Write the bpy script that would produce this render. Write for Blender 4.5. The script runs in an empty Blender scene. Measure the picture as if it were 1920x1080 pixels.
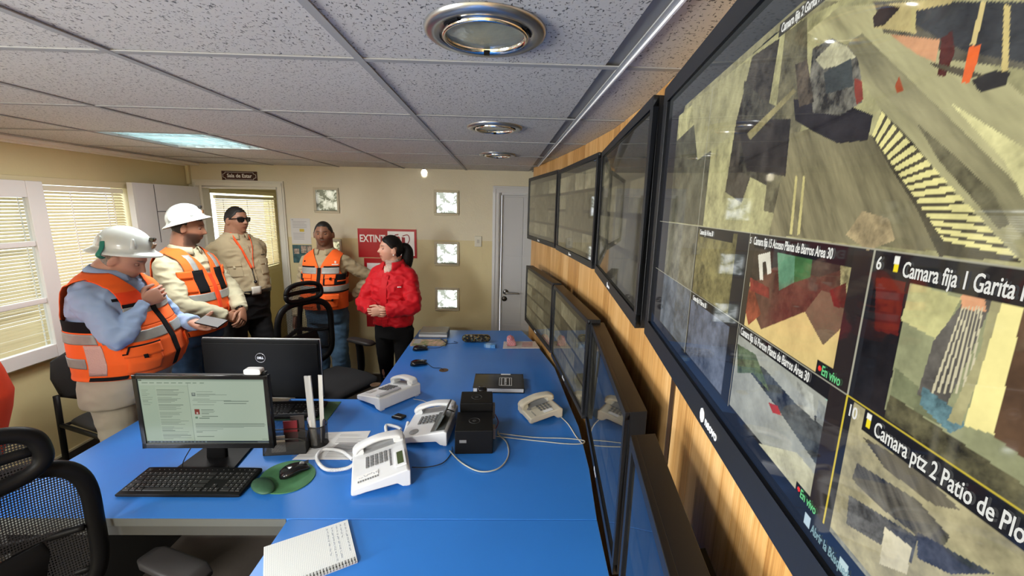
import bpy, bmesh, math, random
import numpy as np
from mathutils import Vector, Matrix, Quaternion
from mathutils import noise as mnoise
random.seed(7)
PI = math.pi
R = math.radians
SC = bpy.context.scene
COL = SC.collection

# ------------------------------------------------------------------ camera
CAM_Z = 1.80
F_PX, YAW, PITCH, ROLL = 776.25, .0272, .1913, .0231
def cam_axes():
    cy, sy, cp, sp = math.cos(YAW), math.sin(YAW), math.cos(PITCH), math.sin(PITCH)
    f = Vector((sy*cp, cy*cp, -sp)); r = Vector((cy, -sy, 0)); u = r.cross(f)
    cr, sr = math.cos(ROLL), math.sin(ROLL)
    return f, r*cr+u*sr, u*cr-r*sr
CF, CR, CU = cam_axes()
cd = bpy.data.cameras.new('camera'); cam = bpy.data.objects.new('camera', cd); COL.objects.link(cam)
cd.sensor_width = 36; cd.lens = 36*F_PX/1920; cd.clip_start = .02; cd.clip_end = 200
cam.matrix_world = Matrix(((CR.x, CU.x, -CF.x, 0), (CR.y, CU.y, -CF.y, 0), (CR.z, CU.z, -CF.z, CAM_Z), (0, 0, 0, 1)))
SC.camera = cam
def ray(x, y): return CF + CR*((x-960)/F_PX) + CU*((540-y)/F_PX)
def at_z(x, y, z): d = ray(x, y); k = (z-CAM_Z)/d.z; return Vector((d.x*k, d.y*k, z))
def at_y(x, y, Y): d = ray(x, y); k = Y/d.y; return Vector((d.x*k, Y, CAM_Z+d.z*k))
def at_x(x, y, X): d = ray(x, y); k = X/d.x; return Vector((X, d.y*k, CAM_Z+d.z*k))
DESK_Z = .74
def on_desk(x, y, h=0): return at_z(x, y, DESK_Z+h)

# ------------------------------------------------------------------ view, world, daylight
SC.view_settings.view_transform = 'Standard'
SC.view_settings.look = 'None'
SC.view_settings.exposure = 0.60
SC.view_settings.gamma = 1.0
SC.view_settings.use_curve_mapping = False
try:
    SC.cycles.use_denoising = True
    SC.cycles.max_bounces = 10; SC.cycles.diffuse_bounces = 5; SC.cycles.glossy_bounces = 5
    SC.cycles.transparent_max_bounces = 16; SC.cycles.transmission_bounces = 6
    SC.cycles.sample_clamp_indirect = 6
    SC.cycles.caustics_refractive = False; SC.cycles.caustics_reflective = False
except Exception: pass
w = bpy.data.worlds.new('daylight'); SC.world = w; w.use_nodes = True
bg = w.node_tree.nodes['Background']; bg.inputs[0].default_value = (.93, .97, 1, 1); bg.inputs[1].default_value = 2.1
def area(name, loc, rot, sx, sy, power, color=(1, 1, 1), spread=PI):
    l = bpy.data.lights.new(name, 'AREA'); l.shape = 'RECTANGLE'; l.size = sx; l.size_y = sy
    l.energy = power; l.color = color; l.spread = spread
    o = bpy.data.objects.new(name, l); o.location = loc; o.rotation_euler = rot; COL.objects.link(o); return o
area('daylight_side_window', (-3.7, 1.9, 1.35), (0, R(-105), 0), 1.6, 3.4, 26, (.95, .98, 1))
area('rear_fill_light', (-3.3, -1.0, 1.45), (0, R(-90), 0), 1.2, 1.7, 190, (.95, .98, 1))  # unseen opening added behind the camera to brighten the room
area('daylight_lounge_window', (-3.4, 4.95, 1.4), (0, R(-90), 0), 1.1, 1.3, 20, (1, .98, .93))

# ------------------------------------------------------------------ materials
MATS = {}
def mat(name, color=(.8, .8, .8), rough=.5, metal=0., bump=0., bscale=60., var=0., vscale=8., stretch=None, spec=.5,
        emit=None, estr=0., coat=0., trans=0., alpha=1., sheen=0., var2=None, ior=1.45):
    if name in MATS: return MATS[name]
    m = bpy.data.materials.new(name); m.use_nodes = True; MATS[name] = m
    nt = m.node_tree; p = nt.nodes['Principled BSDF']; L = nt.links.new
    p.inputs['Base Color'].default_value = (*color, 1); p.inputs['Roughness'].default_value = rough
    p.inputs['Metallic'].default_value = metal; p.inputs['Specular IOR Level'].default_value = spec
    p.inputs['Coat Weight'].default_value = coat; p.inputs['Transmission Weight'].default_value = trans
    p.inputs['Alpha'].default_value = alpha; p.inputs['IOR'].default_value = ior
    p.inputs['Sheen Weight'].default_value = sheen
    if emit: p.inputs['Emission Color'].default_value = (*emit, 1); p.inputs['Emission Strength'].default_value = estr
    tc = nt.nodes.new('ShaderNodeTexCoord'); mp = nt.nodes.new('ShaderNodeMapping'); L(tc.outputs['Object'], mp.inputs[0])
    if stretch: mp.inputs['Scale'].default_value = stretch
    if bump:
        n = nt.nodes.new('ShaderNodeTexNoise'); n.inputs['Scale'].default_value = bscale; n.inputs['Detail'].default_value = 4
        b = nt.nodes.new('ShaderNodeBump'); b.inputs['Strength'].default_value = bump; b.inputs['Distance'].default_value = .01
        L(mp.outputs[0], n.inputs[0]); L(n.outputs[0], b.inputs['Height']); L(b.outputs[0], p.inputs['Normal'])
    if var or var2:
        n = nt.nodes.new('ShaderNodeTexNoise'); n.inputs['Scale'].default_value = vscale; n.inputs['Detail'].default_value = 6
        cr = nt.nodes.new('ShaderNodeValToRGB'); cr.color_ramp.elements[0].position = .3; cr.color_ramp.elements[1].position = .7
        c2 = var2 or tuple(min(1, c*(1+var)) for c in color); c1 = color if var2 else tuple(c*(1-var) for c in color)
        cr.color_ramp.elements[0].color = (*c1, 1); cr.color_ramp.elements[1].color = (*c2, 1)
        L(mp.outputs[0], n.inputs[0]); L(n.outputs[0], cr.inputs[0]); L(cr.outputs[0], p.inputs['Base Color'])
    return m
def srgb(r, g, b):
    f = lambda c: (c/255/12.92) if c/255 <= .04045 else ((c/255+.055)/1.055)**2.4
    return (f(r), f(g), f(b))
def pane_mat(name, tint=(.96, .98, .98), gloss=.06):
    m = bpy.data.materials.new(name); m.use_nodes = True; MATS[name] = m; nt = m.node_tree; L = nt.links.new
    p = nt.nodes['Principled BSDF']; p.inputs['Base Color'].default_value = (.05, .05, .05, 1); p.inputs['Roughness'].default_value = .03
    t = nt.nodes.new('ShaderNodeBsdfTransparent'); t.inputs[0].default_value = (*tint, 1); mx = nt.nodes.new('ShaderNodeMixShader'); mx.inputs[0].default_value = gloss
    L(t.outputs[0], mx.inputs[1]); L(p.outputs[0], mx.inputs[2]); L(mx.outputs[0], nt.nodes['Material Output'].inputs[0]); return m
def vcol_mat(name, rough=.5, emit=0., spec=.5, coat=0., sss=0.):
    if name in MATS: return MATS[name]
    m = bpy.data.materials.new(name); m.use_nodes = True; MATS[name] = m
    nt = m.node_tree; p = nt.nodes['Principled BSDF']
    a = nt.nodes.new('ShaderNodeAttribute'); a.attribute_name = 'col'
    p.inputs['Roughness'].default_value = rough; p.inputs['Specular IOR Level'].default_value = spec
    if emit:
        p.inputs['Base Color'].default_value = (.004, .004, .005, 1)
        nt.links.new(a.outputs['Color'], p.inputs['Emission Color']); p.inputs['Emission Strength'].default_value = emit
    else:
        n = nt.nodes.new('ShaderNodeTexNoise'); n.inputs['Scale'].default_value = 140; n.inputs['Detail'].default_value = 3
        b = nt.nodes.new('ShaderNodeBump'); b.inputs['Strength'].default_value = .12; b.inputs['Distance'].default_value = .002
        nt.links.new(n.outputs[0], b.inputs['Height']); nt.links.new(b.outputs[0], p.inputs['Normal'])
        nt.links.new(a.outputs['Color'], p.inputs['Base Color'])
    return m

# ------------------------------------------------------------------ mesh helpers
def tag(o, label=None, cat=None, group=None, kind=None):
    if label: o['label'] = label
    if cat: o['category'] = cat
    if group: o['group'] = group
    if kind: o['kind'] = kind
    return o
def empty(name, loc=(0, 0, 0), rz=0., label=None, cat=None, group=None):
    o = bpy.data.objects.new(name, None); o.location = loc; o.rotation_euler = (0, 0, rz); o.empty_display_size = .05
    COL.objects.link(o); return tag(o, label, cat, group)
class MB:
    def __init__(s): s.v = []; s.f = []; s.m = []
    def add(s, vs, fs, mi=0):
        b = len(s.v); s.v += [tuple(v) for v in vs]; s.f += [tuple(b+i for i in f) for f in fs]; s.m += [mi]*len(fs); return s
    def box(s, c, d, rot=None, mi=0):
        c = Vector(c); x, y, z = d[0]/2, d[1]/2, d[2]/2
        vs = [Vector(p) for p in ((-x, -y, -z), (x, -y, -z), (x, y, -z), (-x, y, -z), (-x, -y, z), (x, -y, z), (x, y, z), (-x, y, z))]
        if rot is not None: vs = [rot @ v for v in vs]
        return s.add([v+c for v in vs], [(3, 2, 1, 0), (4, 5, 6, 7), (0, 1, 5, 4), (1, 2, 6, 5), (2, 3, 7, 6), (3, 0, 4, 7)], mi)
    def bb(s, x0, x1, y0, y1, z0, z1, mi=0): return s.box(((x0+x1)/2, (y0+y1)/2, (z0+z1)/2), (abs(x1-x0), abs(y1-y0), abs(z1-z0)), None, mi)
    def prism(s, pts, z0, z1, mi=0, fr=None):
        n = len(pts); vs = [Vector((p[0], p[1], z0)) for p in pts]+[Vector((p[0], p[1], z1)) for p in pts]
        if fr is not None: vs = [fr @ v for v in vs]
        A = sum(pts[i][0]*pts[(i+1) % n][1]-pts[(i+1) % n][0]*pts[i][1] for i in range(n))
        fs = [tuple(range(n-1, -1, -1)), tuple(range(n, 2*n))]+[(i, (i+1) % n, n+(i+1) % n, n+i) for i in range(n)]
        if A < 0: fs = [tuple(reversed(f)) for f in fs]
        return s.add(vs, fs, mi)
    def loft(s, secs, n=20, e=2., caps=True, mi=0):
        b = len(s.v)
        for c, a, q in secs:
            for i in range(n):
                t = 2*PI*i/n; co, si = math.cos(t), math.sin(t)
                co = math.copysign(abs(co)**(2/e), co); si = math.copysign(abs(si)**(2/e), si)
                s.v.append(tuple(Vector(c)+Vector(a)*co+Vector(q)*si))
        for j in range(len(secs)-1):
            for i in range(n):
                s.f.append((b+j*n+i, b+j*n+(i+1) % n, b+(j+1)*n+(i+1) % n, b+(j+1)*n+i)); s.m.append(mi)
        if caps:
            s.f.append(tuple(b+i for i in range(n-1, -1, -1))); s.m.append(mi)
            k = b+(len(secs)-1)*n; s.f.append(tuple(k+i for i in range(n))); s.m.append(mi)
        return s
    def tube(s, pts, r, n=8, mi=0, round_ends=False, smooth=0, flat=1., up=None):
        P = [Vector(p) for p in pts]; rs = list(r) if hasattr(r, '__len__') else [r]*len(P)
        if smooth:
            Q, q = [], []
            for i in range(len(P)-1):
                p0, p1, p2, p3 = P[max(i-1, 0)], P[i], P[i+1], P[min(i+2, len(P)-1)]
                for k in range(smooth):
                    t = k/smooth
                    Q.append(.5*((2*p1)+(p2-p0)*t+(2*p0-5*p1+4*p2-p3)*t*t+(3*p1-p0-3*p2+p3)*t**3)); q.append(rs[i]*(1-t)+rs[i+1]*t)
            Q.append(P[-1]); q.append(rs[-1]); P, rs = Q, q
        secs = []; prev = None
        for i, p in enumerate(P):
            d = (P[min(i+1, len(P)-1)]-P[max(i-1, 0)]).normalized()
            if prev is None:
                h = Vector(up) if up else (Vector((0, 0, 1)) if abs(d.z) < .9 else Vector((1, 0, 0)))
                a = (h-d*h.dot(d)).normalized()
            else: a = (prev-d*prev.dot(d)).normalized()
            prev = a; q = d.cross(a); secs.append((p, a*rs[i]*flat, q*rs[i], d, rs[i]))
        S = [(c, a, q) for c, a, q, d, rr in secs]
        if round_ends:
            c, a, q, d, rr = secs[0]; S = [(c-d*rr*math.sin(t), a*max(.05, math.cos(t)), q*max(.05, math.cos(t))) for t in (1.5, 1.1, .75, .38)]+S
            c, a, q, d, rr = secs[-1]; S = S+[(c+d*rr*math.sin(t), a*max(.05, math.cos(t)), q*max(.05, math.cos(t))) for t in (.38, .75, 1.1, 1.5)]
        return s.loft(S, n, mi=mi)
    def lathe(s, prof, n=32, c=(0, 0, 0), mi=0, sx=1., sy=1., M=None):
        b = len(s.v); k = len(prof)
        for r_, z in prof:
            for i in range(n):
                t = 2*PI*i/n; v = Vector((c[0]+r_*sx*math.cos(t), c[1]+r_*sy*math.sin(t), c[2]+z)); s.v.append(tuple(M @ v if M else v))
        for j in range(k-1):
            for i in range(n): s.f.append((b+j*n+i, b+j*n+(i+1) % n, b+(j+1)*n+(i+1) % n, b+(j+1)*n+i)); s.m.append(mi)
        return s
    def ball(s, c, r, n=16, m=10, mi=0, M=None):
        r = r if hasattr(r, '__len__') else (r, r, r); b = len(s.v)
        for j in range(m+1):
            t = PI*j/m
            for i in range(n):
                a = 2*PI*i/n; v = Vector((r[0]*math.sin(t)*math.cos(a), r[1]*math.sin(t)*math.sin(a), -r[2]*math.cos(t)))
                if M is not None: v = M @ v
                s.v.append(tuple(v+Vector(c)))
        for j in range(m):
            for i in range(n): s.f.append((b+j*n+i, b+j*n+(i+1) % n, b+(j+1)*n+(i+1) % n, b+(j+1)*n+i)); s.m.append(mi)
        return s
    def mesh(s, name):
        me = bpy.data.meshes.new(name); me.from_pydata(s.v, [], s.f); return me
    def build(s, name, m, parent=None, smooth=False, bevel=0., seg=2, loc=None, rz=None, angle=40, fix=True):
        me = s.mesh(name); ms = m if isinstance(m, (list, tuple)) else [m]
        for x in ms: me.materials.append(x)
        if len(ms) > 1: me.polygons.foreach_set('material_index', s.m)
        if fix:
            bm = bmesh.new(); bm.from_mesh(me); bmesh.ops.remove_doubles(bm, verts=bm.verts, dist=1e-6)
            bmesh.ops.recalc_face_normals(bm, faces=bm.faces); bm.to_mesh(me); bm.free()
        if smooth: me.polygons.foreach_set('use_smooth', [True]*len(me.polygons))
        o = bpy.data.objects.new(name, me); COL.objects.link(o)
        if parent is not None: o.parent = parent
        if loc is not None: o.location = loc
        if rz is not None: o.rotation_euler = (0, 0, rz)
        if bevel:
            b = o.modifiers.new('b', 'BEVEL'); b.width = bevel; b.segments = seg; b.limit_method = 'ANGLE'; b.angle_limit = R(35)
            me.polygons.foreach_set('use_smooth', [True]*len(me.polygons))
            wn = o.modifiers.new('n', 'WEIGHTED_NORMAL'); wn.keep_sharp = False
        return o
def copy_tree(o, parent=None):
    c = o.copy(); COL.objects.link(c)
    if parent is not None: c.parent = parent
    for ch in list(o.children): copy_tree(ch, c)
    return c
def set_colors(me, cols):
    a = me.color_attributes.new('col', 'FLOAT_COLOR', 'POINT')
    arr = np.ones((len(me.vertices), 4), np.float32); arr[:, :3] = cols; a.data.foreach_set('color', arr.ravel())
def text_mesh(s, size, extrude=.0003, align='LEFT', xscale=1., bold=0.):
    cu = bpy.data.curves.new('t', 'FONT'); cu.body = s; cu.size = size; cu.extrude = extrude; cu.align_x = align; cu.offset = bold
    cu.resolution_u = 3
    o = bpy.data.objects.new('t', cu); COL.objects.link(o); dg = bpy.context.evaluated_depsgraph_get(); dg.update()
    me = bpy.data.meshes.new_from_object(o.evaluated_get(dg)); bpy.data.objects.remove(o); bpy.data.curves.remove(cu)
    if xscale != 1.:
        for v in me.vertices: v.co.x *= xscale
    return me
def text(name, s, size, m, parent, frame, align='LEFT', xscale=1., bold=0., extrude=.0003):
    me = text_mesh(s, size, extrude, align, xscale, bold); me.materials.clear(); me.materials.append(m)
    me.transform(frame); o = bpy.data.objects.new(name, me); COL.objects.link(o)
    if parent is not None: o.parent = parent
    return o
def frame(o, ux, uy, un=None):
    ux, uy = Vector(ux).normalized(), Vector(uy).normalized(); n = Vector(un) if un else ux.cross(uy)
    return Matrix(((ux.x, uy.x, n.x, o[0]), (ux.y, uy.y, n.y, o[1]), (ux.z, uy.z, n.z, o[2]), (0, 0, 0, 1)))
def smoothstep(a, b, x):
    t = np.clip((x-a)/(b-a), 0, 1); return t*t*(3-2*t)

# colours
M_BLACK = mat('black_plastic', (.006, .006, .0065), .45, bump=.05, bscale=400, spec=.16)
M_BLACKG = mat('glossy_black_plastic', (.008, .008, .009), .15)
M_BEZEL = mat('bezel_black', (.012, .0125, .014), .38, spec=.28)
M_CHROME = mat('brushed_metal', (.62, .62, .63), .25, 1.)
M_WHITE = mat('white_paint', (.66, .66, .66), .4, bump=.04, bscale=120)
M_WHITEPL = mat('white_plastic', (.66, .68, .70), .38)
M_GREYPL = mat('grey_plastic', (.28, .29, .30), .45)
M_CREAMPL = mat('cream_plastic', (.62, .58, .47), .4)
M_PAPER = mat('paper_white', (.74, .75, .75), .7)
M_INK = mat('printed_ink', (.06, .06, .07), .7)

exec_sections = []
# ------------------------------------------------------------------ room shell
X_L, Y_B, Z_C = -2.95, 4.07, 2.143
Y_F = -2.4
def wall_with_holes(name, fr, L, H, holes, th, m, side='structure'):
    us = sorted({0, L, *[h[0] for h in holes], *[h[1] for h in holes]}); vs = sorted({0, H, *[h[2] for h in holes], *[h[3] for h in holes]})
    b = MB()
    for i in range(len(us)-1):
        for j in range(len(vs)-1):
            cu, cv = (us[i]+us[i+1])/2, (vs[j]+vs[j+1])/2
            if any(h[0] < cu < h[1] and h[2] < cv < h[3] for h in holes): continue
            b.prism([(us[i], vs[j]), (us[i+1], vs[j]), (us[i+1], vs[j+1]), (us[i], vs[j+1])], -th, 0, fr=fr)
    o = b.build(name, m); return tag(o, kind='structure')
def wall_mat(name, upper, lower, band_z, low2=None):
    m = bpy.data.materials.new(name); m.use_nodes = True; nt = m.node_tree; p = nt.nodes['Principled BSDF']; L = nt.links.new
    g = nt.nodes.new('ShaderNodeNewGeometry'); sx = nt.nodes.new('ShaderNodeSeparateXYZ'); L(g.outputs['Position'], sx.inputs[0])
    cmp_ = nt.nodes.new('ShaderNodeMath'); cmp_.operation = 'GREATER_THAN'; cmp_.inputs[1].default_value = band_z; L(sx.outputs[2], cmp_.inputs[0])
    mx = nt.nodes.new('ShaderNodeMix'); mx.data_type = 'RGBA'; mx.inputs[6].default_value = (*lower, 1); mx.inputs[7].default_value = (*upper, 1)
    L(cmp_.outputs[0], mx.inputs[0])
    n = nt.nodes.new('ShaderNodeTexNoise'); n.inputs['Scale'].default_value = 1.7; n.inputs['Detail'].default_value = 6; L(g.outputs['Position'], n.inputs[0])
    mx2 = nt.nodes.new('ShaderNodeMix'); mx2.data_type = 'RGBA'; mx2.blend_type = 'MULTIPLY'; mx2.inputs[0].default_value = 1
    cr = nt.nodes.new('ShaderNodeValToRGB'); cr.color_ramp.elements[0].position = .3; cr.color_ramp.elements[0].color = (.88, .87, .85, 1); cr.color_ramp.elements[1].position = .7
    L(n.outputs[0], cr.inputs[0]); L(mx.outputs[2], mx2.inputs[6]); L(cr.outputs[0], mx2.inputs[7]); L(mx2.outputs[2], p.inputs['Base Color'])
    n2 = nt.nodes.new('ShaderNodeTexNoise'); n2.inputs['Scale'].default_value = 90; n2.inputs['Detail'].default_value = 4; L(g.outputs['Position'], n2.inputs[0])
    b = nt.nodes.new('ShaderNodeBump'); b.inputs['Strength'].default_value = .25; b.inputs['Distance'].default_value = .004
    L(n2.outputs[0], b.inputs['Height']); L(b.outputs[0], p.inputs['Normal']); p.inputs['Roughness'].default_value = .55
    return m
W_BACK = wall_mat('two_tone_wall_paint', (.66, .61, .46), (.62, .54, .31), 1.475)
W_LEFT = wall_mat('yellow_wall_paint', (.62, .55, .33), (.60, .52, .29), .9)

# window / door openings: left wall u along +y from Y_F
WL = (0.9, 3.40, .80, 1.88)
fL = frame((X_L, Y_F, 0), (0, 1, 0), (0, 0, 1))
wall_with_holes('wall_left', fL, 8.6-.1, 2.6, [(WL[0]-Y_F, WL[1]-Y_F, WL[2], WL[3]), (.6, 2.2, .9, 1.9), (4.33-Y_F, 5.50-Y_F, 1.0, 1.88)], .12, W_LEFT)
# back wall u along +x from X_L, facing -y
GB = [(-1.675, 1.83), (-1.675, 1.345), (-.537, 1.832), (-.537, 1.342), (-.537, .885)]
fB = frame((X_L, Y_B, 0), (1, 0, 0), (0, 0, 1))
holes = [(-2.85-X_L, -2.12-X_L, -.01, 1.94), (-.03-X_L, .77-X_L, -.01, 1.94)]+[(x-.105-X_L, x+.105-X_L, z-.105, z+.105) for x, z in GB]
def wall_back():
    b = MB(); L, H = 4.9, 2.6
    us = sorted({0, L, *[h[0] for h in holes], *[h[1] for h in holes]}); vs = sorted({0, H, *[max(0, h[2]) for h in holes], *[h[3] for h in holes]})
    for i in range(len(us)-1):
        for j in range(len(vs)-1):
            cu, cv = (us[i]+us[i+1])/2, (vs[j]+vs[j+1])/2
            if any(h[0] < cu < h[1] and h[2] < cv < h[3] for h in holes): continue
            b.bb(X_L+us[i], X_L+us[i+1], Y_B, Y_B+.09, vs[j], vs[j+1])
    tag(b.build('wall_back', W_BACK), kind='structure')
wall_back()
tag(MB().bb(X_L-.1, 2.0, Y_F-.12, Y_F, 0, 2.6).build('wall_front', W_LEFT), kind='structure')
tag(MB().bb(1.55, 1.67, Y_F, Y_B, 0, 2.6).build('wall_right', W_LEFT), kind='structure')
# lounge seen through the open doorway
tag(MB().bb(-1.93, -1.85, Y_B+.09, 6.1, 0, 2.6).build('wall_lounge_right', W_BACK), kind='structure')
tag(MB().bb(X_L, -1.85, 6.1, 6.2, 0, 2.6).build('wall_lounge_back', W_BACK), kind='structure')
# floor
M_FLOOR = mat('dark_vinyl_floor', (.075, .062, .052), .45, var=.25, vscale=3, bump=.05)
tag(MB().bb(X_L-.1, 1.7, Y_F-.1, Y_B, -.08, 0).build('floor', M_FLOOR), kind='structure')
tag(MB().bb(X_L-.1, -1.85, Y_B, 6.2, -.08, 0.001).build('floor_lounge', mat('red_brown_floor', (.16, .06, .035), .4, var=.2)), kind='structure')

# ceiling of mineral tiles, with a sunken strip along one T-bar
def tile_mat():
    m = bpy.data.materials.new('mineral_fibre_tile'); m.use_nodes = True; nt = m.node_tree; p = nt.nodes['Principled BSDF']; L = nt.links.new
    g = nt.nodes.new('ShaderNodeNewGeometry')
    def spots(scale, sx, sy, rot, th, soft):
        mp = nt.nodes.new('ShaderNodeMapping'); mp.inputs['Scale'].default_value = (sx, sy, 1); mp.inputs['Rotation'].default_value = (0, 0, rot); L(g.outputs['Position'], mp.inputs[0])
        v = nt.nodes.new('ShaderNodeTexNoise'); v.inputs['Scale'].default_value = scale; v.inputs['Detail'].default_value = 2.5; v.inputs['Roughness'].default_value = .6; L(mp.outputs[0], v.inputs[0])
        mr = nt.nodes.new('ShaderNodeMapRange'); mr.inputs[1].default_value = th; mr.inputs[2].default_value = th+soft; L(v.outputs[0], mr.inputs[0]); return mr.outputs[0]
    a = spots(190, 1, .5, .5, .62, .03); b = spots(160, .5, 1, -.4, .63, .03); c = spots(75, 1, .8, 0, .70, .02)
    mx = nt.nodes.new('ShaderNodeMath'); mx.operation = 'MAXIMUM'; L(a, mx.inputs[0]); L(b, mx.inputs[1])
    mx1 = nt.nodes.new('ShaderNodeMath'); mx1.operation = 'MAXIMUM'; L(mx.outputs[0], mx1.inputs[0]); L(c, mx1.inputs[1])
    mc = nt.nodes.new('ShaderNodeMix'); mc.data_type = 'RGBA'; mc.inputs[6].default_value = (.57, .56, .535, 1); mc.inputs[7].default_value = (.10, .10, .10, 1)
    L(mx1.outputs[0], mc.inputs[0]); L(mc.outputs[2], p.inputs['Base Color']); p.inputs['Roughness'].default_value = .75
    bu = nt.nodes.new('ShaderNodeBump'); bu.invert = True; bu.inputs['Strength'].default_value = .5; bu.inputs['Distance'].default_value = .003
    L(mx1.outputs[0], bu.inputs['Height']); L(bu.outputs[0], p.inputs['Normal']); return m
M_TILE = tile_mat()
GX = [-.3255+.61*k-(.022 if k == 0 else 0) for k in range(-5, 4)]; GY = [.478+.61*k for k in range(-5, 7)]
TRO = (GX[2], GX[3], GY[8], GY[9])      # the cell of the louvre light
def ceiling():
    b = MB(); xs = [X_L-.05]+[x for x in GX if x > X_L+.1]+[1.6]; ys = [Y_F-.05]+[y for y in GY if Y_F < y < Y_B-.05]+[Y_B+.05]
    for i in range(len(xs)-1):
        for j in range(len(ys)-1):
            x0, x1, y0, y1 = xs[i], xs[i+1], ys[j], ys[j+1]
            if abs(x0-TRO[0]) < .01 and abs(y0-TRO[2]) < .01: continue
            if abs((x0+x1)/2-(GX[2]+GX[3])/2) < .01 and j in (3, 5): pass
            gap = .042 if abs(x1-GX[6]) < .01 else .010
            dz = random.uniform(-.0015, .0015)
            b.bb(x0+.004, x1-gap, y0+.003, y1-.003, Z_C+dz, Z_C+.018+dz)
    o = b.build('ceiling', M_TILE); tag(o, kind='structure')
    tag(MB().bb(X_L-.1, 1.7, Y_F-.1, 6.2, Z_C+.16, Z_C+.2).build('ceiling_deck', mat('plenum_grey', (.10, .10, .10), .9)), kind='structure')
    tag(MB().bb(X_L, -1.85, Y_B+.09, 6.1, Z_C+.02, Z_C+.06).build('ceiling_lounge', mat('lounge_ceiling_white', (.7, .7, .68), .8)), kind='structure')
    t = MB(); M_BAR = mat('grid_bar_white', (.36, .36, .355), .85, spec=.1)
    for x in GX:
        if x < X_L+.05: continue
        t.bb(x-.010, x+.010, Y_F, Y_B, Z_C-.004, Z_C-.001); t.bb(x-.001, x+.001, Y_F, Y_B, Z_C-.001, Z_C+.03)
    for y in GY:
        if Y_F < y < Y_B: t.bb(X_L, 1.55, y-.010, y+.010, Z_C-.0035, Z_C-.0005)
    tag(t.build('trim_1', M_BAR), kind='structure')
    s = MB()     # thin bright edge strip beside the sunken gap
    x = GX[6]; s.bb(x+.001, x+.005, Y_F, Y_B-.1, Z_C-.010, Z_C-.004); s.bb(x-.050, x-.002, Y_F, Y_B-.1, Z_C+.006, Z_C+.010, 1)
    tag(s.build('trim_2', [mat('glossy_white_strip', (.9, .9, .9), .25), mat('dull_grey_strip', (.30, .29, .28), .6)]), kind='structure')
    # perimeter angle and cove beam on the window side
    tag(MB().bb(X_L, X_L+.12, Y_F, Y_B, Z_C-.022, Z_C-.003).bb(X_L, X_L+.02, Y_F, Y_B, Z_C-.03, Z_C-.003).build('trim_3', mat('cove_white', (.85, .84, .80), .5)), kind='structure')
ceiling()
# skirtings
M_SK = mat('dark_skirting', (.035, .028, .024), .5); M_SKT = mat('pale_skirting_lip', (.5, .46, .32), .5)
def skirting(name, x0, x1, y0, y1, dx, dy):
    b = MB().bb(x0, x1, y0, y1, .0, .085); b.bb(x0-abs(dx)*.0, x1, y0, y1, .085, .098, 1)
    tag(b.build(name, [M_SK, M_SKT]), kind='structure')
skirting('baseboard_left', X_L, X_L+.014, Y_F, Y_B, 1, 0)
skirting('baseboard_back', -2.05, -.10, Y_B-.014, Y_B, 0, 1)
# corner conduit
tag(MB().bb(X_L+.004, X_L+.034, Y_B-.03, Y_B-.002, 1.95, Z_C-.004).build('trim_4', mat('cream_conduit', (.60, .53, .33), .5), bevel=.003), kind='structure')

# ------------------------------------------------------------------ windows and blinds
M_SLAT = mat('cream_blind_slat', (.60, .53, .33), .5)
def slat_mat():
    m = bpy.data.materials.new('translucent_blind_slat'); m.use_nodes = True; nt = m.node_tree; L = nt.links.new
    p = nt.nodes['Principled BSDF']; p.inputs['Base Color'].default_value = (.50, .42, .25, 1); p.inputs['Roughness'].default_value = .45
    t = nt.nodes.new('ShaderNodeBsdfTranslucent'); t.inputs[0].default_value = (.85, .74, .48, 1)
    mx = nt.nodes.new('ShaderNodeMixShader'); mx.inputs[0].default_value = .11
    out = nt.nodes['Material Output']; L(p.outputs[0], mx.inputs[1]); L(t.outputs[0], mx.inputs[2]); L(mx.outputs[0], out.inputs[0]); return m
M_SL = slat_mat()
def blind(name, x, y0, y1, z0, z1, label, cords, rail_h=.035, tilt=38, pitch=.021):
    root = empty(name, (x, (y0+y1)/2, z1), 0, label, 'blind'); oy, oz = (y0+y1)/2, z1
    b = MB(); n = int((z1-z0-rail_h)/pitch); t = R(tilt); wd = .025
    for i in range(n):
        z = z1-rail_h-.012-i*pitch
        c, s_ = math.cos(t)*wd/2, math.sin(t)*wd/2
        sag = random.uniform(-.0012, .0012)
        pts = [(-c, s_), (0, .0022), (c, -s_)]
        vs = [Vector((px, y, pz+z-oz+sag)) for y in (y0-oy, y1-oy) for px, pz in pts]
        b.add(vs, [(0, 1, 4, 3), (1, 2, 5, 4)])
    b.build('slats', M_SL, root, smooth=True, fix=False)
    MB().bb(-.014, .018, y0-oy, y1-oy, -rail_h, 0).build('head_rail', mat('blind_rail_white', (.78, .74, .6), .35), root, bevel=.003)
    MB().bb(-.012, .012, y0-oy, y1-oy, z0-oz-.004, z0-oz+.012).build('bottom_rail', mat('blind_rail_white'), root, bevel=.002)
    for y in cords:
        c = MB()
        for i in range(int((z1-z0-rail_h)/pitch)):
            z = -rail_h-.012-i*pitch; c.bb(.011, .014, y-oy-.0045, y-oy+.0045, z-.012, z+.003)
        c.bb(.012, .013, y-oy-.001, y-oy+.001, z0-oz, -rail_h); c.build('ladder_cord', mat('cord_white', (.9, .9, .86), .6, sheen=1., emit=None), root)
    MB().tube([(.022, y1-oy-.10, -rail_h), (.024, y1-oy-.10, -rail_h-.5)], .0035, 6).build('tilt_wand', mat('wand_clear', (.8, .78, .7), .2), root)
    return root
blind('venetian_blind', X_L-.03, .92, 3.385, .815, 1.875, 'cream venetian blind covering the long side window behind the bent man', (1.15, 1.75, 2.12, 2.66, 2.98, 3.24))
blind('venetian_blind', X_L+.03, 4.36, 5.48, 1.02, 1.86, 'cream venetian blind in the next room, seen through the open doorway', (4.47, 4.88, 5.32))
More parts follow.
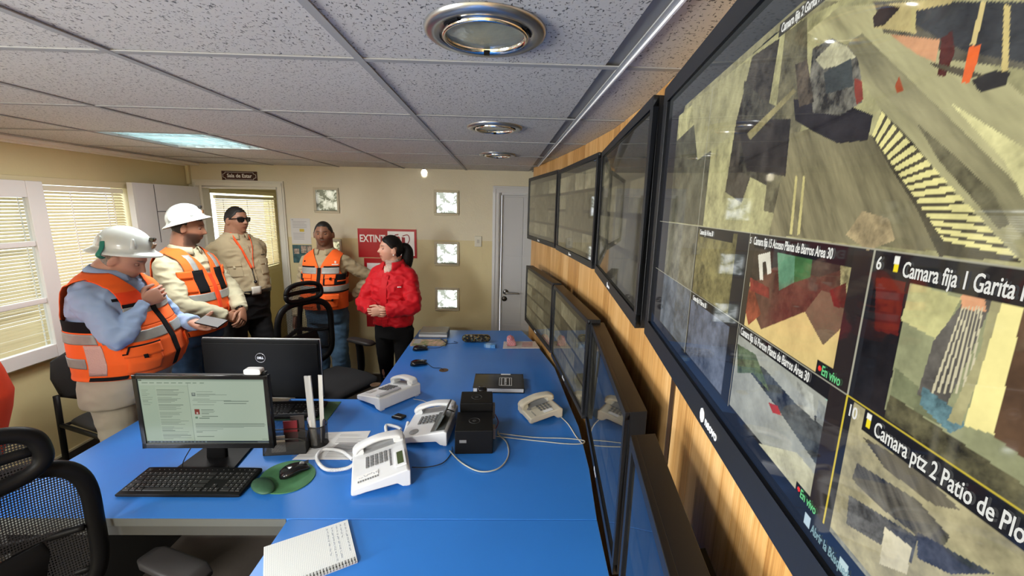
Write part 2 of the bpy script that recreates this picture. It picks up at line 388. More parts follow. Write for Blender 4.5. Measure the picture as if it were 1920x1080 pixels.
def window_frame(name, y0, y1, z0, z1, x=X_L):
    b = MB(); t = .045
    for (a0, a1, c0, c1) in ((y0-t, y1+t, z1, z1+t), (y0-t, y1+t, z0-t, z0), (y0-t, y0, z0, z1), (y1, y1+t, z0, z1)): b.bb(x-.0, x+.014, a0, a1, c0, c1)
    o = b.build(name, mat('cream_frame_paint', (.62, .55, .36), .5), bevel=.003); return tag(o, kind='structure')
window_frame('window_1', 0.9, 3.40, .80, 1.88)
window_frame('window_2', 4.33, 5.50, 1.0, 1.88)
window_frame('window_added', -1.8, -.2, .9, 1.9)  # out of view, added to let in more daylight
for i, (a, b_, c, d) in enumerate(((.9, 3.4, .8, 1.88), (4.33, 5.5, 1., 1.88))):
    g = MB()
    g.bb(X_L-.075, X_L-.072, a, b_, c, d)
    pane = g.build('window_glass', MATS.get('window_pane') or pane_mat('window_pane'), None); tag(pane, kind='structure')
# white three-light sash standing in front of the blind
sh = empty('window_sash', (X_L+.03, 2.30, .78), 0, 'white painted wooden window sash with three panes at the left picture edge', 'window sash')
b = MB(); y0, y1, z0, z1 = -.46, .435, .0, 1.115
b.bb(0, .04, y1-.095, y1, z0, z1).bb(0, .04, y0, y0+.08, z0, z1).bb(0.001, .039, y0+.08, y1-.095, z0, z0+.085).bb(0.001, .039, y0+.08, y1-.095, z1-.10, z1)
b.build('sash_frame', M_WHITE, sh, bevel=.004)
for k, z in enumerate((.375, .735)): MB().bb(.006, .034, y0+.08, y1-.095, z-.017, z+.017).build('glazing_bar', M_WHITE, sh, bevel=.005)
MB().bb(.018, .021, y0+.08, y1-.095, z0+.085, z1-.1).build('pane', pane_mat('sash_glass'), sh)

# ------------------------------------------------------------------ glass bricks
def glass_brick_mat():
    m = bpy.data.materials.new('frosted_flower_glass'); m.use_nodes = True; nt = m.node_tree; L = nt.links.new
    p = nt.nodes['Principled BSDF']; p.inputs['Roughness'].default_value = .1; p.inputs['Base Color'].default_value = (.35, .38, .36, 1)
    tc = nt.nodes.new('ShaderNodeTexCoord'); wv = nt.nodes.new('ShaderNodeTexVoronoi'); wv.inputs['Scale'].default_value = 17; wv.feature = 'SMOOTH_F1'; L(tc.outputs['Object'], wv.inputs[0])
    n = nt.nodes.new('ShaderNodeTexNoise'); n.inputs['Scale'].default_value = 22; n.inputs['Detail'].default_value = 3; n.inputs['Distortion'].default_value = 2; L(tc.outputs['Object'], n.inputs[0])
    ad = nt.nodes.new('ShaderNodeMath'); ad.operation = 'ADD'; L(wv.outputs[0], ad.inputs[0]); L(n.outputs[0], ad.inputs[1])
    cr = nt.nodes.new('ShaderNodeValToRGB'); cr.color_ramp.elements[0].position = .62; cr.color_ramp.elements[0].color = (.97, .98, .98, 1)
    e = cr.color_ramp.elements.new(.95); e.color = (.55, .57, .52, 1); cr.color_ramp.elements[2].position = 1.0; cr.color_ramp.elements[2].color = (.20, .21, .17, 1)
    L(ad.outputs[0], cr.inputs[0])
    t = nt.nodes.new('ShaderNodeBsdfTransparent'); L(cr.outputs[0], t.inputs[0])
    mx = nt.nodes.new('ShaderNodeMixShader'); mx.inputs[0].default_value = .88
    L(p.outputs[0], mx.inputs[1]); L(t.outputs[0], mx.inputs[2]); L(mx.outputs[0], nt.nodes['Material Output'].inputs[0]); return m
M_GB = glass_brick_mat()
gl = ['square glass brick high on the back wall above the bareheaded man in the orange vest', 'square glass brick half hidden by the head of the man in the orange vest',
      'topmost glass brick of the column of three beside the door', 'middle glass brick of the column of three beside the door', 'lowest glass brick of the column of three beside the door']
for (x, z), lb in zip(GB, gl):
    r = empty('glass_brick', (x, Y_B, z), 0, lb, 'glass brick', 'glass bricks in the back wall')
    b = MB(); o_, i_ = .119, .098
    for (x0, x1, z0, z1) in ((-o_, o_, i_, o_), (-o_, o_, -o_, -i_), (-o_, -i_, -i_, i_), (i_, o_, -i_, i_)): b.bb(x0, x1, -.008, .05, z0, z1)
    b.build('frame', mat('brick_surround', (.50, .45, .32), .5), r, bevel=.003)
    g = MB(); g.add([(-.098, .006, -.098), (.098, .006, -.098), (.098, .006, .098), (-.098, .006, .098)], [(0, 1, 2, 3)])
    g.build('glass', M_GB, r, smooth=True)

# ------------------------------------------------------------------ door_1: white panelled door in the back wall
def door_frame(name, x0, x1, z1, m, y=Y_B, wd=.062):
    b = MB()
    for (a0, a1, c0, c1) in ((x0-wd, x0, 0, z1), (x1, x1+wd, 0, z1), (x0-wd, x1+wd, z1, z1+wd)):
        b.bb(a0, a1, y-.016, y, c0, c1)
    for (a0, a1, c0, c1) in ((x0-.0, x0+.022, 0, z1), (x1-.022, x1, 0, z1), (x0+.022, x1-.022, z1-.022, z1)): b.bb(a0, a1, y-.006, y+.09, c0, c1)
    b.bb(x0-wd*.75, x0-wd*.55, y-.022, y-.0155, 0, z1+wd*.55); b.bb(x1+wd*.55, x1+wd*.75, y-.022, y-.0155, 0, z1+wd*.55); b.bb(x0-wd*.75, x1+wd*.75, y-.022, y-.016, z1+wd*.55, z1+wd*.75)
    return tag(b.build(name, m, bevel=.002), kind='structure')
M_DOORP = mat('door_paint_grey_white', (.50, .51, .53), .4, bump=.03)
door_frame('door_1', -.03, .77, 1.94, mat('frame_paint_grey_white', (.55, .555, .56), .4))
d = tag(MB().bb(-.006, .746, Y_B+.03, Y_B+.07, .008, 1.917).build('door_2', M_DOORP), kind='structure')
b = MB(); x = .02
for (x0, x1) in ((.02, .205), (.215, .40), (.41, .595), (.605, .73)):
    for (z0, z1) in ((.06, .62), (.63, 1.33), (1.34, 1.90)): b.bb(x0, x1, Y_B+.026, Y_B+.031, z0, z1)
b.build('door_panel', M_DOORP, d, bevel=.002)
b = MB(); hx, hz = .048, .965
b.lathe([(0, 0), (.027, 0), (.027, .008), (0, .009)], 24, M=frame((hx, Y_B+.026, hz), (1, 0, 0), (0, 0, 1)))
b.tube([(hx, Y_B+.024, hz), (hx, Y_B-.025, hz), (hx+.02, Y_B-.035, hz), (hx+.13, Y_B-.035, hz-.004)], [.010, .010, .010, .008], 10, smooth=4, round_ends=True)
b.build('door_handle', mat('satin_steel', (.38, .37, .35), .3, 1.), d, smooth=True)
MB().lathe([(0, 0), (.026, 0), (.026, .007), (.010, .010), (0, .010)], 24, M=frame((hx-.012, Y_B+.026, .895), (1, 0, 0), (0, 0, 1))).build('lock_rosette', mat('dark_bronze', (.09, .08, .07), .35, 1.), d, smooth=True)

# door_3: open doorway to the lounge and its open leaf
door_frame('door_3', -2.85, -2.12, 1.94, mat('frame_paint_cream', (.66, .64, .56), .4), wd=.055)
lf = tag(MB().bb(-2.885, -2.845, 3.36, 4.045, .01, 1.925).build('door_4', mat('grey_door_leaf', (.62, .62, .64), .33, var=.06, vscale=5, bump=.03)), kind='structure')
MB().bb(-2.886, -2.844, 3.335, 3.36, .01, 1.925).build('door_edge', M_WHITE, lf)
b = MB(); b.bb(-2.8455, -2.8435, 3.535, 3.541, 1.45, 1.92); b.bb(-2.8455, -2.8435, 3.541, 3.72, 1.700, 1.706); b.build('groove', mat('groove_dark', (.06, .06, .07), .6), lf)
# extra light fitting above
def sign_plate(name, x0, x1, z0, z1, m, label, cat, th=.006, y=Y_B):
    r = empty(name, ((x0+x1)/2, y-th, (z0+z1)/2), 0, label, cat)
    MB().bb(-(x1-x0)/2, (x1-x0)/2, 0, th, -(z1-z0)/2, (z1-z0)/2).build('plate', m, r); return r
M_BROWN = mat('dark_brown_sign', (.055, .018, .014), .45); M_LET = mat('sign_white', (.85, .85, .83), .5)
r = sign_plate('room_sign', -2.63, -2.305, 1.992, 2.078, M_BROWN, 'small dark brown sign reading Sala de Estar above the open doorway', 'sign')
text('lettering', 'Sala de Estar', .047, M_LET, r, frame((0, -.0008, -.014), (1, 0, 0), (0, 0, 1)), 'CENTER', .95, .0009)
b = MB(); hw, hh, c = .152, .033, .022
oct_ = [(-hw+c, -hh), (hw-c, -hh), (hw-c, -hh+.012), (hw, -hh+.02), (hw, hh-.02), (hw-c, hh-.012), (hw-c, hh), (-hw+c, hh), (-hw+c, hh-.012), (-hw, hh-.02), (-hw, -hh+.02), (-hw+c, -hh+.012)]
for i in range(12):
    p, q = oct_[i], oct_[(i+1) % 12]; b.tube([(p[0], -.001, p[1]), (q[0], -.001, q[1])], .0017, 4)
b.build('border', M_LET, r)

# extinguisher sign
M_RED = mat('sign_red', (.42, .008, .014), .35); 
r = sign_plate('extinguisher_sign', -1.395, -.83, 1.293, 1.572, M_RED, 'red fire extinguisher wall sign reading EXTINTOR behind the woman', 'sign')
text('lettering', 'EXTINTOR', .098, M_LET, r, frame((-.268, -.0008, .012), (1, 0, 0), (0, 0, 1)), 'LEFT', .74, .002)
b = MB().bb(.005, .262, -.0008, 0, -.118, .118); b.build('pictogram_panel', M_LET, r)
b = MB(); b.prism([(.055, -.09), (.125, -.09), (.125, .055), (.115, .07), (.065, .07), (.055, .055)], 0, .0006, fr=frame((0, -.0009, 0), (1, 0, 0), (0, 0, 1)))
b.prism([(.14, -.09), (.172, -.09), (.172, .06), (.14, .065)], 0, .0006, fr=frame((0, -.0009, 0), (1, 0, 0), (0, 0, 1)))
b.tube([(.075, -.002, .082), (.11, -.002, .088)], .005, 6); b.tube([(.15, -.002, .075), (.2, -.002, .085), (.215, -.002, .04), (.195, -.002, -.01), (.21, -.002, -.06), (.18, -.002, -.085)], .004, 6, smooth=5)
b.build('pictogram', mat('pictogram_red', (.30, .01, .015), .5), r)
r = sign_plate('notice_board', -1.345, -.89, .59, 1.285, M_RED, 'tall red notice panel below the extinguisher sign, behind the woman', 'notice')
b = MB().bb(-.20, .205, -.0008, 0, .12, .30); b.bb(.12, .205, -.0008, 0, -.20, -.02); b.build('text_panel', M_LET, r)
b = MB(); b.prism([(-.2, .10), (.205, .30), (.205, .16), (.0, .06)], 0, .0006, fr=frame((0, -.0012, 0), (1, 0, 0), (0, 0, 1))); b.build('red_stripe', M_RED, r)
# papers near the doorway
r = sign_plate('wall_notice', -2.03, -1.845, 1.41, 1.655, mat('laminated_paper', (.62, .62, .60), .15), 'white laminated notice taped to the back wall beside the doorway', 'notice', .002)
b = MB()
for k in range(13):
    if 4 < k < 8: continue
    b.bb(-.075, random.uniform(.02, .06), -.0006, 0, .09-k*.014, .094-k*.014)
b.bb(-.08, -.067, -.0006, 0, .103, .112); b.build('printed_text', mat('grey_ink', (.35, .35, .36), .7), r)
MB().bb(-.012, .032, -.0008, 0, -.005, .022).build('yellow_label', mat('yellow_ink', (.55, .42, .06), .6), r)
r = sign_plate('photo_poster', -2.03, -1.845, 1.225, 1.40, mat('dark_teal_print', (.05, .11, .12), .3, var=.5, vscale=25), 'small dark teal poster with photos below the white notice', 'poster', .002)
b = MB().bb(-.01, .04, -.0006, 0, .01, .08).bb(.048, .09, -.0006, 0, .02, .08).bb(-.08, -.03, -.0006, 0, .0, .05); b.build('photos', mat('small_photos', (.35, .28, .22), .4, var=.7, vscale=60), r)
# switch
r = empty('light_switch', (-.231, Y_B, 1.470), 0, 'cream light switch plate on the back wall left of the white door', 'light switch')
MB().bb(-.034, .034, -.010, 0, -.052, .052).build('plate', mat('switch_cream', (.60, .58, .48), .35), r, bevel=.004)
MB().bb(-.012, .012, -.0125, -.009, -.017, .017).build('rocker', mat('rocker_grey', (.45, .44, .38), .4), r, bevel=.001)
r = empty('wall_socket', (X_L+.0, 5.2, .82), 0, 'white wall socket under the blind in the next room', 'socket')
MB().bb(0, .02, -.07, .07, -.045, .045).build('plate', M_WHITEPL, r, bevel=.004)
MB().bb(.02, .022, -.02, .02, -.02, .02).build('outlet', M_GREYPL, r)
# ------------------------------------------------------------------ ceiling lights
dl_lab = ['large round recessed ceiling light nearest the camera, chrome ring with frosted lens', 'round recessed ceiling light between the nearest and the farthest ones', 'round recessed ceiling light farthest away, near the wooden wall end']
def downlight():
    r = empty('recessed_downlight', (0, 0, 0), 0)
    MB().lathe([(.082, -.002), (.094, -.009), (.112, -.011), (.120, -.006), (.121, .0)], 64).build('outer_ring', mat('grey_metal_ring', (.42, .43, .44), .28, .9), r, smooth=True)
    MB().lathe([(.0825, -.0015), (.086, -.014), (.081, -.016), (.076, -.010), (.076, -.002)], 64).build('inner_ring', mat('chrome_ring', (.8, .8, .8), .12, 1.), r, smooth=True)
    MB().lathe([(0, -.009), (.04, -.0085), (.077, -.006)], 48).build('lens', mat('frosted_lens', (.33, .34, .26), .12, bump=.15, bscale=30, var=.12, vscale=20), r, smooth=True)
    MB().bb(-.006, .006, .070, .082, -.017, -.010).build('clip', M_BLACK, r)
    for a0 in (30, 150, 215, 330):
        pts = [(.0895*math.cos(R(a0+k*4)), .0895*math.sin(R(a0+k*4)), -.0095) for k in range(7)]; MB().tube(pts, .0028, 6).build('slot', M_BLACK, r)
    return r
dl = downlight()
for i, (y, lb) in enumerate(((.905, dl_lab[0]), (1.90, dl_lab[1]), (2.84, dl_lab[2]))):
    o = dl if i == 0 else copy_tree(dl); o.location = (-.04, y, Z_C-.0005); tag(o, lb, 'ceiling light', 'round recessed ceiling lights')
# louvre troffers: one in view, two unseen ones added behind the camera for fill
def troffer(x0, x1, y0, y1, label, power, tint=(1, .985, .94)):
    r = empty('louvre_ceiling_light', ((x0+x1)/2, (y0+y1)/2, Z_C), 0, label, 'ceiling light', 'square louvre ceiling lights'); w_, h_ = (x1-x0)/2-.012, (y1-y0)/2-.012
    b = MB(); b.bb(-w_, w_, -h_, h_, .085, .09)
    for (a, c, d_, e) in ((-w_, -w_+.006, -h_, h_), (w_-.006, w_, -h_, h_), (-w_, w_, -h_, -h_+.006), (-w_, w_, h_-.006, h_)): b.bb(a, c, d_, e, -.002, .09)
    b.build('housing', mat('troffer_white', (.75, .8, .8), .3), r)
    b = MB()
    for k in range(-4, 5): b.bb(k*w_/5-.0015, k*w_/5+.0015, -h_, h_, .002, .04)
    for k in (-1, 0, 1): b.bb(-w_, w_, k*h_/2-.0015, k*h_/2+.0015, .002, .04)
    b.build('louvre', mat('louvre_aluminium', (.75, .8, .8), .18, .8), r)
    MB().tube([(-w_*.5, -h_+.02, .065), (-w_*.5, h_-.02, .065)], .013, 10).tube([(w_*.5, -h_+.02, .065), (w_*.5, h_-.02, .065)], .013, 10).tube([(0, -h_+.02, .065), (0, h_-.02, .065)], .013, 10).build(
        'fluorescent_tubes', mat('tube_glow', (1, 1, 1), .3, emit=(.72, .95, 1.), estr=7.), r, smooth=True)
    l = area('troffer_lamp', ((x0+x1)/2, (y0+y1)/2, Z_C-.01), (0, 0, 0), .5, .5, power, tint); return r
troffer(*TRO, 'square louvre ceiling light glowing pale cyan above the men in hard hats', 16)
for i, (k, j) in enumerate(((3, 2), (6, 1))):
    troffer(GX[k], GX[k+1], GY[j], GY[j+1], 'unseen louvre ceiling light added behind the camera for fill', 72)

# tiny lamp added to make the patch of sun on the wall top
r = empty('sun_patch_lamp', (-.745, 4.045, Z_C-.003), 0, 'tiny added lamp for a sun patch under the ceiling, above the right glass bricks', 'spotlight')
MB().lathe([(0, -.004), (.012, -.004), (.016, -.006), (.018, -.003), (.019, 0)], 24).build('trim_ring', M_CHROME, r, smooth=True)
MB().lathe([(0, -.0052), (.011, -.0052)], 20).build('bulb', mat('bulb_glow', (1, 1, 1), .3, emit=(1, .98, .92), estr=12), r)
sl = bpy.data.lights.new('sun_patch_light', 'SPOT'); sl.energy = 1.2; sl.spot_size = R(84); sl.spot_blend = .25; sl.shadow_soft_size = .004; sl.color = (1, .98, .93)
so_ = bpy.data.objects.new('sun_patch_light', sl); so_.location = (-.745, 4.045, Z_C-.010); so_.rotation_euler = (R(60), 0, 0); COL.objects.link(so_)

# ------------------------------------------------------------------ desk
M_BLUE = mat('blue_laminate', (.030, .185, .60), .32, bump=.03, bscale=500, var=.04, vscale=3)
M_EDGE = mat('grey_edge_band', (.10, .105, .10), .45)
edge_pts = [(978, 620), (1005, 645), (1022, 667), (1040, 690), (1068, 760), (1085, 800), (1105, 880), (1118, 970)]
EP = [on_desk(*p) for p in edge_pts]
desk = empty('control_desk', (-.7, 1.9, 0), 0, 'large blue laminate control desk with a side wing and curved edge along the screen wall', 'desk')
def dk(pts): return [(p[0]+.7, p[1]-1.9) for p in pts]
seam = 1.256
farp = [(-.72, seam), (EP[-1].x, seam)]+[(p.x, p.y) for p in reversed(EP[:-1])]+[(-.70, 3.49), (-.715, 2.155), (-1.755, 2.15), (-1.765, 1.55), (-1.78, seam)]
nearp = [(-.712, -1.1), (.10, -1.1), (.16, -.5), (.235, .1), (.29, .6), (.333, 1.0), (EP[-1].x, seam-.003), (-.712, seam-.003)]
MB().prism(dk(farp), DESK_Z-.028, DESK_Z-.0006).build('desktop', M_BLUE, desk, bevel=.0015)
MB().prism(dk(nearp), DESK_Z-.028, DESK_Z-.0006).build('desktop', M_BLUE, desk, bevel=.0015)
b = MB(); b.bb(-1.78+.7, -.72+.7, seam-1.9-.0025, seam-1.9, DESK_Z-.029, DESK_Z-.001); b.build('edge_band', M_EDGE, desk)
MB().bb(-1.08, .0, seam-1.9+.01, seam-1.9+.03, DESK_Z-.075, DESK_Z-.028).build('apron', mat('dark_apron', (.06, .06, .055), .6), desk)
MB().bb(-.99, -.02, .12, .14, .12, DESK_Z-.03).build('modesty_panel', mat('dark_panel', (.03, .03, .03), .6), desk)
for (x0, x1, y0, y1) in ((-1.04, -1.02, -.6, .2), (.0, .02, -.56, 1.55), (.60, .62, 1.2, 1.5), (.62, .64, -.9, -.5)):
    MB().bb(x0, x1, y0, y1, 0, DESK_Z-.028).build('leg_panel', mat('dark_panel'), desk)
MB().bb(.0, .02, -2.9, -.7, 0, DESK_Z-.028).build('leg_panel', mat('dark_panel'), desk)
for px_ in ((832, 694), (720, 826), (704, 721)):
    p = on_desk(*px_); r_ = MB().lathe([(0, .0005), (.024, .0005), (.026, .0015), (.030, .0012), (.031, .0)], 24)
    r_.build('cable_grommet', mat('grommet_brown', (.10, .055, .025), .6), desk, loc=(p.x+.7, p.y-1.9, DESK_Z), smooth=True)

# ------------------------------------------------------------------ wooden screen wall
def wood_mat():
    m = bpy.data.materials.new('oak_veneer'); m.use_nodes = True; nt = m.node_tree; L = nt.links.new; p = nt.nodes['Principled BSDF']
    g = nt.nodes.new('ShaderNodeNewGeometry')
    def noise_(scale, mscale, det=6, dist=0):
        mp = nt.nodes.new('ShaderNodeMapping'); mp.inputs['Scale'].default_value = mscale; L(g.outputs['Position'], mp.inputs[0])
        n = nt.nodes.new('ShaderNodeTexNoise'); n.inputs['Scale'].default_value = scale; n.inputs['Detail'].default_value = det; n.inputs['Distortion'].default_value = dist; L(mp.outputs[0], n.inputs[0]); return n.outputs[0]
    a = noise_(60, (1, 1, .035)); b_ = noise_(260, (1, 1, .02), 3); c = noise_(7, (1, 1, .12), 3, 1.5)
    at = nt.nodes.new('ShaderNodeAttribute'); at.attribute_name = 'strip'
    m1 = nt.nodes.new('ShaderNodeMath'); m1.operation = 'MULTIPLY_ADD'; m1.inputs[1].default_value = .45; L(a, m1.inputs[0])
    m2 = nt.nodes.new('ShaderNodeMath'); m2.operation = 'MULTIPLY_ADD'; m2.inputs[1].default_value = .55; L(b_, m2.inputs[0]); 
    m3 = nt.nodes.new('ShaderNodeMath'); m3.operation = 'MULTIPLY_ADD'; m3.inputs[1].default_value = .35; L(c, m3.inputs[0])
    m4 = nt.nodes.new('ShaderNodeMath'); m4.operation = 'MULTIPLY_ADD'; m4.inputs[1].default_value = .22; m4.inputs[2].default_value = -.27; L(at.outputs['Fac'], m4.inputs[0])
    L(m4.outputs[0], m3.inputs[2]); L(m3.outputs[0], m2.inputs[2]); L(m2.outputs[0], m1.inputs[2])
    cr = nt.nodes.new('ShaderNodeValToRGB'); cr.color_ramp.elements[0].position = .30; cr.color_ramp.elements[0].color = (.36, .165, .045, 1)
    cr.color_ramp.elements[1].position = .72; cr.color_ramp.elements[1].color = (.74, .46, .195, 1); e = cr.color_ramp.elements.new(.5); e.color = (.56, .30, .095, 1)
    L(m1.outputs[0], cr.inputs[0]); L(cr.outputs[0], p.inputs['Base Color']); p.inputs['Roughness'].default_value = .42
    bu = nt.nodes.new('ShaderNodeBump'); bu.inputs['Strength'].default_value = .25; bu.inputs['Distance'].default_value = .002; L(b_, bu.inputs['Height']); L(bu.outputs[0], p.inputs['Normal'])
    return m
M_WOOD = wood_mat()
WP = [(.262, 3.68), (.36, 3.02), (.43, 2.43), (.472, 1.86), (.462, 1.42), (.415, .88), (.335, .35), (.27, -.05), (.17, -.7), (.03, -1.5)]
def wood_wall():
    pts = [Vector(p) for p in WP]; out = []
    for i in range(len(pts)-1):
        L = (pts[i+1]-pts[i]).length; n = max(1, round(L/.11))
        out += [pts[i].lerp(pts[i+1], k/n) for k in range(n)]
    out.append(pts[-1]); me_v, me_f, st = [], [], []
    for i in range(len(out)-1):
        a, c = out[i], out[i+1]; d = (c-a).normalized(); nrm = Vector((-d.y, d.x)); 
        if nrm.x < 0: nrm = -nrm
        off = random.uniform(0, .0008); a_, c_ = a+nrm*off+d*.0004, c+nrm*off-d*.0004
        b_ = len(me_v); q = [a_, c_, c_+nrm*.02, a_+nrm*.02]
        me_v += [(v.x, v.y, 0) for v in q]+[(v.x, v.y, Z_C-.001) for v in q]
        me_f += [(b_+3, b_+2, b_+1, b_), (b_+4, b_+5, b_+6, b_+7), (b_, b_+1, b_+5, b_+4), (b_+1, b_+2, b_+6, b_+5), (b_+2, b_+3, b_+7, b_+6), (b_+3, b_, b_+4, b_+7)]
        st += [random.random()]*8
    me = bpy.data.meshes.new('wall_screens'); me.from_pydata(me_v, [], me_f); me.materials.append(M_WOOD)
    at = me.attributes.new('strip', 'FLOAT', 'POINT'); at.data.foreach_set('value', st)
    o = bpy.data.objects.new('wall_screens', me); COL.objects.link(o); tag(o, kind='structure')
    # the dark joint between two veneer sheets
    j = at_x(1226, 740, .41); tag(MB().bb(j.x-.004, j.x+.004, .905, .909, 0, Z_C-.01).build('trim_5', mat('joint_dark', (.03, .015, .008), .8)), kind='structure')
wood_wall()
# knot holes in the veneer high on the wall
for k, (px_, py_) in enumerate(((1294, 92), (1301, 86))): pass

# ------------------------------------------------------------------ wall screens
SW, SH, ST = .78, .448, .055
PERS = .5
def vnoise(x, y, seed=0, octv=4):
    rs = np.random.RandomState(seed); out = np.zeros_like(x); amp = 1.; tot = 0
    for o in range(octv):
        G = rs.rand(64, 64); xi = np.floor(x).astype(int); yi = np.floor(y).astype(int); fx, fy = x-xi, y-yi
        fx, fy = fx*fx*(3-2*fx), fy*fy*(3-2*fy); g = lambda a, b: G[a % 64, b % 64]
        out += amp*((g(xi, yi)*(1-fx)+g(xi+1, yi)*fx)*(1-fy)+(g(xi, yi+1)*(1-fx)+g(xi+1, yi+1)*fx)*fy); tot += amp; amp *= PERS; x, y = x*2.03, y*2.03
    return out/tot
def inpoly(S, T, poly):
    n = len(poly); c = np.zeros(S.shape, bool); j = n-1
    for i in range(n):
        xi, yi = poly[i]; xj, yj = poly[j]
        if yi != yj: c ^= ((yi > T) != (yj > T)) & (S < (xj-xi)*(T-yi)/(yj-yi)+xi)
        j = i
    return c
class Screen:
    def __init__(s, name, far, near_dir, zc, label, paint, nx=190, ny=110, estr=.5, bezel=.020, bottom=.028, group=True, xs=None):
        s.o = Vector((far[0], far[1], zc-SH/2)); s.a = Vector((near_dir[0], near_dir[1], 0)).normalized(); s.n = Vector((-abs(s.a.y), s.a.x*(1 if s.a.y < 0 else -1), 0)).normalized()
        if s.n.x > 0: s.n = -s.n
        s.up = Vector((0, 0, 1)); s.fr = frame((0, 0, 0), s.a, s.up, s.n)
        s.root = empty(name, s.o, 0, label, 'screen', 'wall screens')
        m4 = s.fr
        b = MB(); bz = .006
        # outer casing with a raised lip
        def rect(x0, x1, y0, y1, z0, z1, mi=0): b.prism([(x0, y0), (x1, y0), (x1, y1), (x0, y1)], z0, z1, mi, m4)
        rect(0, SW, 0, SH, -ST, -.012); b.build('casing', M_BEZEL, s.root, bevel=.0012)
        b = MB()
        for (x0, x1, y0, y1) in ((0, SW, 0, bottom), (0, SW, SH-bezel, SH), (0, bezel, bottom, SH-bezel), (SW-bezel, SW, bottom, SH-bezel)): b.prism([(x0, y0), (x1, y0), (x1, y1), (x0, y1)], -.013, 0, 0, m4)
        b.build('bezel', M_BEZEL, s.root, bevel=.0015)
        b = MB(); b.prism([(.2, .1), (.58, .1), (.58, .35), (.2, .35)], -ST-.055, -ST, 0, m4); b.build('wall_bracket', M_BLACK, s.root)
        # picture
        x = xs if xs is not None else np.linspace(bezel, SW-bezel, nx); nx = len(x); y = np.linspace(bottom, SH-bezel, ny); S, T = np.meshgrid(x, y); colr = paint(S, T)
        V = np.zeros((nx*ny, 3)); V += np.outer(S.ravel(), s.a)+np.outer(T.ravel(), s.up)-np.array(s.n)*.006
        idx = np.arange(nx*ny).reshape(ny, nx); F = np.stack([idx[:-1, :-1], idx[:-1, 1:], idx[1:, 1:], idx[1:, :-1]], -1).reshape(-1, 4)
        me = bpy.data.meshes.new('display'); me.vertices.add(len(V)); me.vertices.foreach_set('co', V.ravel()); me.loops.add(F.size); me.loops.foreach_set('vertex_index', F.ravel()); me.polygons.add(len(F)); me.polygons.foreach_set('loop_start', np.arange(0, F.size, 4)); me.update(calc_edges=True); me.materials.append(vcol_mat('screen_glow_%g' % estr, .035, estr, .5))
        set_colors(me, np.clip(colr.reshape(-1, 3), 0, None)); o = bpy.data.objects.new('display', me); COL.objects.link(o); o.parent = s.root; s.disp = o
        # small maker mark
        text('maker_mark', 'neovo', .0150, mat('mark_white', (.8, .8, .8), .4), s.root, s.fr @ Matrix.Translation((SW/2-.020, .0095, .0006)), 'LEFT', .95, .0003)
        b = MB(); b.prism([(SW/2-.031+.0068*math.cos(t*PI/4), .0145+.0085*math.sin(t*PI/4)) for t in range(8)], 0, .0006, 0, m4); b.build('maker_badge', mat('mark_white'), s.root)
    def text(s, st, x, y, size, m, xs=1., name='caption'): return text(name, st, size, m, s.root, s.fr @ Matrix.Translation((x, y, -.0053)), 'LEFT', xs, .00012, .0001)
def lin(c): return np.array(srgb(*c))
def grid_paint(seed, cols, rows, tone, big=None):
    def f(S, T):
        rs = np.random.RandomState(seed); out = np.zeros(S.shape+(3,)); out[:] = lin((70, 67, 56))
        for i in range(cols):
            for j in range(rows):
                if big and (i, j) in big[1:]: continue
                cw, ch = (SW-.05)/cols, (SH-.09)/rows; x0, y0 = .025+i*cw, .05+j*ch; x1, y1 = x0+cw, y0+ch
                if big and (i, j) == big[0]: x1 += cw; y1 += ch
                m = (S > x0+.004) & (S < x1-.004) & (T > y0+.003) & (T < y1-.012)
                base = np.array(tone)*(.75+.5*rs.rand()); n = vnoise(S*40+rs.rand()*90, T*40+rs.rand()*90, seed*7+i*5+j, 4)
                c = lin(tuple(np.clip(base, 0, 255)))[None]*(.4+1.2*n[m][:, None]); a, k = rs.randn(2)*.6
                edge = ((S[m]-x0)/(x1-x0)*a+(T[m]-y0)/(y1-y0)*k+n[m]*.5) > .4; c[edge] *= .65; out[m] = c
        return out
    return f
tone = (118, 113, 90)
def mon_at(far, near): return far, (near[0]-far[0], near[1]-far[1])
L_ = 'wall screen with camera grid, '
scr = []
for nm, far, near, zc, lb, seed, big in (
    ('wall_screen', (.194, 3.203), (.310, 2.431), 1.795, 'upper row, farthest from the camera', 1, [(1, 1), (2, 1), (1, 2), (2, 2)]),
    ('wall_screen', (.314, 2.410), (.360, 1.632), 1.791, 'upper row, second from the far end', 2, [(1, 1), (2, 1), (1, 2), (2, 2)]),
    ('wall_screen', (.363, 1.586), (.275, .811), 1.787, 'upper row, third from the far end, reflecting the door', 3, None),
    ('wall_screen', (.197, 3.249), (.314, 2.477), 1.132, 'lower row, farthest from the camera', 4, None),
    ('wall_screen', (.317, 2.435), (.362, 1.656), 1.128, 'lower row, second from the far end, reflecting the pink bag', 5, None),
    ('wall_screen', (.380, 1.665), (.296, .890), 1.112, 'lower row, third from the far end, reflecting the cream telephone', 6, None),
    ('wall_screen', (.270, .768), (.150, -.003), 1.125, 'lower row, nearest to the camera, blue and hardly lit', 7, None)):
    f, nd = mon_at(far, near)
    scr.append(Screen(nm, f, nd, zc, L_+lb, grid_paint(seed, 4, 4, tone, big), estr={3: .20, 6: .07, 7: .07, 5: .30}.get(seed, .34)))
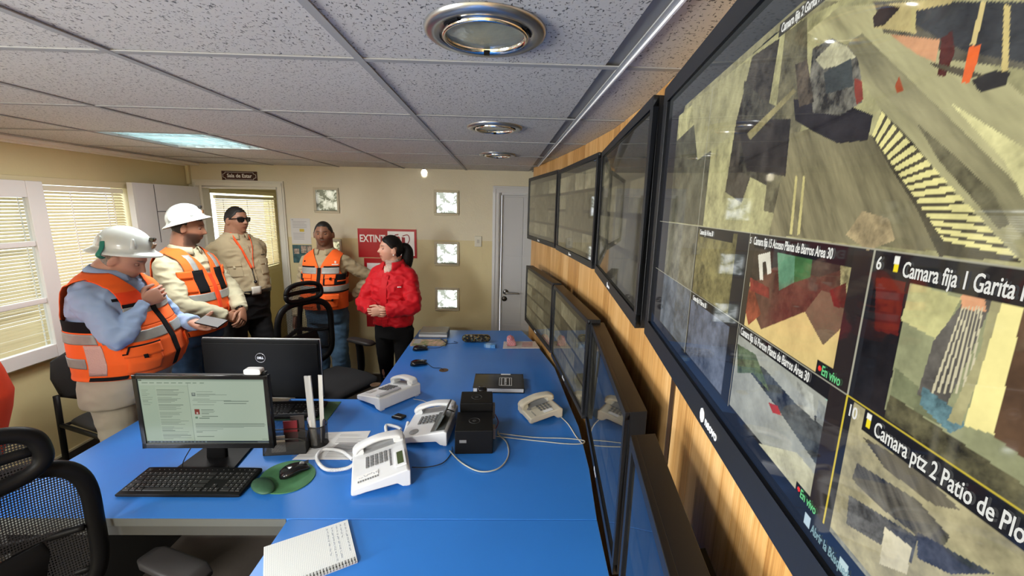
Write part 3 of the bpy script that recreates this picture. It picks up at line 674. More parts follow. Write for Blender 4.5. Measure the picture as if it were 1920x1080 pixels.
# ---- the big near screen: the picture wall software with its camera cells
M4_FAR, M4_NEAR, M4_Z = (.282, .775), (.282-.1547*.78, .775-.988*.78), 1.788
_o4 = Vector((M4_FAR[0], M4_FAR[1], M4_Z-SH/2)); _a4 = Vector((-.1547, -.988, 0)).normalized(); _n4 = Vector((-.988, .1547, 0))
def q4(x, y):
    d = ray(x, y); c = Vector((0, 0, CAM_Z)); k = ((_o4-c).dot(_n4))/d.dot(_n4); X = c+d*k-_o4; return (X.dot(_a4), X.z)
def paint_big(S, T):
    global PERS
    PERS = .72
    out = np.zeros(S.shape+(3,)); out[:] = lin((26, 27, 30))
    N = lambda k, s=0: vnoise(S*k+11, T*k+5, 3+s, 5)
    def poly(pts, c, noise=0., k=60, st=False, aniso=None, seed=0):
        P_ = pts if st else [q4(*p) for p in pts]; m = inpoly(S, T, P_); v = lin(c)[None]*np.ones((m.sum(), 1))
        if noise:
            if aniso is not None:
                a = aniso; u = S*math.cos(a)+T*math.sin(a); w_ = -S*math.sin(a)+T*math.cos(a); n = vnoise(u*k*.14, w_*k, 21+seed, 5)
            else: n = N(k, seed)
            v = v*np.clip(1+noise*(2*n[m][:, None]-1)*2.6, .12, 2.2)
        out[m] = v
    c0, c1, c2, c3, c4, c5 = -.06, .097, .253, .409, .565, .721
    r_ = [.052, .135, .218, .384]
    # big upper cell: dusty mine road with truck
    poly([(c1+.002, .219), (.76, .219), (.76, .382), (c1+.002, .382)], (150, 146, 104), .30, 60, True)
    poly([(c1, .2195), (c2+.02, .2195), (c2+.02, .36), (c1, .345)], (74, 73, 58), .45, 40, True, seed=2)     # the far left neighbour view
    poly([(1440, 62), (1560, 0), (1480, 0), (1300, 110), (1275, 210), (1390, 110)], (128, 124, 92), .3, 50)
    poly([(1290, 190), (1395, 110), (1380, 240), (1300, 300)], (140, 136, 100), .25, 40, seed=3)
    poly([(1400, 105), (1450, 70), (1420, 260), (1380, 380), (1350, 360), (1370, 230)], (58, 54, 46), .6, 60, seed=4)
    poly([(1385, 150), (1425, 190), (1470, 210), (1480, 330), (1430, 350), (1375, 320)], (62, 60, 50), .7, 90, seed=5)
    poly([(1460, 60), (1500, 30), (1500, 200), (1440, 400), (1420, 395)], (92, 88, 66), .5, 60, seed=6)
    poly([(1430, 440), (1470, 250), (1560, 225), (1635, 262), (1700, 360), (1800, 470), (1700, 470)], (112, 106, 78), .32, 120, aniso=-.9)
    poly([(1500, 60), (1560, 10), (1700, 0), (1920, 200), (1920, 490), (1830, 470), (1640, 215), (1600, 150), (1560, 90)], (158, 153, 112), .26, 70, aniso=-.75, seed=7)
    poly([(1560, 90), (1600, 60), (1920, 380), (1920, 470)], (132, 127, 94), .30, 90, aniso=-.75, seed=8)
    poly([(1700, 230), (1780, 300), (1840, 360), (1870, 420), (1850, 430), (1800, 370), (1740, 300)], (96, 92, 68), .4, 90, seed=9)
    poly([(1760, 190), (1920, 290), (1920, 420), (1860, 300)], (176, 171, 122), .35, 60, seed=10)
    # office hut at top right
    poly([(1620, 0), (1920, 0), (1920, 130), (1760, 110), (1720, 70), (1640, 60)], (88, 84, 68), .4, 60, seed=11)
    poly([(1660, 20), (1700, 0), (1920, 0), (1920, 120), (1790, 95), (1740, 70)], (50, 52, 52), .45, 40, seed=12)
    poly([(1620, 50), (1650, 5), (1780, -10), (1760, 4), (1690, 20), (1700, 60)], (180, 165, 112), .2)
    poly([(1620, 30), (1640, 5), (1670, 12), (1640, 45), (1622, 50)], (50, 42, 38), .3)
    poly([(1650, 62), (1742, 72), (1735, 115), (1700, 100)], (190, 140, 100), .15)
    for x0, x1 in ((1860, 1895),): poly([(x0, 5), (x0+12, 8), (x1-28, 140), (x1-40, 135)], (190, 172, 110), .1)
    poly([(1818, 0), (1828, 0), (1808, 82), (1798, 80)], (196, 178, 118), .1)
    poly([(1690, 5), (1700, 3), (1697, 62), (1689, 60)], (176, 165, 110), .1)
    poly([(1745, 70), (1765, 55), (1770, 95), (1752, 142), (1738, 140), (1742, 100)], (70, 30, 22), .35, 120)
    poly([(1722, 115), (1780, 125), (1830, 140), (1790, 145), (1730, 122)], (70, 64, 48), .3)
    poly([(1796, 85), (1818, 82), (1812, 110), (1796, 154), (1782, 152)], (205, 92, 38), .12)
    poly([(1800, 150), (1840, 130), (1872, 132), (1862, 160), (1815, 170)], (40, 38, 34), .3)
    poly([(1660, 160), (1668, 140), (1676, 168), (1664, 172)], (150, 70, 34), .1)
    # the truck with its shadow
    poly([(1475, 185), (1560, 190), (1620, 215), (1610, 262), (1555, 268), (1510, 245), (1478, 225)], (30, 28, 30), .4, 80)
    poly([(1510, 90), (1545, 70), (1575, 85), (1592, 108), (1598, 140), (1600, 190), (1560, 215), (1510, 210), (1505, 140)], (84, 82, 72), .9, 120, seed=13)
    poly([(1515, 110), (1548, 76), (1572, 84), (1588, 105), (1570, 118), (1530, 128)], (176, 172, 138), .3, 100)
    poly([(1530, 135), (1580, 108), (1584, 160), (1535, 175)], (52, 58, 56), .35, 60)
    poly([(1586, 145), (1600, 150), (1602, 185), (1590, 195), (1586, 170)], (120, 50, 36), .3)
    poly([(1478, 120), (1500, 110), (1512, 190), (1485, 200)], (68, 60, 48), .7, 110)
    poly([(1370, 225), (1470, 222), (1460, 330), (1390, 320)], (44, 41, 38), .5, 60, seed=14)
    poly([(1390, 250), (1475, 165), (1480, 170), (1396, 262)], (130, 122, 84), .3)
    # crash barrier: pale slanted blocks marching towards the lower right
    A, B, C_, D_ = (1632, 208), (1640, 250), (1920, 505), (1760, 500)
    top0, top1, bot0, bot1 = Vector(q4(1636, 208)), Vector(q4(1892, 492)), Vector(q4(1620, 255)), Vector(q4(1756, 462))
    poly([(1636, 206), (1690, 262), (1760, 352), (1842, 440), (1892, 492), (1740, 480), (1700, 392), (1650, 312), (1618, 255)], (66, 62, 46), .4, 80)
    n = 17
    for i in range(n):
        t0, t1 = i/n, (i+.62)/n
        a, c = top0.lerp(top1, t0), top0.lerp(top1, t1); d, e = bot0.lerp(bot1, t1-.02), bot0.lerp(bot1, t0-.02)
        poly([tuple(a), tuple(c), tuple(d), tuple(e)], (206, 198, 132), .12, 80, True)
    poly([(1570, 440), (1600, 395), (1650, 410), (1660, 450), (1610, 470)], (150, 134, 98), .35, 90)
    for x0 in (1478, 1492): poly([(x0, 330), (x0+4, 330), (x0-6, 440), (x0-11, 440)], (178, 168, 110), .1)
    # small cells of the second column from the left
    poly([(c1, r_[1]), (c2, r_[1]), (c2, r_[2]), (c1, r_[2])], (98, 96, 80), .4, 60, True, seed=15)
    poly([(c1, r_[0]), (c2, r_[0]), (c2, r_[1]), (c1, r_[1])], (80, 86, 92), .4, 60, True, seed=16)
    poly([(c2+.006, r_[1]+.001), (c3-.028, r_[1]+.001), (c3-.028, r_[2]-.002), (c2+.006, r_[2]-.002)], (104, 98, 62), .5, 60, True, seed=17)
    poly([(c2+.006, r_[0]), (c3-.02, r_[0]), (c3-.02, r_[1]-.01), (c2+.006, r_[1]-.01)], (86, 92, 104), .4, 50, True, seed=18)
    # cell 5: yard with long shadows
    i0, i1 = .421, .549
    poly([(i0, .136), (i1, .136), (i1, .2165), (i0, .2165)], (196, 172, 112), .10, 40, True)
    poly([(i0, .178), (i1, .178), (i1, .2165), (i0, .2165)], (58, 50, 40), .5, 50, True, seed=19)
    poly([(1385, 545), (1440, 500), (1520, 520), (1582, 500), (1580, 590), (1560, 600), (1528, 648), (1495, 585), (1415, 618)], (86, 58, 44), .35, 60, seed=20)
    poly([(1495, 585), (1525, 545), (1580, 560), (1578, 600), (1528, 648)], (98, 82, 62), .15)
    poly([(1445, 470), (1478, 460), (1475, 530), (1448, 545)], (88, 128, 98), .2)
    poly([(1478, 460), (1510, 478), (1505, 520), (1475, 530)], (58, 96, 54), .2)
    poly([(1410, 478), (1432, 472), (1434, 512), (1427, 515), (1424, 490), (1418, 492), (1419, 525), (1413, 525)], (200, 196, 178), .1)
    poly([(1382, 560), (1400, 535), (1415, 590), (1392, 610)], (122, 62, 40), .4, 80)
    poly([(1395, 520), (1430, 540), (1430, 560), (1396, 545)], (108, 44, 34), .4, 80)
    poly([(1560, 480), (1600, 470), (1592, 560), (1560, 545)], (132, 124, 86), .7, 100)
    poly([(1540, 545), (1570, 530), (1572, 580), (1548, 575)], (96, 34, 26), .4, 60)
    # cell 9: gate with parked trucks
    poly([(.412, .053), (.549, .053), (.549, .133), (.412, .133)], (142, 144, 134), .18, 40, True, seed=21)
    poly([(1370, 665), (1420, 690), (1480, 760), (1545, 800), (1540, 905), (1520, 880), (1440, 760)], (62, 66, 66), .7, 80, seed=22)
    poly([(1372, 645), (1405, 665), (1430, 735), (1400, 700), (1372, 700)], (70, 82, 60), .6, 90)
    poly([(1480, 715), (1510, 740), (1512, 790), (1482, 760)], (150, 152, 142), .35, 60)
    poly([(1520, 750), (1555, 790), (1548, 820), (1515, 790)], (126, 130, 126), .5, 60)
    poly([(1428, 755), (1445, 762), (1452, 780), (1436, 775)], (160, 48, 40), .1)
    poly([(1400, 830), (1480, 850), (1520, 900), (1520, 960), (1440, 890)], (168, 166, 140), .25, 50)
    poly([(1535, 720), (1556, 735), (1552, 770), (1532, 750)], (132, 168, 150), .1)
    # cell 6: gatehouse road barrier
    poly([(c4+.004, r_[1]), (.76, r_[1]), (.76, .2165), (c4+.004, .2165)], (24, 20, 20), .6, 30, True, seed=23)
    poly([(1625, 520), (1680, 525), (1665, 630), (1622, 620)], (86, 22, 14), .35, 40)
    poly([(1690, 515), (1920, 560), (1920, 960), (1640, 770), (1655, 700)], (136, 138, 102), .22, 50, seed=24)
    poly([(1692, 530), (1780, 560), (1740, 640), (1670, 600)], (176, 172, 118), .25, 50)
    poly([(1660, 690), (1740, 760), (1740, 800), (1650, 740)], (104, 108, 78), .3, 60)
    poly([(1790, 560), (1840, 560), (1800, 660), (1745, 780), (1700, 740), (1730, 640)], (88, 84, 76), .4, 60)
    poly([(1780, 555), (1824, 545), (1826, 585), (1782, 580)], (206, 150, 110), .2)
    for k in range(7): poly([(1783+k*6, 575), (1785.5+k*6, 575), (1730+k*11, 740), (1725+k*11, 738)], (190, 182, 150), .1)
    poly([(1710, 725), (1770, 770), (1790, 800), (1760, 815), (1705, 760)], (96, 128, 132), .5, 90)
    poly([(1835, 565), (1862, 570), (1780, 800), (1755, 790), (1815, 660)], (156, 150, 108), .2, 60)
    poly([(1862, 545), (1902, 555), (1850, 820), (1785, 800)], (226, 214, 142), .06)
    poly([(1902, 550), (1920, 555), (1920, 880), (1840, 820)], (84, 62, 42), .3, 40)
    poly([(1650, 740), (1920, 930), (1920, 980), (1640, 785)], (82, 78, 54), .6, 90, seed=25)
    # cell 10: ore yard
    poly([(c4+.006, .053), (.76, .053), (.76, .1335), (c4+.006, .1335)], (150, 142, 108), .30, 60, True, seed=26)
    poly([(c4+.006, .0), (.76, .0), (.76, .053), (c4+.006, .053)], (138, 138, 122), .45, 70, True, seed=27)
    poly([(1590, 870), (1700, 940), (1760, 1010), (1740, 1040), (1640, 960), (1580, 900)], (88, 84, 72), .6, 120, aniso=-.7)
    poly([(1575, 930), (1700, 1010), (1690, 1060), (1570, 985)], (74, 74, 72), .7, 120, seed=28)
    poly([(1700, 1000), (1840, 1080), (1760, 1080), (1700, 1050)], (58, 60, 68), .6, 80, seed=29)
    poly([(1600, 820), (1700, 880), (1780, 960), (1730, 950), (1640, 880)], (96, 90, 74), .5, 90, aniso=-.7, seed=30)
    poly([(1640, 990), (1690, 1030), (1680, 1080), (1630, 1060)], (186, 178, 148), .2, 60)
    # captions, thin rules, task bar
    bar = lin((16, 16, 18))
    def strip(x0, x1, y0, y1, c=bar): out[(S > x0) & (S < x1) & (T > y0) & (T < y1)] = c
    strip(.417, .549, .2065, .2185); strip(.577, .76, .2045, .2185); strip(.413, .549, .1240, .1345); strip(.580, .76, .1215, .1335)
    strip(c2+.01, .37, .2065, .2185); strip(c2+.01, .37, .125, .1345); strip(.413, .62, .3775, .388, lin((60, 58, 50)))
    strip(.533, .566, .1345, .1445); strip(.533, .566, .0475, .0565); strip(.03, .76, .028, .050, lin((22, 32, 48)))
    strip(.549, c4, .05, .2165, lin((34, 27, 25))); strip(c3, .4205, .136, .2165, lin((52, 46, 36)))
    rule = lin((150, 148, 130))
    for y in (.2185,): strip(.03, .76, y-.0006, y+.0006, rule)
    for y in (.1345,): strip(.03, c4, y-.0006, y+.0006, rule)
    for x in (c2, c3, c4): strip(x-.0006, x+.0006, .05, .2185, rule)
    strip(.253-.0005, .2535, .2185, .384, rule)
    ye = lin((190, 170, 50)); strip(c4-.0009, .76, .1337, .1352, ye); strip(c4-.0009, c4+.0009, .05, .1345, ye)
    strip(.547, .5535, .036, .0435, lin((170, 190, 200))); strip(.583, .5905, .036, .0435, lin((170, 190, 190)))
    strip(.03, .76, .39, .43, lin((48, 50, 50))); PERS = .5
    # icons before captions
    for x, y in ((.5795, .2085), (.5820, .1245)):
        strip(x, x+.0035, y+.0045, y+.008, lin((220, 220, 210))); strip(x+.0005, x+.0035, y, y+.0045, lin((220, 200, 30)))
    m = ((S-.5365)**2+(T-.1395)**2) < .0016**2; out[m] = lin((230, 50, 40)); m = ((S-.5365)**2+(T-.0525)**2) < .0016**2; out[m] = lin((220, 50, 40))
    return out
big = Screen('wall_screen', M4_FAR, (_a4.x, _a4.y), M4_Z, 'largest-looking wall screen nearest the camera, showing a mine road with truck', paint_big, ny=500, estr=.84, bezel=.026, bottom=.030, xs=np.concatenate([np.linspace(.026, .40, 260, endpoint=False), np.linspace(.40, .675, 560, endpoint=False), np.linspace(.675, SW-.026, 30)]))
M_CAP = mat('caption_white', (.01, .01, .01), .3, emit=(.80, .80, .74), estr=.62); M_CAPG = mat('caption_green', (.01, .01, .01), .3, emit=(.12, .55, .2), estr=.66)
for s_, x, y, sz, m_, xs in (('Camara fija 15 Acceso Planta de Barros Area 30', .4190, .2092, .0098, M_CAP, .585), ('Camara fija 16 Porton Planta de Barros Area 30', .4170, .1262, .0098, M_CAP, .585),
        ('Camara fija 1 Garita Principal', .5865, .2072, .0108, M_CAP, .60), ('Camara ptz 2 Patio de Plomo', .5890, .1238, .0112, M_CAP, .62), ('Camara fija 2 Garita Principal', .418, .3795, .0098, M_CAP, .62),
        ('6', .5685, .2085, .0098, M_CAP, .8), ('10', .5680, .1245, .0098, M_CAP, .8), ('5', .4115, .2095, .008, M_CAP, .7), ('En vivo', .5395, .1368, .0088, M_CAPG, .72), ('En vivo', .5395, .0495, .0085, M_CAPG, .72),
        ('Abrir la B\u00fasqueda', .556, .0365, .0085, mat('caption_cyan', (.01, .01, .01), .3, emit=(.3, .5, .55), estr=.45), .62), ('Camara fija 14 Area 30', .266, .2092, .0085, M_CAP, .6), ('Camara fija 17 Barros 30', .266, .1262, .0085, M_CAP, .6)):
    big.text(s_, x, y, sz, m_, xs)
# ventilation louvre on the side of the third upper screen
b = MB()
for k in range(7): 
    z0 = .05+k*.026; b.prism([(SW-.0, z0), (SW+.0012, z0), (SW+.0012, z0+.021), (SW, z0+.021)], -.048, -.046, 0, scr[2].fr); b.prism([(SW-.0, z0), (SW+.0012, z0), (SW+.0012, z0+.021), (SW, z0+.021)], -.030, -.028, 0, scr[2].fr)
    b.prism([(SW, z0), (SW+.0012, z0), (SW+.0012, z0+.002), (SW, z0+.002)], -.048, -.028, 0, scr[2].fr)
b.build('side_ports', mat('port_grey', (.22, .22, .22), .5), scr[2].root)
# ------------------------------------------------------------------ desk objects
def place(name, p, deg, label, cat, group=None): return empty(name, (p.x, p.y, p.z), R(deg), label, cat, group)
def key_rows(b, x0, y0, rows, kw, kd, gap, z0, z1, fr=None):
    for j, row in enumerate(rows):
        x = x0
        for wd in row:
            if wd > 0:
                h = .0012; cx, cy = x+wd*kw/2, y0-j*(kd+gap)
                hw, hd = wd*kw/2-gap/2, kd/2
                vs = [(cx-hw, cy-hd, z0), (cx+hw, cy-hd, z0), (cx+hw, cy+hd, z0), (cx-hw, cy+hd, z0), (cx-hw+h, cy-hd+h, z1), (cx+hw-h, cy-hd+h, z1), (cx+hw-h, cy+hd-h, z1), (cx-hw+h, cy+hd-h, z1)]
                if fr is not None: vs = [fr @ Vector(v) for v in vs]
                b.add(vs, [(4, 5, 6, 7), (0, 1, 5, 4), (1, 2, 6, 5), (2, 3, 7, 6), (3, 0, 4, 7)])
            x += abs(wd)*kw
def keyboard(p, deg, label):
    r = place('keyboard', p, deg, label, 'keyboard'); W, D = .445, .148
    b = MB(); b.loft([((0, -D/2, .007), (W/2, 0, 0), (0, 0, .006)), ((0, D/2, .012), (W/2, 0, 0), (0, 0, .010))], 24, e=9); b.build('base', M_BLACK, r, bevel=.0015)
    K = MB(); fr = frame((0, 0, .0135), (1, 0, 0), (0, 1, .03)); k = .019
    rows = [[1, -1, 1, 1, 1, 1, -.4, 1, 1, 1, 1, -.4, 1, 1, 1, 1, -.3, 1, 1, 1, -.3, 1, 1, 1, 1], [1]*13+[2, -.3, 1, 1, 1, -.3, 1, 1, 1, 1], [1.5]+[1]*12+[1.5, -.3, 1, 1, 1, -.3, 1, 1, 1, 1], [1.8]+[1]*11+[2.2, -.3, -3, -.3, 1, 1, 1, 1],
            [1.3]+[1]*11+[2.7, -.3, -1, 1, -1, -.3, 1, 1, 1, 1], [1.3, 1.2, 1.3, 5.9, 1.3, 1.3, 1.2, 1.5, -.3, 1, 1, 1, -.3, 2, 1, 1]]
    for i, row in enumerate(rows):
        s_ = 22.6/sum(abs(x) for x in row); key_rows(K, -W/2+.012, .058-i*.0215, [[x*s_ for x in row]], .0187, .0165, .0022, .0, .0055, fr)
    K.build('keys', mat('key_black', (.018, .018, .019), .5), r)
    lg = MB(); rs = random.Random(3)
    for i, row in enumerate(rows):
        s_ = 22.6/sum(abs(x) for x in row); x = -W/2+.012
        for wd in row:
            if wd > 0 and wd < 3: 
                q = [fr @ Vector((x+.005+a, .058-i*.0215+b_, .0058)) for a, b_ in ((0, 0), (.0032, 0), (.0032, .0045), (0, .0045))]; lg.add(q, [(0, 1, 2, 3)])
            x += abs(wd)*s_*.0187
    lg.build('legends', mat('legend_grey', (.30, .30, .30), .6), r); return r
keyboard(on_desk(361, 908), 0, 'black keyboard in front of the switched-on monitor')
keyboard(at_z(552, 768, DESK_Z+.0025)+Vector((-.07, -.025, 0)), 3, 'black keyboard with pale base behind the wire organiser, under the monitor seen from behind')

_kp = at_z(552, 768, DESK_Z+.001)+Vector((-.06, .0, -.0008)); r = place('desk_mat', _kp, 2, 'thin green mat edge showing behind the keyboard at the back-facing monitor', 'desk mat')
MB().bb(-.25, .27, -.115, .085, 0, .0022).build('mat_sheet', mat('green_mat_sheet', (.03, .10, .045), .6), r, bevel=.0005)
def monitor(p, deg, W, H, stand_h, label, screen=None, back=False):
    r = place('computer_monitor', p, deg, label, 'monitor')
    z0 = stand_h
    if back:
        b = MB(); b.bb(-W/2, W/2, 0, .018, z0, z0+H); b.build('casing', M_BLACKG, r, bevel=.003)
        b = MB(); b.bb(-W/2-.003, W/2+.003, -.004, .001, z0-.003, z0+H+.003); b.build('silver_rim', mat('silver_rim', (.55, .56, .58), .3, .7), r, bevel=.001)
        b = MB(); b.bb(-W/2, W/2, -.020, -.004, z0, z0+H); b.bb(-W/2+.004, W/2-.004, -.0275, -.020, z0+.01, z0+H-.018); b.build('back_shell', mat('satin_black_shell', (.006, .0065, .007), .42, spec=.15), r, bevel=.006, seg=4)
        fr = frame((0, -.0285, z0+H*.70), (1, 0, 0), (0, 0, 1)); b = MB()
        b.tube([(fr @ Vector((.025*math.cos(t*PI/16), .025*math.sin(t*PI/16), 0))) for t in range(33)], .0011, 6); b.build('badge_ring', mat('silver_badge', (.75, .76, .78), .25, .6), r, smooth=True)
        text('badge_lettering', 'D\u20acLL'.replace('\u20ac', 'E'), .0165, mat('silver_badge'), r, frame((0, -.0290, z0+H*.70-.0058), (1, 0, 0), (0, 0, 1)), 'CENTER', .9, .0006)
        b = MB().loft([((0, -.045, .011), (.035, 0, 0), (0, .008, 0)), ((0, -.040, z0+.12), (.028, 0, 0), (0, .012, 0))], 16, e=5); b.build('stand_neck', mat('silver_rim'), r, smooth=True)
        MB().loft([((0, -.012, .0), (.12, 0, 0), (0, .035, 0)), ((0, -.012, .008), (.12, 0, 0), (0, .035, 0)), ((0, -.012, .010), (.11, 0, 0), (0, .03, 0))], 32, e=6).build('stand_foot', mat('silver_rim'), r)
    else:
        b = MB(); b.bb(-W/2, W/2, -.002, .016, z0, z0+H); b.loft([((0, .016, z0+H/2), (W/2-.03, 0, 0), (0, 0, H/2-.03)), ((0, .045, z0+H/2), (W/2-.12, 0, 0), (0, 0, H/2-.07))], 24, e=8); b.build('casing', M_BLACK, r, bevel=.002)
        b = MB(); z = .017
        for (a, c, d_, e) in ((-W/2, W/2, z0, z0+.021), (-W/2, W/2, z0+H-.016, z0+H), (-W/2, -W/2+z, z0, z0+H), (W/2-z, W/2, z0, z0+H)): b.bb(a, c, -.009, -.002, d_, e)
        b.build('bezel', M_BLACKG, r, bevel=.0012)
        b = MB(); b.loft([((0, .035, .01), (.04, 0, 0), (0, .012, 0)), ((0, .05, z0+.1), (.035, 0, 0), (0, .012, 0))], 16, e=5); b.build('stand_neck', M_BLACK, r, smooth=True)
        b = MB(); b.prism([(-.115, -.05), (.115, -.05), (.10, .12), (-.10, .12)], 0, .010); b.build('stand_foot', M_BLACK, r, bevel=.003)
        nx, ny = 300, 170; x = np.linspace(-W/2+z, W/2-z, nx); y = np.linspace(z0+.021, z0+H-.016, ny); S, T = np.meshgrid(x, y); U = (S-x[0])/(x[-1]-x[0]); V = (T-y[0])/(y[-1]-y[0])
        C = np.zeros(S.shape+(3,)); C[:] = lin((176, 192, 172)); n = vnoise(S*6, T*6, 9, 2)[..., None]; C *= .94+.12*n
        rs = np.random.RandomState(4)
        def blk(u0, u1, v0, v1, c): C[(U > u0) & (U < u1) & (V > v0) & (V < v1)] = lin(c)
        ink = (118, 132, 118)
        blk(0, 1, 0, .032, (28, 40, 52)); 
        for k in range(16): blk(.02+k*.03, .032+k*.03, .008, .024, (70, 84, 100) if k % 3 else (100, 120, 130))
        blk(.9, .99, .01, .022, (90, 100, 110)); blk(0, 1, .965, 1, (150, 168, 150)); blk(.005, .03, .97, .985, (60, 80, 70))
        for k in range(9): blk(.03+k*.057, .06+k*.057+rs.rand()*.015, .93, .945, (110, 130, 112))
        blk(.005, .385, .035, .90, (164, 182, 160)); blk(.128, .385, .035, .88, (170, 186, 164)); blk(.385, .388, .035, .93, (130, 146, 130))
        for k in range(9): blk(.015, .05+rs.rand()*.05, .60+k*.028, .607+k*.028, (120, 136, 120))
        for k in range(42):
            v = .06+k*.0192
            if k % 6 == 5: continue
            blk(.135, .21+rs.rand()*.16, v, v+.007, ink)
        blk(.41, .44, .735, .79, (105, 118, 110)); blk(.418, .432, .755, .782, (150, 162, 150))
        for v, u0, u1 in ((.80, .45, .58), (.765, .45, .60), (.752, .45, .69), (.735, .45, .55), (.69, .42, .55), (.665, .41, .72), (.655, .66, .86), (.64, .45, .60), (.60, .41, .58), (.62, .66, .84), (.52, .47, .57), (.50, .47, .58), (.48, .47, .57), (.46, .47, .53), (.42, .47, .6), (.30, .41, .97), (.285, .41, .98), (.265, .41, .97), (.245, .41, .8), (.22, .41, .63), (.19, .41, .58), (.17, .41, .46), (.10, .41, .55), (.055, .94, .985)): blk(u0, u1, v, v+.008, ink)
        blk(.418, .455, .455, .535, (128, 50, 40)); blk(.43, .443, .46, .49, (200, 180, 170)); blk(.445, .53, .385, .402, (90, 110, 95)); blk(.418, .436, .39, .415, (100, 130, 105))
        Vv = np.stack([S.ravel(), np.full(S.size, -.0035), T.ravel()], 1); idx = np.arange(nx*ny).reshape(ny, nx); F = np.stack([idx[:-1, :-1], idx[:-1, 1:], idx[1:, 1:], idx[1:, :-1]], -1).reshape(-1, 4)
        me = bpy.data.meshes.new('display'); me.from_pydata(Vv.tolist(), [], F.tolist()); me.materials.append(vcol_mat('screen_glow_mail', .2, .50, .4)); set_colors(me, C.reshape(-1, 3)); o = bpy.data.objects.new('display', me); COL.objects.link(o); o.parent = r
    return r
p0 = on_desk(402, 868)
monitor(Vector((p0.x-.005, p0.y-.005, DESK_Z)), 1, .515, .313, .075, 'switched-on computer monitor showing a mail window, facing the camera', True)
MB().tube([(-.05, .02, .12), (-.09, -.03, .03), (-.05, -.065, .013), (.04, -.06, .013), (.10, -.05, .02)], .002, 6, smooth=5).build('power_cable', M_BLACK, bpy.data.objects['computer_monitor'], smooth=True)
monitor(Vector((-1.258, 2.125, DESK_Z)), 0, .605, .325, .028, 'black computer monitor seen from behind with a round silver badge', None, True)
# white box clipped on top of the near monitor
r = place('webcam', Vector((p0.x+.19, p0.y+.010, DESK_Z+.389)), 1, 'small white webcam sitting on top of the switched-on monitor', 'webcam')
b = MB(); b.loft([((0, -.012, .010), (.033, 0, 0), (0, 0, .012)), ((0, .02, .010), (.033, 0, 0), (0, 0, .012))], 24, e=5); b.build('housing', M_WHITEPL, r, bevel=.003)
MB().bb(.018, .048, -.004, .012, -.0, .008).build('clip', M_BLACK, r)

# mouse mat with wrist rest, mice
def mat_pad(p, deg, label, s=1.):
    r = place('mouse_mat', p, deg, label, 'mouse mat'); pts = []
    for k in range(48):
        t = 2*PI*k/48; a, c = math.cos(t), math.sin(t); rr = .098+.012*math.cos(2*t)
        x, y = rr*a*1.0, rr*c*1.15
        if c < 0: x *= 1-.30*abs(c)**2
        pts.append((x*s, y*s))
    MB().prism(pts, 0, .004).build('pad', mat('green_cloth', (.055, .175, .075), .8, var=.2, vscale=20, bump=.1, bscale=600), r, bevel=.001)
    b = MB(); b.ball((0, -.086, .0125), (.062, .034, .012), 24, 10); b.build('wrist_rest', mat('dark_green_gel', (.028, .085, .045), .5, var=.25, vscale=25), r, smooth=True); return r
mat_pad(on_desk(535, 898)+Vector((.0, .01, 0)), -38, 'green mouse mat with gel wrist rest beside the near keyboard')
def mouse(p, deg, label, cable=None):
    r = place('computer_mouse', p, deg, label, 'mouse', None)
    secs = []
    for k in range(13):
        t = k/12; y = -.056+.112*t; w_ = .034*(1-abs(2*t-1)**4*.45)*(1-.10*math.exp(-((t-.6)/.18)**2)); h = .040*math.sin(PI*(.12+.80*t))**.7*(1-.25*t)
        if k in (0, 12): w_ *= .45; h *= .45
        secs.append(((0, y, h*.5), (w_, 0, 0), (0, 0, h*.5)))
    MB().loft(secs, 24, e=2.5).build('body', M_BLACKG, r, smooth=True)
    MB().lathe([(0, -.003), (.009, -.003), (.010, 0), (.009, .003), (0, .003)], 20, M=frame((0, .028, .026), (0, 1, 0), (0, 0, 1))).build('wheel', M_GREYPL, r)
    MB().bb(-.0004, .0004, .005, .055, .017, .0305).build('button_split', mat('seam_grey', (.06, .06, .06), .5), r)
    if cable:
        c = [r.matrix_world.inverted() @ Vector(q) if False else q for q in cable]
        M_ = Matrix.Translation(p) @ Matrix.Rotation(R(deg), 4, 'Z'); Mi = M_.inverted()
        MB().tube([Mi @ Vector(q) for q in cable], .0018, 6, smooth=6).build('cable', M_BLACK, r, smooth=True)
    return r
pm = on_desk(553, 886, .004)
mouse(pm, -42, 'glossy black mouse on the green mouse mat')
a = on_desk(785, 684); mouse(a, -68, 'black mouse lying alone in the middle of the desk, cable into a hole', [(a.x+.05, a.y+.015, DESK_Z+.012), tuple(on_desk(812, 689, .003)), tuple(on_desk(826, 690, .003)), tuple(on_desk(832, 694, .003))])
a = on_desk(788, 656); mouse(a, -75, 'black mouse just in front of the spiral calendar', [(a.x+.05, a.y+.01, DESK_Z+.012), tuple(on_desk(822, 652, .017)), tuple(on_desk(838, 645, .017)), tuple(on_desk(858, 643, .003)), tuple(on_desk(851, 640, .003))])

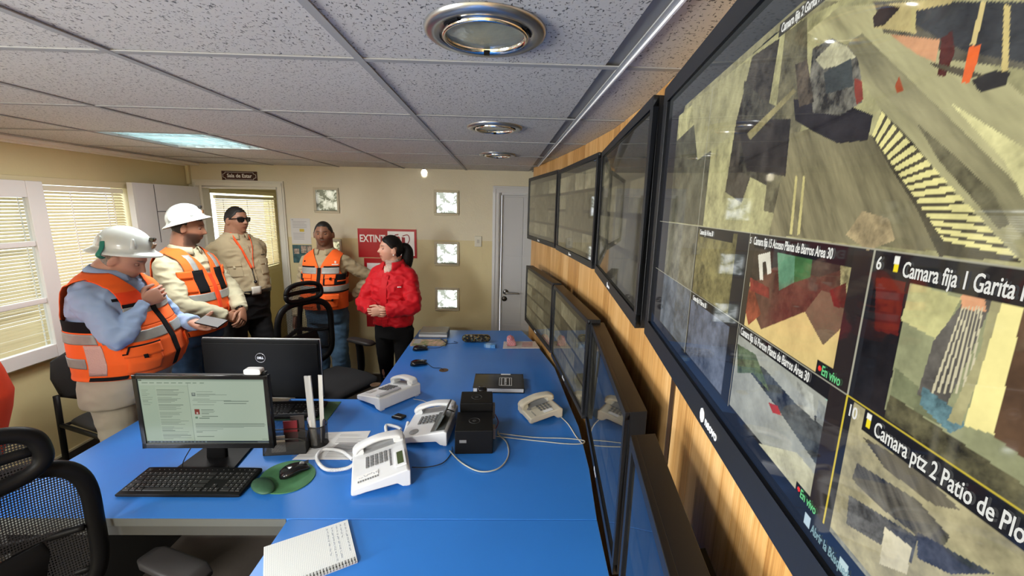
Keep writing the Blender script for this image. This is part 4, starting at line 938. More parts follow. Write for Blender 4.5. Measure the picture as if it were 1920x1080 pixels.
# phones
def phone(p, deg, label, kind='desk', base=M_WHITEPL, cord=None):
    r = place('desk_telephone', p, deg, label, 'telephone')
    W, D = (.27, .215) if kind != 'cream' else (.155, .185)
    zf, zb = (.028, .075) if kind != 'cream' else (.030, .058)
    th = math.atan2(zb-zf, D)
    b = MB(); prof = [(-D/2, .006), (-D/2, zf), (-D/2+.006, zf+.003), (D/2-.012, zb), (D/2, zb-.006), (D/2, .006), (D/2-.03, .006), (D/2-.05, .022), (-D/2+.05, .010), (-D/2+.03, .006)]
    b.prism([(y, z) for y, z in prof], -W/2, W/2, fr=frame((0, 0, 0), (0, 1, 0), (0, 0, 1), (1, 0, 0))); b.build('body', base, r, bevel=.005, seg=3)
    top = frame((0, 0, (zf+zb)/2+.0035), (1, 0, 0), (0, math.cos(th), math.sin(th)))
    for sx in (-1, 1):
        for sy in (-1, 1): pass
    MB().bb(-W/2+.01, -W/2+.035, -D/2+.005, -D/2+.02, 0, .008).bb(W/2-.035, W/2-.01, -D/2+.005, -D/2+.02, 0, .008).bb(-W/2+.01, -W/2+.035, D/2-.02, D/2-.005, 0, .008).bb(W/2-.035, W/2-.01, D/2-.02, D/2-.005, 0, .008).build('feet', base, r)
    # handset: arched bar with two end caps on the left side
    hx = -W/2+.034; L = .105 if kind != 'cream' else .10
    secs = []
    for k in range(17):
        t = k/16; y = (-L+2*L*t); arch = .020*math.sin(PI*t); end = abs(2*t-1)
        w_ = .024+.005*end**3; h = .009+.009*end**4
        if k in (0, 16): w_ *= .6; h *= .55
        secs.append((top @ Vector((hx, y, .016+arch-(.004 if end > .8 else 0))), Vector((w_, 0, 0)), Vector((0, -math.sin(th)*h, math.cos(th)*h))))
    b = MB(); b.loft(secs, 20, e=3.2)
    for s_ in (-1, 1): b.box(top @ Vector((hx, s_*(L-.024), .008)), (.046, .040, .022), Matrix.Rotation(th, 3, 'X'))
    b.build('handset', base, r, bevel=.003, seg=3)
    MB().prism([(hx-.030, -L*.62), (hx+.030, -L*.62), (hx+.030, L*.62), (hx-.030, L*.62)], -.004, .0015, fr=top).build('handset_cradle', mat('cradle_grey', (.30, .31, .32), .5), r)
    kx = -.03 if kind != 'cream' else -.012
    K = MB()
    if kind == 'cream': key_rows(K, kx-.004, .040, [[1, 1, 1]]*4, .021, .011, .007, 0, .004, top)
    else: key_rows(K, kx-.012, .022, [[1.2, 1.2, 1.2, 1.2]]*5, .016, .0125, .0055, 0, .0045, top)
    K.build('keypad', mat('phone_key_grey', (.13, .135, .14), .5), r)
    K = MB()
    if kind == 'desk':
        key_rows(K, -.012+kx, .040, [[1]*8], .0145, .008, .004, 0, .0035, top); K.build('function_keys', mat('phone_key_grey'), r); K = MB(); key_rows(K, .100, -.012, [[1]]*9, .010, .0055, .0035, 0, .003, top); K.build('memory_keys', mat('phone_key_grey'), r)
        MB().prism([(.066, -.090), (.096, -.090), (.096, -.010), (.066, -.010)], 0, .0012, fr=top).build('name_card', M_PAPER, r)
        hw_ = MB(); rs_ = random.Random(5)
        for k in range(8): hw_.tube([top @ Vector((.073+rs_.random()*.016, -.082+k*.009+j*.003, .0016)) for j in range(3)], .0006, 3)
        hw_.build('handwriting', mat('blue_ink', (.12, .15, .24), .7), r)
        b = MB(); b.prism([(.0, .056), (.105, .056), (.105, .100), (.0, .100)], 0, .009, fr=top); b.build('display_hood', base, r, bevel=.003)
        MB().prism([(.012, .066), (.094, .066), (.094, .090), (.012, .090)], .009, .0095, fr=top).build('display', mat('lcd_green', (.06, .085, .035), .2), r)
    elif kind == 'bar':
        key_rows(K, kx+.0, .052, [[1]*6], .0145, .007, .004, 0, .0035, top); K.build('function_keys', M_GREYPL, r)
        MB().prism([(.050, -.085), (.095, -.085), (.095, -.045), (.050, -.045)], 0, .0012, fr=top).build('name_card', mat('grey_card', (.42, .42, .42), .6), r)
        b = MB(); b.prism([(-.012, .064), (.125, .064), (.125, .098), (-.012, .098)], 0, .010, fr=top); b.build('display_hood', mat('hood_grey', (.40, .42, .45), .4), r, bevel=.003)
    elif kind == 'touch':
        MB().prism([(-.06, .030), (.12, .030), (.12, .095), (-.06, .095)], 0, .0015, fr=top).build('key_field', mat('dark_key_field', (.10, .11, .11), .35), r)
        b = MB(); b.lathe([(0, .002), (.020, .002), (.022, .0)], 32, M=top @ Matrix.Translation((.095, -.055, 0))); b.build('navigation_ring', M_GREYPL, r, smooth=True)
        f2 = frame(top @ Vector((.03, .075, .035)), (1, 0, 0), (0, math.cos(R(62)), math.sin(R(62))))
        MB().prism([(-.075, -.045), (.085, -.045), (.085, .045), (-.075, .045)], -.008, 0, fr=f2).build('touch_display', mat('display_back', (.09, .10, .10), .3), r, bevel=.002)
    else:
        MB().prism([(.048, -.012), (.070, -.012), (.070, .040), (.048, .040)], 0, .0012, fr=top).build('name_card', M_PAPER, r)
        MB().lathe([(0, .003), (.009, .003), (.010, 0)], 24, M=top @ Matrix.Translation((-.005, -.062, 0))).build('round_button', M_GREYPL, r)
        key_rows(K, .020, -.062, [[1, 1, 1, 1]], .012, .005, .006, 0, .003, top); K.build('function_keys', M_GREYPL, r)
    if cord:
        pts = [Vector(q) for q in cord]; # Catmull path with helix
        Mi = (Matrix.Translation(p) @ Matrix.Rotation(R(deg), 4, 'Z')).inverted(); P = []
        for i in range(len(pts)-1):
            p0_, p1, p2, p3 = pts[max(i-1, 0)], pts[i], pts[i+1], pts[min(i+2, len(pts)-1)]
            for k in range(14):
                t = k/14; P.append(.5*((2*p1)+(p2-p0_)*t+(2*p0_-5*p1+4*p2-p3)*t*t+(3*p1-p0_-3*p2+p3)*t**3))
        H = []; ph = 0
        for i in range(len(P)-1):
            d = (P[i+1]-P[i]); n1 = d.cross(Vector((0, 0, 1))).normalized(); n2 = n1.cross(d).normalized()
            for k in range(10):
                t = k/10; a_ = ph+2*PI*1.25*t; H.append(Mi @ (P[i]+d*t+n1*.0055*math.cos(a_)+n2*.0055*math.sin(a_)))
            ph += 2*PI*1.25
        MB().tube(H, .0024, 5).build('coiled_cord', base, r, smooth=True)
    return r
def mid(*ps): 
    v = Vector((0, 0, 0))
    for p in ps: v += on_desk(*p)
    return v/len(ps)
phone(Vector((-.475, 1.520, DESK_Z)), -72, 'white desk telephone nearest the camera, with green display and loop of coiled cord', 'desk', cord=[on_desk(668, 866, .02), on_desk(650, 878, .011), on_desk(612, 880, .011), on_desk(594, 860, .011), on_desk(606, 843, .011), on_desk(640, 846, .011), on_desk(662, 862, .02)])
phone(Vector((-.325, 1.835, DESK_Z)), -95, 'white desk telephone with raised touch display beside the black boxes', 'touch', cord=[on_desk(765, 792, .03), on_desk(757, 815, .011), on_desk(742, 826, .011), on_desk(728, 818, .011), on_desk(724, 798, .012), on_desk(742, 800, .011), on_desk(752, 805, .01)])
phone(Vector((-.615, 2.18, DESK_Z)), -130, 'white desk telephone at the inner corner of the desk, set diagonally', 'bar')
phone(Vector((.215, 2.00, DESK_Z)), -67, 'small cream desk telephone near the wall screens', 'cream', M_CREAMPL)

# papers and books
M_SHEET = mat('sheet_white', (.70, .71, .71), .65)
r = place('paper_form', on_desk(625, 835, .0005), 0, 'white printed form sheet lying under the pen cup', 'paper')
q = [on_desk(*p)-on_desk(625, 835) for p in ((548, 862), (668, 862), (695, 808), (612, 811))]
MB().prism([(v.x, v.y) for v in q], 0, .001).build('sheet', M_SHEET, r)
b = MB(); fr = frame((0, 0, .0012), (1, 0, 0), (0, 1, 0))
for k in range(17):
    y = -.09+k*.011; x0, x1 = -.16, .12; 
    if k % 5 == 4: continue
    b.prism([(x0+.02, y), (x0+.02+random.uniform(.05, .12), y), (x0+.02+.1, y+.002), (x0+.02, y+.002)], 0, .0001, fr=fr); b.prism([(.0, y), (random.uniform(.04, .14), y), (.1, y+.003), (.0, y+.003)], 0, .0001, fr=fr)
b.prism([(.0, -.05), (.10, -.05), (.12, .02), (.02, .02)], 0, .0001, fr=fr); b.build('printed_text', mat('grey_ink'), r)

# pen cup and rolls
M_MESH = mat('black_wire', (.012, .012, .012), .4)
def mesh_alpha(name, scale, hole=.35, color=(.012, .012, .013)):
    m = bpy.data.materials.new(name); m.use_nodes = True; nt = m.node_tree; L = nt.links.new; p = nt.nodes['Principled BSDF']; p.inputs['Base Color'].default_value = (*color, 1); p.inputs['Roughness'].default_value = .6
    tc = nt.nodes.new('ShaderNodeUVMap'); sx = nt.nodes.new('ShaderNodeSeparateXYZ'); L(tc.outputs[0], sx.inputs[0])
    def mth(op, a, b_=None):
        n = nt.nodes.new('ShaderNodeMath'); n.operation = op
        for i, v in enumerate((a, b_)):
            if v is None: continue
            if isinstance(v, (int, float)): n.inputs[i].default_value = v
            else: L(v, n.inputs[i])
        return n.outputs[0]
    a = mth('MULTIPLY', mth('ADD', sx.outputs[0], sx.outputs[1]), scale); c = mth('MULTIPLY', mth('SUBTRACT', sx.outputs[0], sx.outputs[1]), scale)
    pr = mth('MULTIPLY', mth('SINE', a), mth('SINE', c)); al = mth('LESS_THAN', pr, hole); 
    t = nt.nodes.new('ShaderNodeBsdfTransparent'); mx = nt.nodes.new('ShaderNodeMixShader'); L(al, mx.inputs[0]); L(t.outputs[0], mx.inputs[1]); L(p.outputs[0], mx.inputs[2]); L(mx.outputs[0], nt.nodes['Material Output'].inputs[0]); return m
def set_uv(o, f):
    me = o.data; uv = me.uv_layers.new(name='UVMap')
    for l in me.loops: uv.data[l.index].uv = f(me.vertices[l.vertex_index].co)
pc = on_desk(598, 832)
r = place('pen_cup', pc, 0, 'black wire mesh pen cup beside the desk organiser', 'pen cup')
o = MB().lathe([(.040, .003), (.040, .097)], 48).build('mesh_wall', mesh_alpha('wire_mesh_cup', 1, .15), r, smooth=True); set_uv(o, lambda c: (math.atan2(c.y, c.x)*48, c.z*1200))
b = MB(); b.lathe([(0, 0), (.040, 0), (.041, .004), (.038, .004), (0, .003)], 32)
b.lathe([(.0385, .095), (.0415, .095), (.0415, .099), (.0385, .099), (.0385, .095)], 32); b.build('rim', M_MESH, r, smooth=True)
def stick(name, p, h, rad, m, label, cat, tilt=(0, 0), sq=False):
    t = empty(name, p, 0, label, cat); t.rotation_euler = (R(tilt[0]), R(tilt[1]), 0)
    return t
t = stick('ruler', pc+Vector((-.005, -.01, .004)), 0, 0, None, 'pale grey folding ruler standing tallest in the pen cup', 'ruler', (1, -1))
b = MB().bb(-.020, -.004, -.012, -.006, 0, .33).bb(-.004, .008, -.013, -.004, 0, .33); b.build('bars', mat('ruler_grey', (.55, .57, .58), .4), t, bevel=.001)
t = stick('ruler', pc+Vector((.016, .004, .004)), 0, 0, None, 'narrow toothed white ruler behind the tall one in the pen cup', 'ruler', (1, 2))
b = MB().bb(-.009, .009, -.001, .002, 0, .325)
for k in range(40): b.bb(.003, .009, -.0016, -.001, .03+k*.007, .032+k*.007)
b.build('strip', mat('ruler_white', (.62, .63, .62), .4), t)
for i, (dx, dy, c_, lb, tx, ty) in enumerate(((-.02, .006, (.45, .42, .55), 'pale lilac highlighter in the pen cup', 2, -9), (-.012, -.012, (.7, .7, .7), 'stubby white marker in the pen cup', 5, -4), (.022, -.008, (.03, .03, .05), 'black ballpoint pen leaning in the pen cup', 3, 7))):
    t = stick('pen', pc+Vector((dx, dy, .004)), 0, 0, None, lb, 'pen', (tx, ty)); MB().lathe([(0, 0), (.006, 0), (.0065, .06), (.0065, .118), (.004, .125), (0, .126)], 14).build('barrel', mat('pen_%d' % i, c_, .4), t, smooth=True)
# wire desk organiser
og = on_desk(546, 846)+Vector((-.018, .02, 0))
r = place('desk_organiser', og, 6, 'black wire mesh desk organiser holding notes between keyboard and pen cup', 'desk organiser')
wm = mesh_alpha('wire_mesh_tray', 1, .15)
b = MB(); W2, D2 = .085, .05
def plate_uv(o): set_uv(o, lambda c: ((c.x+c.y)*1200, c.z*1200+c.y*300))
for k, (y, h) in enumerate(((-D2, .055), (-.012, .08), (D2, .12))):
    o = MB().add([(-W2, y, .004), (W2, y, .004), (W2, y+.01, h), (-W2, y+.01, h)], [(0, 1, 2, 3)]).build('mesh_divider', wm, r); plate_uv(o)
    b.tube([(-W2, y, .004), (-W2, y+.01, h), (-W2+.03, y+.012, h+.012), (W2-.03, y+.012, h+.012), (W2, y+.01, h), (W2, y, .004)], .0024, 6)
for s_ in (-1, 1):
    o = MB().add([(s_*W2, -D2, .004), (s_*W2, D2, .004), (s_*W2, D2, .11), (s_*W2, -D2, .05)], [(0, 1, 2, 3)]).build('mesh_side', wm, r); plate_uv(o)
    b.tube([(s_*W2, -D2, .003), (s_*W2, D2+.01, .003), (s_*W2, D2+.01, .12), (s_*W2, -D2+.01, .055), (s_*W2, -D2, .003)], .0024, 6)
b.bb(-W2, W2, -D2, D2, 0, .003); b.build('wire_frame', M_MESH, r)
for (dx, y, h, m_, lb, nm, cat) in ((-.03, -.03, .075, mat('note_grey', (.40, .38, .36), .7), 'grey note slip standing in the front slot of the desk organiser', 'note', 'note'), (.035, .02, .14, mat('dark_booklet', (.06, .05, .05), .5), 'dark booklet in the rear slot of the desk organiser', 'booklet', 'booklet'), (.01, .005, .125, mat('red_card', (.22, .02, .03), .5), 'dark red card standing in the desk organiser', 'card', 'card')):
    c_ = Matrix.Rotation(R(6), 3, 'Z') @ Vector((dx, y, 0)); t = place(nm, og+c_+Vector((0, 0, .004)), 10, lb, cat); MB().bb(-.028, .028, -.002, .002, 0, h).build('card_body' if cat == 'card' else 'sheets', m_, t)
# black boxes with cables
def box_body(name, p, deg, dims, label, cat):
    r = place(name, p, deg, label, cat); w_, d_, h = dims
    MB().bb(-w_/2, w_/2, -d_/2, d_/2, .003, h).build('housing', M_BLACK, r, bevel=.005, seg=3)
    MB().lathe([(.022, 0), (.024, .0012), (.026, 0)], 28, M=Matrix.Translation((0, 0, h))).lathe([(0, .0008), (.008, .0008), (.009, 0)], 16, M=Matrix.Translation((0, 0, h))).build('embossed_ring', mat('emboss_black', (.03, .03, .03), .5), r)
    MB().bb(w_/2-.002, w_/2+.012, -.02, .02, h*.3, h*.75).build('connector', mat('connector_grey', (.25, .24, .23), .4), r, bevel=.002)
    MB().bb(-w_/2+.02, -w_/2+.05, -d_/2-.001, -d_/2+.001, h*.5, h*.62).build('sticker', mat('sticker_dark_grey', (.16, .16, .16), .4), r)
    f = MB()
    for sx in (-1, 1):
        for sy in (-1, 1): f.bb(sx*(w_/2-.02)-.008, sx*(w_/2-.02)+.008, sy*(d_/2-.02)-.008, sy*(d_/2-.02)+.008, 0, .004)
    f.build('feet', M_BLACK, r); return r
bx = Vector((-.108, 1.72, DESK_Z))
box_body('speaker_box', bx, 2, (.165, .17, .115), 'lower and nearer of two black loudspeaker boxes, beside the touch telephone', 'speaker box')
box_body('speaker_box', bx+Vector((.0, .165, 0)), 2, (.155, .13, .15), 'farther of two black loudspeaker boxes, below the small round webcam', 'speaker box')
c_ = bx+Vector((.02, .27, 0)); r = place('microphone_stub', c_, 0, 'small black round-headed device behind the loudspeaker boxes', 'microphone')
MB().lathe([(0, 0), (.03, 0), (.03, .008), (.008, .012), (.007, .11), (0, .11)], 20).build('stem', M_BLACK, r, smooth=True); MB().lathe([(0, .108), (.022, .110), (.026, .122), (.026, .145), (.020, .153), (0, .155)], 24).build('head', M_BLACKG, r, smooth=True)
# loose cables
def cable(name, pts, rad, m, label, n=6):
    o = MB().tube([Vector(p) for p in pts], rad, n, smooth=8).build(name, m, None, smooth=True); return tag(o, label, 'cable')
M_CABG = mat('cable_grey', (.36, .37, .33), .5); M_CABB = mat('cable_black', (.02, .02, .02), .5)
h = .004
cable('white_cable', [on_desk(843, 845, .01), on_desk(866, 868, h), on_desk(900, 884, h), on_desk(935, 878, h), on_desk(953, 855, h), on_desk(950, 830, h), on_desk(935, 815, .012), on_desk(934, 808, .02)], .0032, M_CABG, 'grey cable looping on the desk in front of the loudspeaker boxes')
cable('white_cable', [on_desk(930, 818, .012), on_desk(965, 822, h), on_desk(1020, 828, h), on_desk(1060, 832, h), on_desk(1090, 832, h), on_desk(1094, 826, h), on_desk(1060, 822, h), on_desk(1000, 820, h), on_desk(932, 812, .012)], .0026, M_CABG, 'grey double cable running from the loudspeaker boxes to the desk edge')
cable('white_cable', [on_desk(1052, 782, .012), on_desk(1066, 796, h), on_desk(1080, 818, h), on_desk(1092, 832, .0)], .0026, mat('cable_cream', (.5, .47, .38), .5), 'cream cable from the cream telephone to the desk edge')
cable('black_cable', [on_desk(772, 876, .012), on_desk(800, 876, h), on_desk(830, 868, h), on_desk(846, 850, h), on_desk(848, 838, .012)], .0022, M_CABB, 'black cable between the nearest telephone and the boxes')
cable('black_cable', [on_desk(852, 772, .09), on_desk(838, 768, .10), on_desk(830, 776, .05), on_desk(828, 790, .01)], .003, M_CABB, 'short black cable curling at the left side of the farther speaker box')
cable('white_cable', [on_desk(775, 748, .01), on_desk(795, 752, h), on_desk(815, 762, h), on_desk(835, 775, h)], .0018, M_CABG, 'thin pale cable from the diagonal telephone towards the boxes')
cable('red_cable', [on_desk(924, 770, .06), on_desk(934, 790, .03), on_desk(928, 806, .01)], .0022, mat('cable_dark_red', (.16, .01, .01), .5), 'dark red cable hanging at the right side of the speaker boxes')
# notebook, small device, pencil case...
p = mid((882, 738), (982, 740), (984, 709), (893, 706))
r = place('closed_notebook', p, -1, 'thick notebook with black cover lying in the middle of the desk', 'notebook')
MB().bb(-.150, .150, -.105, .105, .0, .004).bb(-.150, .150, -.105, .105, .026, .030).bb(-.150, .150, .101, .105, 0, .03).build('cover', M_BLACKG, r, bevel=.001)
MB().bb(-.146, .146, -.102, .100, .004, .026).build('pages', M_PAPER, r)
b = MB().bb(-.005, .085, -.075, .05, .030, .0306); b.build('cover_label', mat('label_black', (.01, .01, .01), .4), r)
b = MB().bb(.002, .078, -.070, .045, .0306, .0309); b.build('label_border', M_PAPER, r); MB().bb(.018, .062, -.064, .039, .0309, .0311).bb(.0045, .014, -.066, .041, .0309, .0311).bb(.066, .0755, -.066, .041, .0309, .0311).build('label_field', mat('label_black'), r)
text('label_lettering', 'NOTEBOOK', .019, M_PAPER, r, frame((.046, -.058, .0312), (0, 1, 0), (-1, 0, 0)), 'LEFT', .9)
MB().bb(.01, .07, .09, .105, .0302, .0312).build('clasp', M_PAPER, r)
r = place('small_black_clip', on_desk(748, 783), -20, 'small black glossy gadget on the desk beside the cord of the touch telephone', 'gadget')
b = MB(); b.prism([(-.032, -.02), (.028, -.024), (.034, .018), (-.02, .024)], 0, .012); b.build('body', M_BLACKG, r, bevel=.003); MB().bb(-.026, .022, -.016, -.010, .012, .0125).build('highlight_strip', M_GREYPL, r)
r = place('pencil_case', on_desk(893, 641, .0), 3, 'long black woven pencil case with coloured pattern at the far end of the desk', 'pencil case')
def case_mat():
    m = bpy.data.materials.new('woven_pattern'); m.use_nodes = True; nt = m.node_tree; L = nt.links.new; p = nt.nodes['Principled BSDF']; p.inputs['Roughness'].default_value = .8
    tc = nt.nodes.new('ShaderNodeTexCoord'); br = nt.nodes.new('ShaderNodeTexChecker'); br.inputs['Scale'].default_value = 1; mp = nt.nodes.new('ShaderNodeMapping'); mp.inputs['Scale'].default_value = (60, 60, 160); L(tc.outputs['Object'], mp.inputs[0]); L(mp.outputs[0], br.inputs[0])
    n = nt.nodes.new('ShaderNodeTexNoise'); n.inputs['Scale'].default_value = 45; L(tc.outputs['Object'], n.inputs[0]); cr = nt.nodes.new('ShaderNodeValToRGB'); cr.color_ramp.interpolation = 'CONSTANT'
    cr.color_ramp.elements[0].color = (.008, .008, .008, 1); e = cr.color_ramp.elements.new(.52); e.color = (.45, .28, .03, 1); e = cr.color_ramp.elements.new(.58); e.color = (.02, .16, .22, 1); e = cr.color_ramp.elements.new(.64); e.color = (.5, .45, .35, 1); cr.color_ramp.elements[-1].color = (.25, .02, .03, 1); cr.color_ramp.elements[-1].position = .7
    L(n.outputs[0], cr.inputs[0]); mx = nt.nodes.new('ShaderNodeMix'); mx.data_type = 'RGBA'; mx.inputs[6].default_value = (.01, .01, .01, 1); L(br.outputs[1], mx.inputs[0]); L(cr.outputs[0], mx.inputs[7]); L(mx.outputs[2], p.inputs['Base Color']); return m
MB().tube([(-.085, 0, .031), (-.04, 0, .032), (.04, 0, .032), (.085, 0, .031)], [.029, .031, .031, .029], 20, round_ends=True, smooth=2).build('pouch', case_mat(), r, smooth=True)
MB().tube([(-.09, -.004, .061), (.09, -.004, .062)], .0025, 6).build('zip', mat('zip_brass', (.4, .3, .1), .3, .8), r)
r = place('small_box', on_desk(919, 651), -12, 'small light blue carton beside the pencil case', 'box'); MB().bb(-.045, .045, -.02, .02, 0, .026).build('carton', mat('blue_carton', (.10, .30, .62), .45, var=.3, vscale=60), r, bevel=.001); MB().bb(-.03, .005, -.021, .021, -.0, .0265).build('label_band', mat('pale_blue_card', (.30, .48, .70), .45), r)
r = place('mailing_bag', on_desk(977, 648), 4, 'flat clear plastic packet with white and red printed sheet by the wall screens', 'packet')
MB().prism([(-.15, -.075), (.135, -.08), (.125, .085), (-.13, .085)], 0, .008).build('packet', mat('plastic_white_print', (.58, .54, .52), .2, var=.1, vscale=30), r, bevel=.003)
b = MB()
for k in range(5): b.bb(.0+k*.004, .085+k*.003, -.045+k*.022, -.036+k*.022, .008, .0084)
b.build('red_print', mat('red_print', (.42, .10, .10), .5), r)
r = place('pink_pouch', on_desk(957, 645, .008), 8, 'pink checked folded cloth pouch standing on the plastic packet', 'pouch')
b = MB(); b.loft([((0, -.05, .002), (.038, 0, 0), (0, .0, .002)), ((0, -.048, .022), (.034, 0, 0), (0, .010, .020)), ((.0, .0, .035), (.030, .0, 0), (0, .006, .034)), ((0, .048, .028), (.022, 0, 0), (0, .004, .026)), ((0, .055, .012), (.012, 0, 0), (0, 0, .010))], 20, e=2.4)
def check_mat():
    m = bpy.data.materials.new('pink_check'); m.use_nodes = True; nt = m.node_tree; L = nt.links.new; p = nt.nodes['Principled BSDF']; tc = nt.nodes.new('ShaderNodeTexCoord'); br = nt.nodes.new('ShaderNodeTexChecker'); br.inputs['Scale'].default_value = 130
    br.inputs[1].default_value = (.62, .10, .16, 1); br.inputs[2].default_value = (.68, .48, .48, 1); L(tc.outputs['Object'], br.inputs[0]); L(br.outputs[0], p.inputs['Base Color']); p.inputs['Roughness'].default_value = .6; return m
b.build('cloth', check_mat(), r, smooth=True); MB().tube([(0, -.05, .045), (0, .0, .071), (0, .05, .055)], .0022, 6, smooth=4).build('seam_piping', mat('pink_piping', (.55, .12, .18), .5), r)
# folder + calendar
r = place('clear_folder', on_desk(814, 630)+Vector((0, .03, 0)), 0, 'grey box folder with shiny clear cover at the far end of the desk', 'folder'); MB().bb(-.115, .115, -.09, .09, .0, .045).build('folder_body', mat('folder_grey', (.22, .23, .24), .18), r, bevel=.003)
MB().bb(-.110, .110, -.085, .085, .045, .048).build('clear_cover', mat('shiny_cover', (.42, .44, .46), .06, metal=.3), r, bevel=.001); MB().bb(-.115, .115, -.0915, -.09, .012, .030).build('label_band', M_PAPER, r)
r = place('spiral_calendar', on_desk(803, 646)+Vector((0, .035, 0)), 2, 'spiral calendar with flower field picture in front of the grey folder', 'calendar')
MB().bb(-.135, .135, -.075, .065, .0, .012).build('pages', mat('flower_picture', (.05, .16, .02), .4, var2=(.62, .38, .30), vscale=30), r)
b = MB()
for k in range(24): b.tube([(-.125+k*.0108, .066+.006*math.cos(t), .008+.008*math.sin(t)) for t in (0, 1.05, 2.1, 3.14, 4.2, 5.2, 6.28)], .0010, 4)
b.build('wire_binding', M_GREYPL, r); MB().bb(-.115, -.065, -.05, .055, .012, .0125).build('date_panel', mat('date_panel_grey', (.32, .33, .34), .4), r)
p = on_desk(829, 641, .0135)+Vector((0, .035, 0)); t = place('ballpoint_pen', p, 30, 'dark pen lying on the spiral calendar', 'pen'); MB().tube([(-.0, -.06, .004), (0, .05, .004), (0, .06, .004)], [.004, .0045, .002], 10).build('barrel', mat('navy_pen', (.03, .04, .10), .3), t, smooth=True); MB().bb(-.001, .001, .015, .05, .008, .0095).build('clip', M_CHROME, t)
# spiral notepad in the foreground
A, B_, C2 = on_desk(495, 1030), on_desk(652, 978), on_desk(672, 1058)
ux = (B_-A).normalized(); uy = Vector((-ux.y, ux.x, 0)); ang = math.degrees(math.atan2(ux.y, ux.x)); Wn = (B_-A).length; Dn = .19
r = place('spiral_notepad', A, ang, 'open squared spiral notepad with handwriting at the front edge of the desk', 'notepad')
MB().bb(0, Wn, -Dn, 0, .0, .008).build('page_block', mat('page_edges', (.60, .62, .62), .8), r, bevel=.001)
def grid_paper():
    m = bpy.data.materials.new('squared_paper'); m.use_nodes = True; nt = m.node_tree; L = nt.links.new; p = nt.nodes['Principled BSDF']; p.inputs['Roughness'].default_value = .75
    tc = nt.nodes.new('ShaderNodeTexCoord'); b_ = nt.nodes.new('ShaderNodeTexBrick'); b_.offset = 0; b_.inputs['Scale'].default_value = 1; b_.inputs['Brick Width'].default_value = .005; b_.inputs['Row Height'].default_value = .005; b_.inputs['Mortar Size'].default_value = .00035
    b_.inputs['Color1'].default_value = b_.inputs['Color2'].default_value = (.74, .77, .76, 1); b_.inputs['Mortar'].default_value = (.42, .48, .52, 1); L(tc.outputs['Object'], b_.inputs[0]); L(b_.outputs[0], p.inputs['Base Color']); return m
MB().bb(.0005, Wn-.0005, -Dn+.0005, -.0005, .008, .0086).build('top_page', grid_paper(), r)
# handwriting: little ink strokes running across the pad near its right-hand end
b = MB(); rs = random.Random(11)
for col in range(5):
    x = Wn-.012-col*.0135; y = -.012 if col else -.01; ln = (.12, .06, .13, .14, .12)[col]
    while y > -.012-ln:
        n = rs.randint(3, 6); pts = []
        for k in range(n*3): pts.append((x+rs.uniform(-.003, .003), y-k*.0011, .0088))
        b.tube(pts, .00028, 3); y -= n*.0033+.003
b.build('handwriting', mat('blue_ink', (.12, .15, .24), .7), r)
b = MB()
for k in range(int(Dn/.0085)):
    pass
for k in range(int(Wn/.0086)):
    x = .006+k*.0086; b.tube([(x, -Dn+.006-.009*math.sin(t), .0085+.0072*math.cos(t)) for t in (-.9, -.3, .4, 1.1, 1.8, 2.6, 3.3)], .0009, 5)
b.build('wire_spiral', M_BLACK, r)
b = MB()
for k in range(int(Wn/.0086)): b.bb(.0045+k*.0086, .0080+k*.0086, -Dn+.004, -Dn+.009, .0085, .0089)
b.build('punched_holes', mat('hole_dark', (.02, .02, .02), .8), r)
# ------------------------------------------------------------------ office chairs
def chair_mesh_mat(name, scale, hole, c=(.010, .010, .011)): return mesh_alpha(name, scale, hole, c)
def curved_panel(w0, w1, z0, z1, depth, curve, e=4.5):
    """points of a gently dished upright panel with rounded corners, facing +y; s and t both run -1..1"""
    def P(s, t):
        k = (max(0., 1-abs(t)**e))**(1/e); w_ = w0+(w1-w0)*(t+1)/2; x = w_*s*k; r = s*k
        return Vector((x, -curve*(1-r*r)+depth*math.sin(PI*(t+1)/2*.9), z0+(z1-z0)*(t+1)/2))
    def ring(n=64):
        out = []
        for i in range(n+1):
            a = 2*PI*i/n; c, q = math.cos(a), math.sin(a); u = math.copysign(abs(c)**(2/e), c); t = math.copysign(abs(q)**(2/e), q); k = (max(1e-9, 1-abs(t)**e))**(1/e)
            w_ = w0+(w1-w0)*(t+1)/2; out.append(Vector((w_*u, -curve*(1-u*u)+depth*math.sin(PI*(t+1)/2*.9), z0+(z1-z0)*(t+1)/2)))
        return out
    return P, ring()
def panel_mesh(P, off, n=26, m=26):
    vs = [P(-1+2*i/n, -1+2*j/m)+off for j in range(m+1) for i in range(n+1)]; fs = []
    for j in range(m):
        for i in range(n): a = j*(n+1)+i; fs.append((a, a+1, a+n+2, a+n+1))
    return MB().add(vs, fs)
